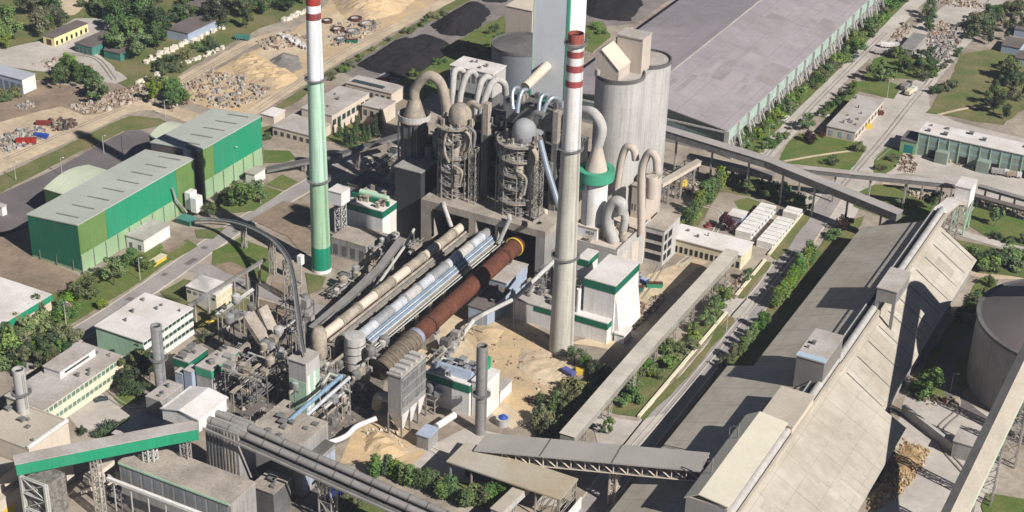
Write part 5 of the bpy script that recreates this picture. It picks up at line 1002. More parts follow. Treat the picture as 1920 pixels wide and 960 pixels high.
# white cylinder with green collar and cone
MY = G(1120, 438, 15).y; cq = F(1117, 330, MY); cxx = cq.x; t = thing('cone_filter', 'white cylinder with green collar, tan cone and elbow duct beside the concrete chimney', 'filter tower', (cxx, MY, 15)); 
zt2 = F(1117, 322, MY).z; zk = F(1122, 296, MY).z
MB().cyl(cxx, MY, 4.5, 4.5, 15, zt2, 32).obj('drum', m_white, t, True); MB().ring(cxx, MY, 4.4, 6.6, zt2-2.4, zt2+1.4, 28).obj('green_collar', m_cg2 if 'm_cg2' in globals() else mat('collar_green', (.06, .33, .2), .6, var=.2), t, True)
MB().box(cxx-4.6, cxx-2.6, MY-5.2, MY-4.2, zt2-6, zt2-1).obj('green_box', mat('collar_green', (.06, .33, .2)), t)
MB().lathe(cxx, MY, [(4.3, zt2+.2), (4., zt2+1.2), (1.9, zt2+9), (1.9, zt2+10)], 28).obj('cone', m_tan, t, True)
e1 = F(1128, 240, MY); e2 = F(1112, 212, MY+1); e3 = F(1085, 208, MY+3)
MB().tube(arc([(cxx, MY, zt2+9.5), (e1.x, MY, e1.z), (e2.x, MY+1, e2.z), (e3.x, MY+3, e3.z)], 5), 1.9, 18).obj('duct', m_silo, t, True)
MB().box(cxx-.9, cxx-.5, MY-4.7, MY-4.4, 15, zt2-3).obj('ladder', m_grst, t)
b = bld('machine_house', 'white machine house with dark lettering on the mill roof', 'machine house', 19.5, px=((1082, 417), (1120, 430), (1136, 408)), wall=m_white, roof=m_beige, z0=15.003)
mb = MB(); xx = b.x1-4.2
for (a, c) in (((0, 1.2), (.35, 0)), ((.35, 0), (.7, 1.2)), ((1.1, 0), (1.1, 1.2)), ((1.1, 1.2), (1.7, 1.)), ((1.7, 1.), (1.1, .6)), ((1.1, .6), (1.8, 0)), ((2.2, 0), (2.2, 1.2)), ((2.2, 1.2), (2.55, .5)), ((2.55, .5), (2.9, 1.2)), ((2.9, 1.2), (2.9, 0))): mb.tube([(xx+a[0], b.y0-.06, 16.8+a[1]), (xx+c[0], b.y0-.06, 16.8+c[1])], .09, 4)
mb.obj('lettering', m_cdark, b.t)
for i, (pts, Y_, r) in enumerate((([(1152,445),(1140,420),(1143,392),(1155,378),(1166,384),(1165,398)], MY-3, 2.1), ([(1166,440),(1172,410),(1168,392)], MY+4, 1.5), ([(1157,350),(1165,300),(1175,276),(1188,280),(1192,300)], MY+9, 1.35), ([(1204,415),(1203,330),(1210,298),(1220,286),(1230,296),(1232,320)], MY+8, 1.45), ([(1222,330),(1223,345),(1222,370)], MY+12, 2.2))):
    P_ = [F(p[0], p[1], Y_) for p in pts]; P_[0].z = max(P_[0].z, 15.2) if i != 2 else P_[0].z; P_[0].z = 15.1 if i in (0, 1, 3) else P_[0].z
    t = thing('bent_duct', ['fat white hooked duct on the mill roof beside the machine house', 'short white duct behind the hooked one on the mill roof', 'slender beige arched duct against the nearer silo', 'tall beige arched duct at the right side of the mill roof', 'dusty beige duct end at the foot of the rear silo'][i], 'duct', P_[0]); MB().tube(arc(P_, 6), r, 14).obj('pipe', m_silo if i < 2 else m_tan, t, True)
for i in range(3): q = G(1130+i*16, 452+i*3, 15); t = thing('roof_hopper', ['left', 'middle', 'right'][i]+'most small dusty hopper on the front edge of the mill roof', 'hopper', q); MB().lathe(q.x, q.y+3, [(1.4, 15.1), (1.6, 17.5), (.7, 19)], 14).obj('drum', m_dust2, t, True)
b = bld('open_floor_tower', 'small concrete tower with open dark floors right of the mill building', 'tower', 15, px=((1212, 421), (1246, 432), (1272, 402)), wall=m_silo, roof=m_dust)
for k in range(3): panel(b, 'opening', 'y', .6, b.x1-b.x0-.6, 2+k*4, 4.6+k*4, m_dark); panel(b, 'opening', 'x', .8, 3.2, 2+k*4, 4.6+k*4, m_dark); panel(b, 'opening', 'x', 4.2, 7.5, 2+k*4, 4.6+k*4, m_dark)
b = bld('cream_long_shed', 'cream long shed with pale flat roof and yellow end wall', 'shed', 6.5, px=((1255, 443), (1390, 478), (1415, 455)), wall=m_cream, roof=m_whiteroof, over=.4); grid(b, 'y', 14, 1, 3.4, .55, m_dark, 'opening'); vents(b, 3)
# ================================================================== GALLERIES / CONVEYORS
def gallery(label, P, wd, ht, wallm, roofm, nsup=4, supw=2.2, cat='conveyor gallery', name='conveyor_gallery', skip=(), lat=True, base=0):
    P = [Vector(p) for p in P]; t = thing(name, label, cat, (P[0].x, P[0].y, 0))
    for a, c in zip(P, P[1:]):
        MB().beam(a, c, wd, ht).obj('gallery', wallm, t); u = Vector((0, 0, ht+.01)); d = (c-a).normalized()*.2
        MB().beam(a+u-d, c+u+d, wd+.5, .2).obj('roof', roofm, t)
        n = max(1, round(nsup*(c-a).length/sum((y-x).length for x, y in zip(P, P[1:]))))
        for i in range(n):
            q = a.lerp(c, (i+.5)/n)
            if q.z > 2.5: (lattice(q.x, q.y, supw, supw*.6, base, q.z, r=.15) if lat else MB().box(q.x-.35, q.x+.35, q.y-.35, q.y+.35, base, q.z)).obj('support', m_lat, t)
    return t
gallery('long inclined beige gallery running parallel to the main road', [G(1063, 830, 8), G(1205, 665, 8.5), G(1372, 482, 9)], 4.6, 2.6, mat('gallery_steel', (.33, .32, .28), .8, var=.3, streak=.5), mat('pale_gallery_roof', (.53, .49, .43), .85, var=.2, scale=.1, seam=[('Y', 6, .1, .4)]), 8, 3)
gallery('long grey gallery crossing from the silos to the far end of the storage hall', [G(1236, 250, 16), G(1440, 312, 14), G(1685, 412, 11.5)], 4.4, 3, m_grst, mat('gallery_roof', (.36, .33, .32), .8, var=.15), 7, 2.4, lat=False)
gallery('thin pale gallery running right to the white transfer tower', [G(1470, 318, 11), G(1600, 332, 12), G(1800, 352, 13)], 3, 1.8, m_grst, m_greyroof, 5, 2, lat=False)
gallery('short grey gallery behind the long one near the great hall', [G(1290, 300, 7), G(1450, 336, 7)], 3.5, 2, m_grst, m_tube, 4, 2, lat=False)
gallery('short inclined pale gallery at the right foot of the silos', [G(1238, 350, 8), G(1310, 308, 12)], 2.4, 1.6, m_beige, m_beigeroof, 3, 2)
gallery('pipe bridge running off right from the transfer tower', [G(1835, 352, 7), G(1945, 384, 7)], 2, 1, m_grst, m_tube, 4, 1.6, lat=False)
gallery('lower pipe bridge before the green workshop', [G(1690, 338, 5), G(1800, 350, 5)], 1.5, .8, m_grst, m_tube, 4, 1.4, lat=False)
gallery('second lower pipe bridge with dark deck right of the transfer tower', [G(1822, 368, 4), G(1945, 402, 4)], 2.6, .8, m_grst, m_darkroof, 5, 2, lat=False)
b = bld('transfer_tower', 'white boxy transfer tower at the corner of the galleries', 'transfer tower', 20, px=((1794, 345), (1821, 354), (1833, 337)), wall=m_white, roof=m_whiteroof, z0=12); tt = b
lattice((b.x0+b.x1)/2, (b.y0+b.y1)/2, b.x1-b.x0-.6, b.y1-b.y0-.6, 0, 12.0, r=.3).obj('frame', m_mint, b.t)
t = gallery('double pale gallery from the transfer tower down to the storage hall ridge', [Vector((rx, yf+6, zr_-.5)), Vector((rx+2, yf+20, zr_-1)), Vector(((tt.x0+tt.x1)/2, tt.y0, 13))], 4.6, 1.6, m_beigeroof, m_whiteroof, 3, 3)
# curved conveyor
C_ = [(366, 414, 3), (400, 414, 5), (440, 419, 8), (480, 433, 11), (515, 455, 14), (540, 487, 16), (551, 525, 18), (558, 575, 20), (566, 640, 22), (570, 662, 22)]
P_ = arc([G(*c) for c in C_], 5); t = thing('curved_conveyor', 'tall curved belt conveyor sweeping from the green hall to the process area', 'conveyor', G(366, 414))
mb = MB(); mr_ = MB(); ml = MB()
for a, c in zip(P_, P_[1:]):
    mb.beam(a, c, 1.1, .5); d = (c-a).normalized(); nn = Vector((-d.y, d.x, 0)).normalized()
    for s in (-1, 1): mr_.beam(a+nn*s*.72+Vector((0, 0, .5)), c+nn*s*.72+Vector((0, 0, .5)), .15 if s > 0 else .4, .4)
    ml.beam(a-Vector((0, 0, 1.4)), c-Vector((0, 0, 1.4)), .35, .25)
mb.obj('belt_deck', m_cdark, t); mr_.obj('side_rail', m_steel, t); ml.obj('lower_chord', m_grst, t)
for i, s in ((12, 1.6), (19, 2), (25, 3), (31, 3.4), (37, 2.4)):
    q = P_[i]; lattice(q.x, q.y, s, s*.6, 0, q.z-.2, r=.15).obj('support', m_lat, t)
t = thing('belt_hopper', 'dark green hopper box at the low start of the curved conveyor', 'hopper', G(352, 420)); l = t.location; MB().hexa([(l.x-2.5, l.y-1.5, 0), (l.x+2, l.y-1.5, 0), (l.x+2, l.y+1.5, 0), (l.x-2.5, l.y+1.5, 0)], [(l.x-3.5, l.y-2.4, 2.6), (l.x+3, l.y-2.4, 2.6), (l.x+3, l.y+2.4, 2.6), (l.x-3.5, l.y+2.4, 2.6)]).obj('body', m_teal, t)
gallery('thin pipe gallery running from the office past the cream house', [G(322, 590, 7), G(352, 578, 7), G(497, 490, 7)], .8, .8, m_tube, m_tube, 7, .8, lat=False, cat='pipe gallery')
gallery('dark low belt from the small shed to the shaded yard behind the green chimney', [G(500, 322, 1), G(640, 293, 6), G(760, 255, 12)], 2.4, 1.4, m_grst, m_cdark, 5, 1.5)
t = gallery('bright green gallery with pink grey roof climbing to the transfer house', [G(30, 884, 21), G(320, 826, 21), G(372, 817, 21.5)], 4.2, 3.6, m_green, m_greyroof, 0, 2.5)
for pxx, pyy in ((275, 836), (285, 834)): q = G(pxx, pyy, 20); lattice(q.x, q.y, 1.8, 1.8, 0, 20.9, r=.15).obj('support', m_rail, t)
q = G(75, 880, 20)
t = thing('lattice_bunker', 'rough grey caged bunker under the lower end of the green gallery', 'bunker', (q.x+2, q.y, 0)); a = G(62, 885, 20); c = G(138, 868, 20); MB().box(a.x, c.x+1, a.y-3, a.y+4, -.2, 20).obj('wall', mat('rough_grey_wall', (.30, .28, .25), .95, var=.5, scale=.6, fine=2.5, streak=.5, bump=1), t); lattice((a.x+c.x)/2, a.y-3.4, c.x-a.x+2, .6, 0, 20.5, nb=4, r=.35).obj('frame', m_rail, t)
# twin tubes
ta, tb_ = G(392, 768, 24), G(842, 966, 15); ta2, tb2_ = G(388, 779, 23.5), G(800, 968, 14.5)
t = thing('twin_tube_conveyor', 'pair of long grey brown tubes on a truss crossing the lower picture', 'tube conveyor', (ta.x, ta.y, 0)); d = (tb_-ta)
MB().tube([ta, ta+d*1.1], 1.05, 16).obj('tube', m_tube, t, True)
d2 = Vector((d.y, -d.x, 0)).normalized()*3.7
MB().tube([ta+d2, ta+d2+d*1.1], 1.05, 16).obj('tube', m_tube, t, True); MB().beam(ta+d2*.5-Vector((0, 0, 2.3)), ta+d2*.5+d*1.1-Vector((0, 0, 2.3)), 6.6, .5).obj('deck', m_cdark, t)
MB().beam(ta+d2*1.75-Vector((0, 0, 1.6)), ta+d2*1.75+d*1.1-Vector((0, 0, 1.6)), .6, .6).obj('walkway', m_tube, t)
for i in range(15): q = ta+d*((i+.4)/13.5); MB().tube([q-d.normalized()*.14, q+d.normalized()*.14], 1.17, 14).obj('clamp', m_cdark, t); q = q+d2+d*.02; MB().tube([q-d.normalized()*.14, q+d.normalized()*.14], 1.17, 14).obj('clamp', m_cdark, t)
for f_ in (.52, .8, 1.02): q = ta+d*f_+d2*.5; lattice(q.x, q.y, 4, 3, 0, q.z-2.4, r=.2).obj('support', m_lat, t)
# ================================================================== LOWER LEFT PROCESS AREA
zt3 = 27.
n_ = G(385, 797, 23); 
t = thing('transfer_house', 'white transfer house with folded roof where green gallery and twin tubes meet', 'transfer house', (G(365, 760, 24).x, G(365, 760, 24).y, 19)); X0, X1, Y0, Y1 = frame3((311, 752), (372, 782), (421, 741), zt3)
MB().box(X0, X1, Y0, Y1, 22, zt3-1.2).obj('wall', m_white, t); xm = (X0+X1)/2
for a, za, c, zc in ((X0-.4, zt3-1.2, xm, zt3+.4), (xm, zt3+.4, X1+.4, zt3-.6)): MB().hexa([(a, Y0-.5, za-.3), (c, Y0-.5, zc-.3), (c, Y1+.5, zc-.3), (a, Y1+.5, za-.3)], [(a, Y0-.5, za), (c, Y0-.5, zc), (c, Y1+.5, zc), (a, Y1+.5, za)]).obj('roof', m_whiteroof, t)
MB().prism([(X0+.01, Y0+.01), (X1-.01, Y0+.01), (X1-.01, Y1-.01), (X0+.01, Y1-.01)], zt3-1.2, lambda x, y: zt3-.9).obj('upper_wall', m_white, t)
b = bld('crusher_tower', 'tall grey ribbed concrete tower directly below the transfer house', 'tower', 23, px=((381, 795), (445, 815), (470, 788)), wall=m_cgrey, roof=m_cgrey, over=.02); ct = b
for k in range(9): panel(b, 'rib', 'y', .6+k*(b.x1-b.x0-1)/9, 1.1+k*(b.x1-b.x0-1)/9, 2, 22.5, m_dust if k > 4 else m_cdark, .15)
b = bld('stack_base', 'grey block under the steel stack left of the transfer house', 'building', 12, px=((273, 742), (300, 752), (345, 722)), wall=m_cgrey, roof=m_greyroof, over=.05); vents(b, 3, 1)
b = bld('long_grey_hall', 'long grey hall with flat dusty roof along the bottom left', 'hall', 15, px=((232, 858), (432, 944), (476, 903)), wall=m_cgrey, roof=m_dust, over=.2); lg = b
n = 10
for k in range(n): panel(b, 'panel', 'y', .8+k*(b.x1-b.x0-1)/n, (k+1)*(b.x1-b.x0-1)/n, 9, 14, mat('blue_grey_panel', (.22, .235, .25), .7, var=.2, streak=.5), .08)
panel(b, 'gutter', 'y', 0, b.x1-b.x0, 14.3, 14.9, m_mint, .4)
t = thing('white_conduit', 'long white conduit running along the front of the long grey hall', 'conduit', (b.x0, b.y0-3, 0)); MB().beam((b.x0-2, b.y0-3, 10), (b.x1-6, b.y0-3, 10), .9, .9).obj('conduit', m_white, t)
for k in range(6): MB().box(b.x0+k*6, b.x0+k*6+.3, b.y0-3.2, b.y0-2.9, -.1, 10).obj('leg', m_rail, t)
b = bld('low_service_roof', 'low grey roof in shade between courtyard and long grey hall', 'shed', 6, px=((210, 812), (262, 830), (330, 770)), wall=m_cgrey, roof=m_greyroof)
b = bld('rear_crusher_block', 'grey block with tan roof right of the ribbed tower', 'building', 14, px=((470, 800), (560, 838), (612, 790)), wall=m_cgrey, roof=m_dust, over=.1); vents(b, 8, 1.4); rc = b
b = bld('mill_block', 'dark blue grey block under the twin tubes', 'building', 9, px=((518, 862), (566, 885), (622, 828)), wall=m_cgrey, roof=m_cdark, over=.1); grid(b, 'x', 6, 2, 7, .8, m_bw, 'panel')
b = bld('slab_block', 'stepped concrete slab block at the bottom edge right of the long grey hall', 'building', 10, px=((476, 905), (512, 925), (540, 895)), wall=m_cdark, roof=m_dust); vents(b, 4, 1.5)
# conveyor frames bottom left
t = thing('slanting_chute', 'pale slanting belt cover under the green gallery', 'conveyor', G(165, 905, 8)); MB().beam(G(160, 905, 9), G(212, 866, 13), 3, 1.4).obj('gallery', m_beige, t); MB().beam(G(152, 925, 5), G(222, 905, 5), .8, .8).obj('beam', m_beige, t); q = G(185, 890, 9); lattice(q.x, q.y, 2, 2, 0, 9, r=.2).obj('support', m_beige, t)
# beige transfer tower with pale green foot
b = bld('beige_transfer_tower', 'beige sheet clad tower with pale green foot at the end of the curved conveyor', 'tower', 20, px=((541, 671), (573, 682), (612, 666)), wall=m_silo, roof=m_greyroof, over=.3)
panel(b, 'green_cladding', 'y', 0, b.x1-b.x0, 0, 13, m_mint, .12); 
for k in range(4): panel(b, 'green_cladding' if k % 2 else 'white_cladding', 'x', .5+k*(b.y1-b.y0-1)/4, .3+(k+1)*(b.y1-b.y0-1)/4, 1, 15, m_mint if k % 2 else m_white, .15)
btt = b
b = filter_house('small white block with green band left of the chutes, nearer one', (367, 685), (396, 695), (446, 655), 10, 2.6, wall=m_silo, roofm=m_greyroof, bm_=mat('mid_green', (.06, .34, .2), .6, var=.2)); vents(b, 5)
b = filter_house('small white block with dark green band behind the steel stack', (324, 670), (353, 679), (385, 652), 9, 2.6, wall=m_silo, roofm=m_greyroof); vents(b, 7, 1.4)
t = thing('white_cabinet', 'pair of white rounded cabinets before the steel stack', 'cabinet', G(345, 725)); l = t.location
for k, s in ((0, 1), (3.6, 1.3)): MB().box(l.x+k-1.5, l.x+k+1.5, l.y-2, l.y+2, 0, 6*s).obj('body', m_bw, t); MB().box(l.x+k-1.6, l.x+k+1.6, l.y-2.1, l.y+2.1, 6*s, 6*s+.3).obj('roof', m_silo, t)
for i, (a, za, c, zc, w_, hh, lb) in enumerate((((468, 602), 18, (520, 682), 6, 4.6, 2.6, 'big beige inclined chute in the centre of the process area'), ((494, 588), 18, (522, 650), 8, 4, 2.4, 'second beige chute leaning against the big one'), ((480, 640), 10, (395, 718), 3, 2, 2, 'pale narrow gallery running down left from the chutes'))):
    A, B = G(*a, za), G(*c, zc); t = thing('inclined_chute', lb, 'chute', (B.x, B.y, 0)); MB().beam(A, B, w_, hh).obj('casing', m_dust2, t); q = A.lerp(B, .15); lattice(q.x, q.y, 3, 2.4, 0, q.z, r=.2).obj('support', m_lat, t); MB().beam(A+Vector((0, 0, hh+.02)), B+Vector((0, 0, hh+.02)), w_*.8, .15).obj('cover', m_dust, t)
t = thing('yellow_pipe', 'thin yellow pipe near the steam by the white office', 'pipe', G(386, 604, 4)); MB().tube([G(386, 604, 5), G(422, 599, 5)], .35, 8).obj('pipe', m_yell, t)
def rack(label, x0, x1, y0, y1, h, n, seed, dense=1.):
    rnd = random.Random(seed); t = thing('pipe_rack', label, 'pipe rack', ((x0+x1)/2, (y0+y1)/2, 0)); mb = MB()
    nx = max(1, round((x1-x0)/6)); ny = max(1, round((y1-y0)/6))
    for i in range(nx+1):
        for j in range(ny+1):
            x = x0+(x1-x0)*i/nx; y = y0+(y1-y0)*j/ny; mb.box(x-.15, x+.15, y-.15, y+.15, -.2, h)
    for k in range(1, 3):
        z = h*k/2
        for i in range(nx+1): x = x0+(x1-x0)*i/nx; mb.beam((x, y0, z-.2), (x, y1, z-.2), .2, .2)
        for j in range(ny+1): y = y0+(y1-y0)*j/ny; mb.beam((x0, y, z-.2), (x1, y, z-.2), .2, .2)
    mb.obj('frame', m_lat if seed % 3 == 0 else m_grst, t)
    for i in range(n):
        r = rnd.uniform(.1, .42); z = h*rnd.choice((.5, 1, 1))+r; ax = rnd.random() < .5; m = rnd.choice((m_rail, m_dust2, m_steel, m_grst, m_cdark, m_dust2, m_grst))
        if ax: y = rnd.uniform(y0, y1); P_ = [(x0-rnd.uniform(0, 2), y, z), (x1+rnd.uniform(0, 2), y, z)]
        else: x = rnd.uniform(x0, x1); P_ = [(x, y0-rnd.uniform(0, 2), z), (x, y1+rnd.uniform(0, 2), z)]
        MB().tube(P_, r, 8).obj('pipe', m, t, True)
    for i in range(int(n*dense)):
        x = rnd.uniform(x0, x1); y = rnd.uniform(y0, y1); z = h*rnd.choice((0, .5, 1)); s = rnd.uniform(.5, 1.7)
        if rnd.random() < .4: MB().lathe(x, y, [(s*.5, z), (s, z+s*.8), (s, z+s*2.2), (s*.4, z+s*2.6)], 12).obj('vessel', rnd.choice((m_dust2, m_silo, m_steel, m_grst)), t, True)
        else: MB().box(x-s, x+s, y-s*.7, y+s*.7, z, z+s*rnd.uniform(.8, 2)).obj('cabinet', rnd.choice((m_dust2, m_grst, m_cdark, m_cgrey, m_steel)), t)
def rk(label, a, c, h, n, seed, z=None, dense=1.):
    p, q = G(*a), G(*c); rack(label, min(p.x, q.x), max(p.x, q.x), min(p.y, q.y), max(p.y, q.y), h, n, seed, dense)
rk('cluttered steel rack behind the white transfer house', (425, 760), (540, 735), 12, 20, 1)
rk('pipe rack with dusty vessels below the chutes', (430, 745), (490, 660), 9, 16, 2)
rk('dense machinery rack between beige tower and round vessels', (612, 735), (648, 700), 8, 14, 3)
rk('rack of pale pipes right of the tan roofed block', (610, 800), (690, 735), 7, 16, 4)
rk('low rack below the beige tower', (545, 780), (600, 745), 9, 12, 5)
rk('steel frame behind the big beige chute', (420, 655), (470, 610), 13, 10, 6)
rk('machinery frame right of the big beige chute', (540, 660), (555, 610), 12, 10, 7)
rk('frame of machines between bag filter and sand', (812, 690), (870, 640), 5, 14, 8)
rk('low machine frame in front of the white and green filter', (790, 770), (850, 745), 5, 10, 9)
rk('clutter of steelwork at the foot of the conduit, bottom left', (200, 945), (300, 900), 7, 10, 10)
rk('low frame with pale pipes by the green chimney foot', (615, 560), (690, 520), 3.5, 14, 11)
rk('steel rack between left filter house and kiln openings', (745, 470), (700, 500), 7, 12, 12)
rk('small rack beside the kiln building, right of the rusty kiln', (1000, 560), (1040, 530), 8, 12, 13)
rk('machines below the great silos at the gallery end', (1240, 365), (1300, 330), 6, 10, 14)
rk('pipe frame near the twin tubes with blue drums', (612, 905), (645, 935), 8, 8, 15)
for i, (pts, r, m, lb) in enumerate((([(540,790,14),(640,705,14)], .7, m_blue, 'upper pale blue pipe running from the tan roofed block to the round vessel'), ([(560,792,13),(655,708,13)], .6, m_silver, 'lower silver blue pipe beside the pale blue one'), ([(605,720,12),(618,700,12),(640,708,12),(640,728,8)], .5, m_rail, 'thin bent white pipe near the beige tower'),
    ([(640,610,9),(700,545,9),(760,460,10),(776,430,12)], .55, m_rail, 'thin white pipe left of the beige pipeline'), ([(590,620,6),(655,560,6),(728,500,6)], .45, m_grst, 'grey pipe lowest left of the beige pipeline'), ([(480,690,5),(500,660,8),(530,690,8)], .6, m_beige, 'bent beige pipe under the big chute'))):
    P_ = [G(*p) for p in pts]; t = thing('process_pipe', lb, 'pipe', (P_[0].x, P_[0].y, 0)); MB().tube(P_, r, 10).obj('pipe', m, t, True)
    for q in P_[:: max(1, len(P_)-1)]: MB().tube([(q.x, q.y, -.1), (q.x, q.y, q.z)], .15, 6).obj('support', m_lat, t)
# cluttered trench beside kilns
rocks('trench_debris', 'dark dusty debris lying under the kiln lines', 'debris', [(600,650),(640,600),(800,450),(860,450),(700,620),(650,680)], 260, .5, 1.8, m_rub, 21)
rocks('process_debris', 'dusty debris scattered around the process racks', 'debris', [(420,800),(430,650),(520,600),(560,640),(650,720),(680,790),(600,840),(480,800)], 420, .4, 1.7, mat('dusty_debris', (.3, .27, .24), .9, island=[(.4, .36, .31), (.2, .17, .14), (.3, .28, .26), (.12, .11, .1), (.46, .43, .4)]), 22)
# ================================================================== CANOPY AND TRUSS BRIDGE
X0, X1, Y0, Y1 = frame3((841, 860), (1050, 937), (1080, 896), 9)
t = thing('canopy', 'wide flat tan canopy roof at the bottom centre', 'canopy', ((X0+X1)/2, (Y0+Y1)/2, 0)); MB().box(X0, X1, Y0, Y1, 8.5, 9).obj('roof', mat('stained_tan_roof', (.43, .40, .35), .8, var=.2, scale=.04, col2=(.36, .29, .19)), t)
for k in range(6):
    for yy in (Y0+.8, Y1-.8): x = X0+1+(X1-X0-2)*k/5; MB().box(x-.2, x+.2, yy-.2, yy+.2, -.1, 8.5).obj('post', m_lat, t)
MB().box(X0+2, X1-14, Y1-4, Y1-3.6, -.1, 8.4).obj('rear_wall', m_cdark, t); lattice(X1-.6, (Y0+Y1)/2, .5, Y1-Y0-1, 0, 8.5, nb=3, r=.15).obj('end_truss', m_lat, t)
t = thing('white_screen', 'white panel standing under the right end of the canopy', 'panel', (X1+2, Y0+6, 0)); MB().box(X1+1.6, X1+1.9, Y0+1, Y1-1, 0, 4).obj('panel', m_white, t)
rocks('canopy_stock', 'dark drums and machines stored below the canopy', 'machinery', [(850,870),(880,850),(1000,900),(1030,930)], 60, 1., 2.4, mat('dark_goods', (.2, .2, .2), .8, island=[(.15, .2, .25), (.3, .22, .05), (.2, .2, .2), (.08, .08, .08)]), 31)
BA = G(960, 850, 9.5); p1 = G(900, 830, 9.3); BX = x_l-2; p2 = E(1322, 868, BX); pm = G(990, 843, 12)
t = thing('truss_bridge', 'long grey roofed truss bridge rising from the canopy to the storage hall', 'bridge', (p1.x, p1.y, 0)); 
d = (p2-p1); L_ = d.length; dn = d.normalized(); hn = Vector((-dn.y, dn.x, 0)).normalized()
MB().beam(p1, p2, 9.5, .4).obj('roof', mat('bridge_roof', (.40, .375, .35), .8, var=.12, scale=.06), t)
MB().beam(p1-Vector((0, 0, 4.2)), p2-Vector((0, 0, 4.2)), 6.5, .4).obj('deck', m_tube, t); MB().beam(p1-Vector((0, 0, 3.6)), p2-Vector((0, 0, 3.6)), 5, 3.2).obj('gallery', m_cdark, t)
mb = MB(); n = 16
for s in (-1, 1):
    for i in range(n):
        a = p1+d*(i/n)+hn*s*3.4; c = p1+d*((i+1)/n)+hn*s*3.4
        mb.tube([a-Vector((0, 0, .2)), c-Vector((0, 0, 4))], .2, 5); mb.tube([c-Vector((0, 0, .2)), c-Vector((0, 0, 4))], .2, 5)
    mb.tube([p1+hn*s*3.4-Vector((0, 0, 4)), p2+hn*s*3.4-Vector((0, 0, 4))], .22, 5)
mb.obj('truss', m_beige, t)
for f_ in (.3, .62): MB().beam(p1+d*f_+Vector((0, 0, .41)), p1+d*f_+dn*.4+Vector((0, 0, .41)), 9.6, .12).obj('roof_joint', m_grst, t)
for f_ in (.28, .62):
    q = p1+d*f_; lattice(q.x, q.y, 2, 2.4, 0, q.z-4, r=.25).obj('support', m_beige, t)
gallery('short pale gallery coming out from under the canopy at the bottom', [G(985, 918, 5), G(930, 970, 5)], 3.4, 2.2, m_silo, m_beigeroof, 1)
b = bld('low_shed', 'low grey slatted shed with white pipe at the bottom centre', 'shed', 5, px=((782, 812), (803, 820), (815, 800)), wall=m_cgrey, roof=m_bw); 
t = thing('white_cylinder', 'white horizontal cylinder beside the low slatted shed', 'tank', G(838, 790)); MB().tube([G(818, 800, 4), G(852, 778, 4)], 1.1, 14).obj('shell', m_white, t, True); MB().tube([G(820, 800, 0), G(820, 798, 4)], .3, 6).obj('leg', m_lat, t); MB().tube([G(850, 782, 0), G(850, 780, 4)], .3, 6).obj('leg', m_lat, t)
q = G(943, 795); t = thing('blue_tank', 'round pale tank with blue lid right of the grey brown stack', 'tank', q); MB().cyl(q.x, q.y, 2.2, 2.2, 0, 2.4, 20).obj('drum', m_silo, t, True); MB().cyl(q.x, q.y, 1.5, .6, 2.41, 3.3, 20).obj('lid', m_blueh, t, True)
# ================================================================== CONTAINERS
def cont_row(A, Bp, n, L_, lab, grp, h=2.7):     # A near-left roof corner, Bp far-left roof corner
    a, c = G(*A, h), G(*Bp, h); w_ = (c.y-a.y)/n
    proto = None
    for i in range(n):
        y = a.y+w_*i; lb = '%s container in the %s' % (['nearest', 'second nearest', 'third nearest', 'fourth nearest', 'fifth nearest', 'sixth nearest', 'farthest', 'eighth', 'ninth'][i] if i < n-1 else 'farthest', lab)
        if proto is None:
            t = thing('site_container', lb, 'container', (a.x, y, 0), grp); MB().box(a.x, a.x+L_, y+.1, y+w_-.3, .1, h-.1).obj('body', m_cont, t); mb = MB(); mb.box(a.x-.06, a.x+L_+.06, y+.06, y+w_-.26, h-.1, h); mb.box(a.x-.04, a.x+L_+.04, y+.06, y+w_-.26, -.1, .12); mb.obj('frame', m_cont, t)
            MB().box(a.x+L_+.003, a.x+L_+.06, y+w_*.3, y+w_*.6, 1.1, 2).obj('window', m_glass, t); MB().box(a.x+L_+.003, a.x+L_+.05, y+w_*.7, y+w_*.95, .2, 2.2).obj('door', m_bw, t); proto = t
        else: copytree(proto, (a.x, y, 0), lb)
cont_row((1379, 431), (1425, 378), 8, 6.2, 'left container row of the yard', 'left container row')
cont_row((1419, 450), (1456, 403), 7, 6.2, 'right container row of the yard', 'right container row')
cont_row((1468, 396), (1474, 384), 2, 6, 'pair at the top of the yard', 'container pair')
b = bld('blue_white_hut', 'low blue and white hut left of the container rows', 'hut', 3.2, px=((1366, 401), (1391, 408), (1402, 397)), wall=m_bw, roof=m_whiteroof)
# ================================================================== WORKSHOPS AND SHEDS (upper right)
b = bld('flat_workshop', 'flat roofed pale workshop between the two concrete roads', 'workshop', 5, px=((1553, 233), (1604, 247), (1655, 187)), wall=m_beige, roof=m_greyroof); vents(b, 9, .8); grid(b, 'x', 9, 1.4, 3.2, .6); grid(b, 'y', 3, 1, 3.4, .4, m_bw, 'door')
hh = 10.5
b = bld('green_workshop', 'long pale green workshop with ribbon windows at the right edge', 'workshop', hh, ext=None, px=((1730, 240), (1960, 298), (1985, 282)), wall=mat('grey_green_sheet', (.27, .33, .28), .7, var=.2, streak=.4), roof=m_whiteroof, over=.4); vents(b, 8, 1.4)
n = 12; st = (b.x1-b.x0)/n
for i in range(n):
    for z0, z1 in ((7.6, 9.2), (4.6, 5.6)): panel(b, 'window', 'y', st*(i+.06), st*(i+.94), z0, z1, mat('pale_blue_glazing', (.30, .42, .42), .3, var=.3), .06)
    MB().box(b.x0+st*i-.15, b.x0+st*i+.15, b.y0-.35, b.y0-.09, 0, 9.6).obj('pilaster', m_mint, b.t)
    if i % 3 == 1: panel(b, 'gate', 'y', st*(i+.15), st*(i+.9), 0, 3.6, m_dark, .1)
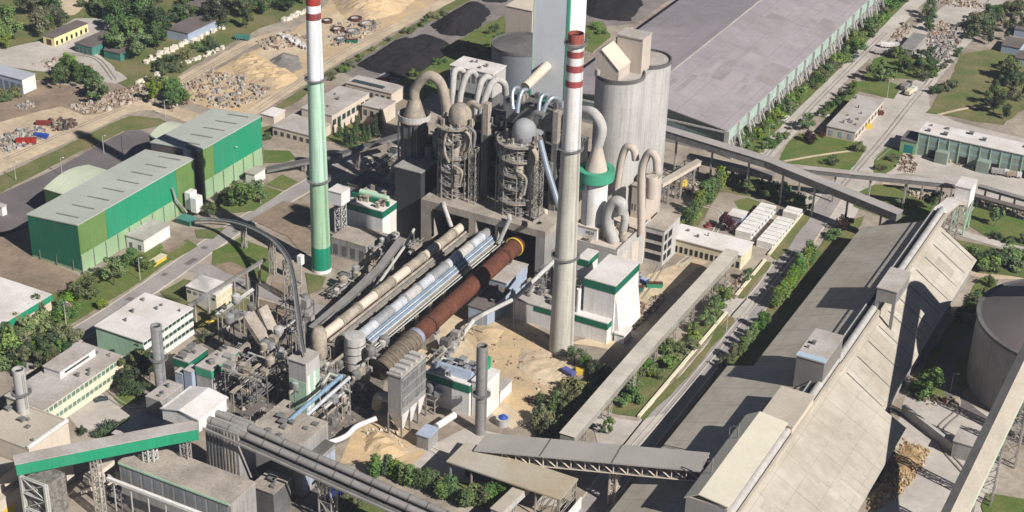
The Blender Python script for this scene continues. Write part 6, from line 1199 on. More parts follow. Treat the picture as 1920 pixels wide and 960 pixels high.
for i in (2, 6): MB().box(b.x0+st*i, b.x0+st*(i+1.2), b.y0-4, b.y0-.36, -.1, 5).obj('porch', mat('grey_green_sheet', (.27, .33, .28)), b.t)
gw = b
b = bld('workshop_wing', 'small teal doored wing at the left end of the green workshop', 'workshop', 6, ext=(gw.x0-7, gw.x0-.3, gw.y0-1, gw.y1-2), wall=m_pgreen, roof=m_cdark); panel(b, 'door', 'y', 2, 5.5, 0, 4, mat('teal_door', (.02, .30, .30), .5), .1)
b = bld('grey_shed', 'long grey roofed shed in the scrap yard at the upper right', 'shed', 4, px=((1685, 92), (1711, 94), (1729, 64)), wall=m_cgrey, roof=m_tube)
for i, (L, N_, Rr) in enumerate((((1878, 84), (1912, 90), (1930, 75)), ((1905, 50), (1930, 58), (1950, 40)), ((1905, 105), (1950, 116), (1965, 104)))):
    bld('dark_shed', ['dark low shed among the trees at the upper right edge', 'smaller dark shed cut by the right edge higher up', 'dark shed cut by the right edge above the meadow'][i], 'shed', 4, px=(L, N_, Rr), wall=m_bw, roof=m_darkroof)
# upper left sheds
b = bld('yellow_walled_shed', 'long shed with yellow front wall and grey brown roof on the upper left yard', 'shed', 4.6, px=((75, 67), (101, 70), (165, 43)), wall=mat('yellow_plaster', (.75, .66, .34), .85, var=.1), roof=m_darkroof); grid(b, 'x', 7, .3, 2.4, .4, m_dark, 'door'); panel(b, 'door', 'y', 2, 5, 0, 3, mat('brown_door', (.12, .05, .03), .7))
b = bld('green_gabled_shed', 'shed with green end wall and yellow side at the top of the picture', 'shed', 5.5, px=((185, 20), (210, 22), (259, 0)), wall=mat('yellow_plaster', (.75, .66, .34)), roof=m_darkroof); panel(b, 'end_cladding', 'y', 0, b.x1-b.x0, 0, 5.2, m_teal); grid(b, 'x', 8, .5, 2.6, .4)
b = bld('teal_shed', 'low dark roofed shed with teal walls in the middle of the yard', 'shed', 4.5, px=((136, 82), (172, 88), (206, 60)), wall=m_teal, roof=m_darkroof); grid(b, 'y', 4, .4, 3, .5, m_cdark, 'door')
for i, (L, N_, Rr, h) in enumerate((((225, 42), (262, 50), (300, 22), 5), ((240, 18), (262, 22), (292, 6), 4), ((318, 50), (352, 62), (392, 30), 5), ((195, 92), (225, 100), (240, 85), 4), ((345, 8), (380, 14), (405, -4), 5))):
    b = bld('dark_roof_shed', ['dark roofed shed between the tall trees at the upper left', 'open dark shed beside the green ended shed', 'brown roofed blue grey shed above the stone rows', 'teal walled hut half hidden under the tall trees', 'pale walled shed behind the wood at the top edge'][i], 'shed', h, px=(L, N_, Rr), wall=[m_teal, m_cdark, m_bw, m_teal, m_white][i], roof=m_darkroof)
b = bld('blue_white_shed', 'blue and white shed with grey roof at the left edge', 'shed', 7, px=((-30, 130), (41, 149), (65, 138)), wall=m_bw, roof=mat('pale_blue_grey_roof', (.40, .42, .48), .7, var=.1), over=.3); panel(b, 'end_cladding', 'x', 0, b.y1-b.y0, 0, 6.6, m_white); grid(b, 'y', 6, .3, 4.5, .7, mat('grey_blue_door', (.2, .23, .3), .6), 'door')
# annexes in the middle
b = bld('flat_annex', 'long flat roofed annex behind the green chimney, windows in shade', 'building', 9, px=((565, 202), (622, 216), (684, 172)), wall=m_beige, roof=m_greyroof); grid(b, 'x', 8, 4, 6.5, .7); vents(b, 4)
b2 = bld('low_annex', 'low beige annex in front of the long flat roofed annex', 'building', 5, px=((510, 236), (583, 254), (610, 228)), wall=m_beige, roof=m_greyroof); grid(b2, 'y', 6, 1.2, 3, .5)
b = bld('rear_annex', 'flat roofed annex with dark skylight strip beside the coal yard', 'building', 6, px=((652, 152), (734, 175), (752, 160)), wall=m_beige, roof=m_greyroof); MB().box(b.x0+2, b.x1-6, b.y0+2, b.y0+4.2, b.h, b.h+.6).obj('skylight', m_glass, b.t); grid(b, 'y', 8, 2, 4, .5)
b = bld('middle_annex', 'pale block between the long annex and the skylight annex', 'building', 7.5, px=((680, 195), (716, 205), (736, 188)), wall=m_beige, roof=m_greyroof); grid(b, 'y', 3, 3, 5.5, .5)
b = bld('white_shack', 'small white roofed shack at the lower end of the dirt road', 'shack', 4, px=((491, 212), (513, 218), (526, 204)), wall=m_beige, roof=m_whiteroof)
b = bld('red_kiosk', 'tiny red and white kiosk at the edge of the coal yard', 'kiosk', 4, px=((712, 142), (721, 144), (727, 138)), wall=m_red, roof=m_white)
# ================================================================== COAL AND SAND HEAPS
mound('coal_heap', 'larger nearer black coal heap behind the red kiosk', 'coal heap', [(668,122),(700,102),(730,85),(790,68),(830,76),(852,90),(815,118),(775,146),(740,146),(700,136)], 5.5, m_coal, 1, .5, 2.2)
mound('coal_heap', 'farther black coal heap near the top edge', 'coal heap', [(806,48),(835,28),(870,10),(905,8),(918,24),(900,50),(868,68),(830,66)], 5.5, m_coal, 2, .5, 2.2)
mound('coal_heap', 'black coal heap between the white tower and the great hall', 'coal heap', [(1098,-20),(1200,-15),(1205,8),(1180,40),(1130,38),(1098,28)], 4.5, m_coal, 3, .5, 2.2)
mound('coal_heap', 'black coal heap cut by the top edge left of the beige bin house', 'coal heap', [(880,-30),(960,-20),(950,6),(905,4)], 4, m_coal, 4, .5, 2.2)
mound('sand_heap', 'broad orange sand bank at the top of the scrap yard', 'sand heap', [(615,-10),(700,-30),(800,-20),(750,25),(690,40),(640,30)], 6, m_sand, 5, .9, 2.2, fall=12)
mound('sand_heap', 'lumpy orange sand heap in the middle of the sandy yard', 'sand heap', [(425,118),(470,98),(510,115),(545,130),(560,150),(520,168),(480,160),(440,140)], 3, m_sand, 6, .8, 1.8)
mound('sand_heap', 'low sand ridge in the excavated ground by the kilns', 'sand heap', [(880,615),(920,600),(945,620),(930,650),(895,645)], 1.4, m_sand, 7, .3, 1.2, fall=4)
mound('sand_heap', 'rutted sand heap in the excavated ground near the concrete chimney', 'sand heap', [(975,650),(1020,660),(1060,700),(1040,730),(1000,720),(965,690)], .9, m_sand2, 8, .4, 1.2, fall=8)
mound('sand_heap', 'sandy heap between the twin tubes and the bag filter', 'sand heap', [(690,805),(740,815),(765,850),(730,865),(680,850)], 2, m_sand, 9, .6, 1.2, fall=4)
mound('gravel_heap', 'grey gravel heap in the scrap yard left of the green chimney', 'gravel heap', [(495,118),(530,98),(560,105),(568,128),(545,140),(510,132)], 3, mat('grey_gravel', (.26, .24, .22), .95, var=.3, bump=1.), 10, .6, 1.6)
for nm, lb, P, n, s0, s1, m in (
    ('scrap_field', 'grey and white scrap spread over the middle sandy yard', [(400,150),(470,125),(520,140),(500,180),(440,205),(390,200)], 320, .8, 2.6, m_met),
    ('scrap_field', 'brown and red rubble left of the middle sandy yard', [(335,160),(400,130),(430,140),(380,190),(330,200)], 260, .6, 2, m_rub),
    ('scrap_field', 'rusty scrap rows near the red banded chimney', [(480,80),(540,60),(600,75),(600,95),(550,90),(500,95)], 200, .8, 2.4, m_rub),
    ('scrap_field', 'dark scrap right of the red banded chimney', [(620,45),(700,20),(720,50),(660,85),(620,90)], 160, .8, 2.6, m_met),
    ('scrap_field', 'heap of rubble on the bend of the dirt road', [(125,200),(215,172),(270,160),(285,185),(230,200),(160,218)], 420, .6, 2.2, m_rub),
    ('scrap_field', 'grey metal scrap on the sandy lot at the left', [(0,258),(40,243),(80,238),(90,258),(50,275),(5,290)], 260, .8, 2.4, m_met),
    ('scrap_field', 'dark tyres and scrap at the end of the sandy lot', [(85,228),(120,222),(148,228),(140,240),(100,248)], 90, .8, 2.4, mat('dark_scrap', (.1, .09, .08), .8, island=[(.12, .10, .09), (.05, .045, .04), (.2, .17, .14), (.14, .06, .04)])),
    ('scrap_field', 'scrap strewn along the meadow road at the upper right', [(1760,110),(1780,60),(1830,20),(1840,35),(1800,80),(1775,118)], 360, .8, 2.4, m_met),
    ('scrap_field', 'brown scrap beside the grey shed at the upper right', [(1730,75),(1760,40),(1785,45),(1770,75),(1745,90)], 200, .7, 2, m_rub),
    ('scrap_field', 'reddish rubble row at the top right edge', [(1745,2),(1790,-8),(1850,8),(1845,18),(1790,12)], 150, .7, 2, m_rub),
    ('scrap_field', 'low scrap along the island in the upper right yard', [(1735,110),(1745,70),(1790,60),(1780,100),(1765,118)], 200, .7, 2.2, m_met),
    ('scrap_field', 'rusty scrap beside the white vehicles on the dirt road', [(1675,70),(1690,45),(1715,45),(1705,60),(1685,85)], 110, .7, 2, m_rub),
    ('scrap_field', 'goods stored before the green workshop', [(1760,285),(1800,298),(1870,318),(1860,326),(1790,308),(1755,295)], 160, .7, 2, m_rub),
    ('scrap_field', 'timber and rubble at the left end of the green workshop', [(1680,305),(1700,285),(1720,300),(1715,325),(1685,322)], 150, .6, 1.8, m_rub),
    ('scrap_field', 'brown goods stacked between the lower pipe bridges', [(1700,360),(1770,362),(1780,372),(1710,376)], 100, .7, 2, m_rub),
    ('scrap_field', 'row of brown goods under the right pipe bridge', [(1835,375),(1945,405),(1945,412),(1830,384)], 150, .7, 1.8, m_rub),
    ('scrap_field', 'scrap bits on the concrete upper left yard', [(60,120),(110,105),(160,120),(185,130),(150,138),(90,135)], 70, .6, 2, m_rub),
    ('scrap_field', 'white and grey litter on the scrub below the blue white shed', [(30,198),(60,190),(66,200),(40,208)], 40, .7, 2, m_met),
    ('scrap_field', 'building rubble under the inclined gallery', [(1335,545),(1390,515),(1400,535),(1380,560),(1340,560)], 150, .6, 1.6, m_rub),
    ('scrap_field', 'rubble along the dark strip beside the tall white filter', [(1190,575),(1250,548),(1245,565),(1200,610),(1185,620)], 170, .6, 1.7, m_rub),
    ('scrap_field', 'litter and planks on the excavated sand', [(880,620),(1000,620),(1060,700),(1030,740),(940,700)], 90, .4, 1.2, m_rub),
    ('scrap_field', 'dark wreckage at the lower edge of the excavated sand', [(985,745),(1010,740),(1022,755),(1000,765)], 40, .8, 2, mat('dark_scrap', (.1, .1, .1))),
    ('scrap_field', 'pale stones between the twin tubes and hedge', [(680,805),(740,800),(760,855),(700,850)], 110, .4, 1.3, m_blk),
    ('scrap_field', 'debris on the mill yard under the silos gallery', [(1250,345),(1330,330),(1330,360),(1290,370)], 120, .6, 1.8, m_rub)):
    rocks(nm, lb, 'scrap', P, n, s0, s1, m, len(lb))
# rows of stone blocks: individual blocks
def blockrow(label, grp, a, c, n, s, seed, wj=5):
    rnd = random.Random(seed); proto = None
    for i in range(n):
        t_ = (i+rnd.random())/n; p = G(a[0]+(c[0]-a[0])*t_+rnd.uniform(-wj, wj), a[1]+(c[1]-a[1])*t_+rnd.uniform(-wj*.4, wj*.4))
        if proto is None:
            mb = MB(); mb.hexa([(p.x-s/2, p.y-s*.4, -.05), (p.x+s/2, p.y-s*.4, -.05), (p.x+s*.45, p.y+s*.4, -.05), (p.x-s/2, p.y+s*.35, -.05)], [(p.x-s*.45, p.y-s*.36, s*.7), (p.x+s*.42, p.y-s*.35, s*.75), (p.x+s*.4, p.y+s*.36, s*.66), (p.x-s*.44, p.y+s*.3, s*.72)])
            o = rebase(mb.obj('stone_block', m_blk), (p.x, p.y, 0)); tag(o, label, 'stone block', grp); proto = o
        else:
            o = proto.copy(); C.objects.link(o); o.location = (p.x, p.y, 0); o.rotation_euler = (0, 0, rnd.uniform(0, 3)); k = rnd.uniform(.7, 1.3); o.scale = (k, k, k*rnd.uniform(.7, 1.1))
blockrow('pale stone block in the long row below the brown roofed shed', 'upper stone rows', (270, 118), (415, 52), 60, 1.9, 1, 6)
blockrow('pale stone block in the row between shrubs and dirt road', 'lower stone rows', (250, 160), (420, 90), 50, 1.6, 2, 5)
blockrow('pale stone block in the short row near the top of the sandy yard', 'short stone row', (530, 40), (590, 15), 26, 2., 3, 4)
# steel rings in the scrap yard
def rings(pts, label_fmt):
    for i, (x, y, r) in enumerate(pts):
        p = G(x, y); t = thing('steel_ring', label_fmt[i], 'steel ring', p, 'rusty steel rings'); MB().ring(p.x, p.y, r*.75, r, .05, 1.5, 20).obj('ring', m_ringr if i % 2 else m_grst, t, True); MB().ring(p.x, p.y, r*.7, r*.76, .3, 1.1, 20).obj('liner', m_silo, t, True)
rings([(690, 48, 4.2), (667, 38, 3.2), (662, 62, 3.4), (634, 58, 3.2), (640, 76, 2.8), (614, 42, 2.6)], ['largest rusty steel ring, rightmost in the scrap yard', 'grey ring just left of the largest one', 'rusty ring below the other two near the dirt road', 'grey ring beside the red banded chimney', 'small rusty ring nearest the dirt road', 'smallest grey ring nearest to the chimney'])
# white barrels row by the chimney
pr = None; rnd = random.Random(5)
for i in range(22):
    t_ = i/21; p = G(525+55*t_+rnd.uniform(-3, 3), 68+25*t_+rnd.uniform(-3, 3))
    if pr is None: t = thing('white_drum', 'white drum in the row of drums left of the red banded chimney', 'drum', p, 'row of white drums'); MB().cyl(p.x, p.y, 1.1, 1.1, 0, 1.8, 12).obj('body', m_white, t, True); MB().ring(p.x, p.y, 1.05, 1.2, .8, .95, 12).obj('band', m_ringr, t); pr = t
    else: copytree(pr, p)
# ================================================================== VEHICLES
def wheel(t, x, y, r): o = MB().tube([(x, y-.18, r), (x, y+.18, r)], r, 12).obj('wheel', m_tyre, t, True); MB().tube([(x, y-.19, r), (x, y+.19, r)], r*.5, 10).obj('rim', m_steel, o, True)
def car(label, px, ang, m, L_=4.3):
    p = G(*px); t = thing('parked_car', label, 'car', (0, 0, 0)); h = L_/2
    MB().hexa([(-h, -.85, .3), (h, -.85, .3), (h, .85, .3), (-h, .85, .3)], [(-h+.1, -.8, .85), (h-.1, -.8, .85), (h-.1, .8, .85), (-h+.1, .8, .85)]).obj('body', m, t)
    MB().hexa([(-h*.7, -.78, .851), (h*.5, -.78, .851), (h*.5, .78, .851), (-h*.7, .78, .851)], [(-h*.5, -.6, 1.4), (h*.22, -.6, 1.4), (h*.22, .6, 1.4), (-h*.5, .6, 1.4)]).obj('windows', m_glass, t)
    MB().box(-h*.48, h*.2, -.58, .58, 1.402, 1.45).obj('roof', m, t)
    for sx_ in (-1, 1):
        for sy_ in (-1, 1): wheel(t, sx_*h*.6, sy_*.75, .32)
        MB().box(h-.08, h+.02, sx_*.6-.15, sx_*.6+.15, .55, .72).obj('headlight', m_white, t)
    t.location = p; t.rotation_euler = (0, 0, ang); return t
def truck(label, px, ang, mc, mb_, L_=7.5, hb=2.6, z=0):
    p = G(*px); t = thing('truck', label, 'truck', (0, 0, 0)); h = L_/2
    MB().box(h-1.9, h, -1.15, 1.15, .6, 2.7).obj('cab', mc, t); MB().box(h-.9, h+.04, -1.05, 1.05, 1.7, 2.4).obj('windscreen', m_glass, t)
    MB().box(-h, h-2.1, -1.2, 1.2, .95, .95+hb*.6).obj('load_body', mb_, t); MB().box(-h, h, -.5, .5, .6, .9).obj('chassis', m_grst, t)
    for x in (-h*.75, -h*.4, h*.7):
        for s in (-1, 1): wheel(t, x, s*1.0, .5)
    t.location = p; t.rotation_euler = (0, 0, ang); return t
m_car = mat('dark_car_paint', (.05, .07, .08), .3, .3); m_carw = mat('white_car_paint', (.7, .7, .7), .3); m_carr = mat('red_car_paint', (.4, .03, .02), .3)
car('dark car parked on the courtyard road by the long office', (190, 751), .9, m_car); car('white car on the dirt road beside the great hall', (1472, 224), 1.5, m_carw, 6); car('pale car parked left of the flat roofed workshop', (1545, 218), 0.3, m_carw, 5)
car('dark car at the corner of the hall and road', (1604, 108), 1.2, m_car); car('white car by the footpath at the end of the short gallery', (1320, 366), .2, m_bw, 5.5); car('red car behind the container rows', (1330, 425), 1, m_carr)
truck('beige truck with dark load standing at the planted island', (1707, 176), 1.4, m_carw, m_cream, 8); truck('dark truck right behind the beige truck', (1698, 166), 1.4, m_car, m_tube, 8); truck('white truck at the edge of the dirt road by the scrap', (1668, 90), .3, m_carw, m_white, 9); truck('grey truck behind the white one on the dirt road', (1655, 102), .3, m_car, m_greyroof, 8)
truck('orange truck on the yard below the mill gallery', (1107+170, 352), 1., m_yell, m_yell, 5.5); truck('white truck in front of the green workshop', (1874, 328), .2, m_carw, m_cgrey, 7); truck('small truck by the gates of the green workshop', (1900, 332), .3, m_carw, m_rub, 6)
truck('red truck on the sandy lot at the left', (50, 270), .6, m_carr, m_carr, 8); truck('dark green truck at the dirt road above the scrap yard', (455, 75), .3, m_teal, m_teal, 7); 
def skip(label, px, ang, m, L_=6, inner=m_ringr):
    p = G(*px); t = thing('waste_skip', label, 'skip', (0, 0, 0)); h = L_/2
    mb = MB(); mb.hexa([(-h+.4, -1, 0), (h-.4, -1, 0), (h-.4, 1, 0), (-h+.4, 1, 0)], [(-h, -1.2, 1.6), (h, -1.2, 1.6), (h, 1.2, 1.6), (-h, 1.2, 1.6)]); mb.obj('body', m, t); MB().box(-h+.2, h-.2, -1, 1, 1.601, 1.75).obj('load', inner, t)
    t.location = p; t.rotation_euler = (0, 0, ang)
skip('green skip full of rusty scrap by the tall white filter house', (1227, 538), .5, m_green); skip('blue skip beside the green one near the filter house', (1203, 528), -.3, m_blueh, 5, m_bw); skip('green skip with brown load near the dirt road scrap', (660, 80), .5, m_dgreen)
skip('blue skip on the sandy lot with grey scrap', (78, 258), .3, m_blueh, 6, m_blueh); skip('small green container at the white filter house right corner', (1196, 545), .4, m_teal, 4)
skip('blue box on the sand by the small dark trees', (1066, 702), -.3, mat('violet_blue_tarp', (.12, .13, .38), .7), 5, mat('violet_blue_tarp', (.12, .13, .38))); skip('yellow machine box beside the blue box', (1087, 700), .5, m_yell, 3, m_yell)
skip('dark red container at the end of the sandy lot', (82, 234), .5, mat('dark_red_paint', (.22, .04, .03), .7), 6.5, mat('dark_red_paint', (.22, .04, .03)))
for i in range(4): skip(['orange pallet by the flat workshop wall', 'blue drum stand by the twin tube trestle', 'stack of pipes beside the flat workshop', 'blue crate behind the slab block'][i], [(1628, 240), (632, 925), (1650, 215), (622, 938)][i], .6, [m_yell, m_blueh, m_rust, m_blueh][i], 3, [m_yell, m_blueh, m_rust, m_blueh][i])
# bench, sign, lamp posts
def lamp(label, px, h=9, grp=None, ang=0):
    p = G(*px); t = thing('lamp_post', label, 'lamp post', p, grp); MB().tube([(p.x, p.y, -.1), (p.x, p.y, h)], [.14, .09], 8).obj('pole', m_rail, t, True); MB().tube([(p.x, p.y, h-.1), (p.x+1.4*math.cos(ang), p.y+1.4*math.sin(ang), h+.3)], .07, 6).obj('arm', m_rail, t); MB().box(p.x+1.4*math.cos(ang)-.35, p.x+1.4*math.cos(ang)+.35, p.y+1.4*math.sin(ang)-.2, p.y+1.4*math.sin(ang)+.2, h+.2, h+.42).obj('lamp_head', m_white, t)
lamp('tall lamp mast before the near corner of the low green hall', (188, 485), 15); lamp('tall lamp mast with white head before the taller green hall', (442, 340), 15); lamp('lamp post on the lawn left of the shrub bank', (125, 615), 10); lamp('lamp post at the yellow bench beside the left road', (263, 525), 9); lamp('lamp post on the lawn corner near the green chimney', (489, 383), 9)
for i, p in enumerate(((117, 330), (230, 290), (30, 338), (195, 288), (310, 220))): lamp(['thin lamp post on the grass strip behind the asphalt lot', 'thin lamp post at the shadow across the asphalt lot', 'leftmost thin lamp post on the grass strip', 'thin lamp post beside the shaded part of the lot', 'thin lamp post behind the arched annex'][i], p, 8)
lamp('lamp post on the upper right lawn by the roads', (1663, 183), 9); lamp('lamp post at the corner of the dirt road and lawn', (1440, 270), 9); lamp('lamp post beside the main road junction', (1362, 620), 8); lamp('lamp post at the silo yard wall', (1782, 735), 7)
p = G(130, 588); t = thing('round_sign', 'small round red and tan sign on the lawn of the left bank', 'sign', p); MB().tube([(p.x, p.y, 0), (p.x, p.y, 2)], .08).obj('post', m_rail, t); MB().tube([(p.x, p.y-.1, 2.9), (p.x, p.y+.02, 2.9)], 1.5, 20).obj('disc', m_tan, t); MB().tube([(p.x, p.y+.03, 2.9), (p.x, p.y+.12, 2.9)], 1.75, 20).obj('rim', m_red, t)
p = G(296, 492); t = thing('yellow_barrier', 'yellow low barrier block beside the left road', 'barrier', p); MB().box(p.x-1.2, p.x+1.2, p.y-3.5, p.y+3.5, 0, 1.6).obj('body', m_yell, t); MB().box(p.x-1.4, p.x+1.4, p.y-3.7, p.y+3.7, 1.6, 1.75).obj('lid', m_cream, t)
p = G(553+10, 532); t = thing('white_switch_box', 'white box mounted beside the curved conveyor', 'box', p); MB().box(p.x-.3, p.x+1.4, p.y-1, p.y+1, 8, 11.5).obj('body', m_white, t); MB().box(p.x+.2, p.x+.7, p.y-.2, p.y+.2, 0, 8).obj('post', m_rail, t)
# steam by the offices
p = G(385, 590, 4)
mb = MB(); mb.lathe(p.x, p.y, [(.6, 6), (2.2, 8.5), (3.4, 12), (3.8, 16), (2.4, 20), (.5, 22)], 16); o = mb.obj('steam', m_white, None, True); rebase(o, (p.x, p.y, 6)); o.data.materials.clear()
ms = bpy.data.materials.new('steam'); ms.use_nodes = True; tn = ms.node_tree; tn.nodes.remove(tn.nodes['Principled BSDF']); pv = tn.nodes.new('ShaderNodeVolumePrincipled'); pv.inputs['Color'].default_value = (.95, .95, .95, 1)
ns = tn.nodes.new('ShaderNodeTexNoise'); ns.inputs['Scale'].default_value = .35; ns.inputs['Detail'].default_value = 4; ge = tn.nodes.new('ShaderNodeNewGeometry'); tn.links.new(ge.outputs['Position'], ns.inputs['Vector']); mr = tn.nodes.new('ShaderNodeMapRange'); mr.inputs[1].default_value = .42; mr.inputs[2].default_value = .7; mr.inputs[3].default_value = 0; mr.inputs[4].default_value = .35
tn.links.new(ns.outputs['Fac'], mr.inputs[0]); tn.links.new(mr.outputs[0], pv.inputs['Density']); tn.links.new(pv.outputs[0], tn.nodes['Material Output'].inputs['Volume'])
o.data.materials.append(ms); tag(o, 'thin white steam drifting beside the white office block', 'steam', kind='stuff')

# ================================================================== MORE PLANT DETAIL
gallery('dark narrow belt gallery curving up left of the beige pipeline', [G(585, 622, 3), G(655, 562, 6), G(712, 508, 9), G(752, 455, 14)], 2.2, 1.5, m_cdark, m_tube, 5, 1.6)
rk('dusty frame left of the beige transfer tower', (500, 730), (545, 690), 14, 22, 42)
rk('pale frame right of the blue pipes', (640, 775), (690, 735), 8, 22, 43)
rk('rack of ducts behind the tan roofed block', (560, 770), (610, 740), 11, 18, 44)
rk('frame of dusty vessels right of the silver pipeline end', (690, 720), (725, 690), 9, 14, 45)
rk('junk rack in front of the dark slab tower', (752, 500), (790, 478), 6, 10, 46)
rk('rack behind the left white filter house', (690, 350), (760, 320), 9, 14, 47)
rk('frame at the back of the mill building', (1150, 400), (1195, 385), 20, 10, 48)
rk('low steel frame beside the tall white filter house', (1165, 560), (1195, 540), 5, 8, 49)
for i, (a, c, z, lb) in enumerate((((430, 735), (470, 712), 9.5, 'flat dusty steel roof over the racks behind the transfer house'), ((500, 775), (545, 752), 10.5, 'flat dusty roof by the head of the twin tubes'), ((560, 735), (600, 712), 7, 'flat low roof at the foot of the beige tower'), ((455, 775), (500, 755), 11, 'rusty brown flat roof between twin tubes and racks'))):
    p, q = G(*a, z), G(*c, z); t = thing('shed_roof', lb, 'shed', ((p.x+q.x)/2, (p.y+q.y)/2, 0)); x0, x1, y0, y1 = min(p.x, q.x), max(p.x, q.x), min(p.y, q.y), max(p.y, q.y)
    MB().box(x0, x1, y0, y1, z-.3, z).obj('roof', m_dust if i < 3 else m_darkroof, t)
    for xx in (x0+.3, x1-.3):
        for yy in (y0+.3, y1-.3): MB().box(xx-.15, xx+.15, yy-.15, yy+.15, -.1, z-.3).obj('post', m_lat, t)
# patches and wheel tracks
m_patch = mat('asphalt_patch', (.17, .155, .155), .9, var=.2); m_track = mat('wheel_track', (.36, .32, .28), .95, var=.3); m_track2 = mat('pale_dust_track', (.56, .52, .47), .95, var=.25)
rnd = random.Random(77)
for i in range(16):
    a, c = rnd.choice((((1490, 472), (1443, 540)), ((1390, 602), (1290, 722)), ((205, 590), (335, 502)), ((335, 502), (470, 410)), ((450, 533), (585, 578)))); t_ = rnd.random(); p = G(a[0]+(c[0]-a[0])*t_+rnd.uniform(-8, 8), a[1]+(c[1]-a[1])*t_); w_ = rnd.uniform(1, 2.6); l_ = rnd.uniform(2, 7)
    sheet('asphalt_patch', [(p.x-w_/2, p.y-l_/2), (p.x+w_/2, p.y-l_/2+.2), (p.x+w_/2, p.y+l_/2), (p.x-w_/2, p.y+l_/2-.3)], .2+i*.004, m_patch, 0, world=True)
zt_ = .24
for pts, m in (([(1545,390),(1600,325),(1655,262),(1700,205),(1745,150)], m_track), ([(1640,300),(1690,265),(1760,270),(1920,315)], m_track), ([(1430,300),(1540,182),(1660,62)], m_track), ([(700,870),(800,840),(870,890),(960,925)], m_track2), ([(120,100),(180,110),(215,150)], m_track), ([(10,300),(120,250),(230,203)], m_track), ([(330,160),(470,83)], m_track), ([(480,208),(640,100),(735,50)], m_track),
    ([(1270,500),(1330,450),(1350,400),(1290,380)], m_track2), ([(1260,440),(1240,500),(1200,560)], m_track), ([(1180,850),(1290,722),(1390,600),(1490,475)], m_track2), ([(1820,900),(1760,820),(1800,770)], m_track), ([(150,690),(230,760),(290,760)], m_track)):
    P_ = arc([G(*p) for p in pts], 6)
    for s_ in (-.9, .9):
        Q = []
        for k, p in enumerate(P_):
            d = (P_[min(k+1, len(P_)-1)]-P_[max(k-1, 0)]).normalized(); Q.append((p.x-d.y*s_, p.y+d.x*s_))
        zt_ += .005; strip('wheel_track', Q, .5, zt_, m, world=True)

# ================================================================== HAZE
hz_m = bpy.data.materials.new('haze'); hz_m.use_nodes = True; tn = hz_m.node_tree; tn.nodes.remove(tn.nodes['Principled BSDF']); pv = tn.nodes.new('ShaderNodeVolumePrincipled')
pv.inputs['Color'].default_value = (.78, .86, 1., 1); pv.inputs['Density'].default_value = .00006; tn.links.new(pv.outputs[0], tn.nodes['Material Output'].inputs['Volume'])
mb = MB(); mb.box(-4100, 4100, -600, 7100, -2, 290); o = mb.obj('haze', m_white); o.data.materials.clear(); o.data.materials.append(hz_m); o['kind'] = 'stuff'; o['label'] = 'thin pale haze over the whole plant'; o['category'] = 'haze'

# ================================================================== WEAR ON THE BIG ROOFS, MORE STEEL ROUND THE PREHEATERS, MORE VEHICLES
gh = bpy.data.objects['great_hall']; rnd = random.Random(9)
m_rp = [mat('roof_patch_pale', (.345, .305, .325), .8, var=.2), mat('roof_patch_dark', (.29, .255, .27), .8, var=.2), mat('roof_patch_rust', (.31, .27, .28), .85, var=.2)]
for i in range(50):
    x = rnd.uniform(hr_+3, hx1-6); y = rnd.uniform(hy0+4, hy0+230); wx = rnd.choice((2.5, 5, 10)); wy = rnd.choice((1, 2, 6, 12, 24)); zf = lambda q: hz_+(he-hz_)*(q-hr_)/(hx1-hr_); xb = min(x+wx, hx1-1)
    MB().hexa([(x, y, zf(x)-.05), (xb, y, zf(xb)-.05), (xb, y+wy, zf(xb)-.05), (x, y+wy, zf(x)-.05)], [(x, y, zf(x)+.03+i*.001), (xb, y, zf(xb)+.03+i*.001), (xb, y+wy, zf(xb)+.03+i*.001), (x, y+wy, zf(x)+.03+i*.001)]).obj('roof_patch', rnd.choice(m_rp), gh)
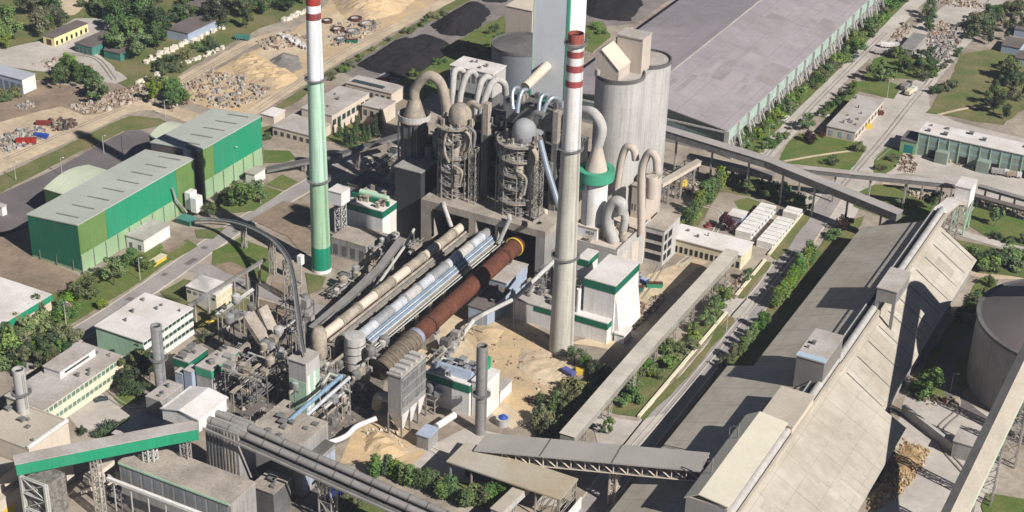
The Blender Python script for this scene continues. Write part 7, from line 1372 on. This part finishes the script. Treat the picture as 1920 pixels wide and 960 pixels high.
for k, (sh, x1_, ze_, zr2, ya, yb_) in enumerate(((far_hall, exr, 6.5, 17.9, 426, 536), (near_hall, -82.2, 4.9, 18.8, 330, 420))):
    for i in range(18):
        x = rnd.uniform(rx+3, x1_-7); y = rnd.uniform(ya, yb_-8); wx = rnd.choice((3, 6.5)); wy = rnd.choice((.6, 1.2, 3, 5.5)); zf = lambda q: zr2+(ze_-zr2)*(q-rx)/(x1_-rx); xb = x+wx
        if k: zf = lambda q: zr2+(ze_-zr2)*(q-rx+.5)/(x1_-rx+.5)
        MB().hexa([(x, y, zf(x)-.05), (xb, y, zf(xb)-.05), (xb, y+wy, zf(xb)-.05), (x, y+wy, zf(x)-.05)], [(x, y, zf(x)+.03+i*.001), (xb, y, zf(xb)+.03+i*.001), (xb, y+wy, zf(xb)+.03+i*.001), (x, y+wy, zf(x)+.03+i*.001)]).obj('roof_patch', rnd.choice((mat('tan_patch', (.41, .375, .315), .85, var=.25), mat('pale_patch', (.455, .42, .36), .8, var=.2))), sh)
for i, (T_, px_, w_, dz0) in enumerate(((T1, 888, 2.6, 6), (T1, 828, 2.2, 14), (T2, 1008, 3., 4), (T2, 938, 2.2, 10))):
    q = F(px_, 330, KY+7); lattice(q.x, KY+7, w_, w_, 20, (z_t1 if T_ is T1 else z_t2)-dz0, r=.12).obj('stair_frame', m_lat, T_)
for i, (T_, pts, Yb, r, m) in enumerate(((T1, [(845,240),(835,255),(834,285),(842,305)], KY+4, .5, m_dust2), (T1, [(880,240),(890,250),(888,275)], KY+6, .6, m_grst), (T2, [(962,262),(948,272),(944,300),(950,322)], KY+4, .5, m_grst), (T2, [(990,228),(1004,212),(1020,216)], KY+12, 1.1, m_grst), (T1, [(872,200),(886,193),(900,202)], KY+12, 1.1, m_dust2), (T1, [(850,310),(866,322),(862,345)], KY+3.5, .45, m_dust2), (T2, [(968,320),(986,335),(982,365)], KY+3.5, .5, m_dust2))):
    MB().tube(arc([F(p[0], p[1], Yb) for p in pts], 5), r, 12).obj('duct', m, T_, True)
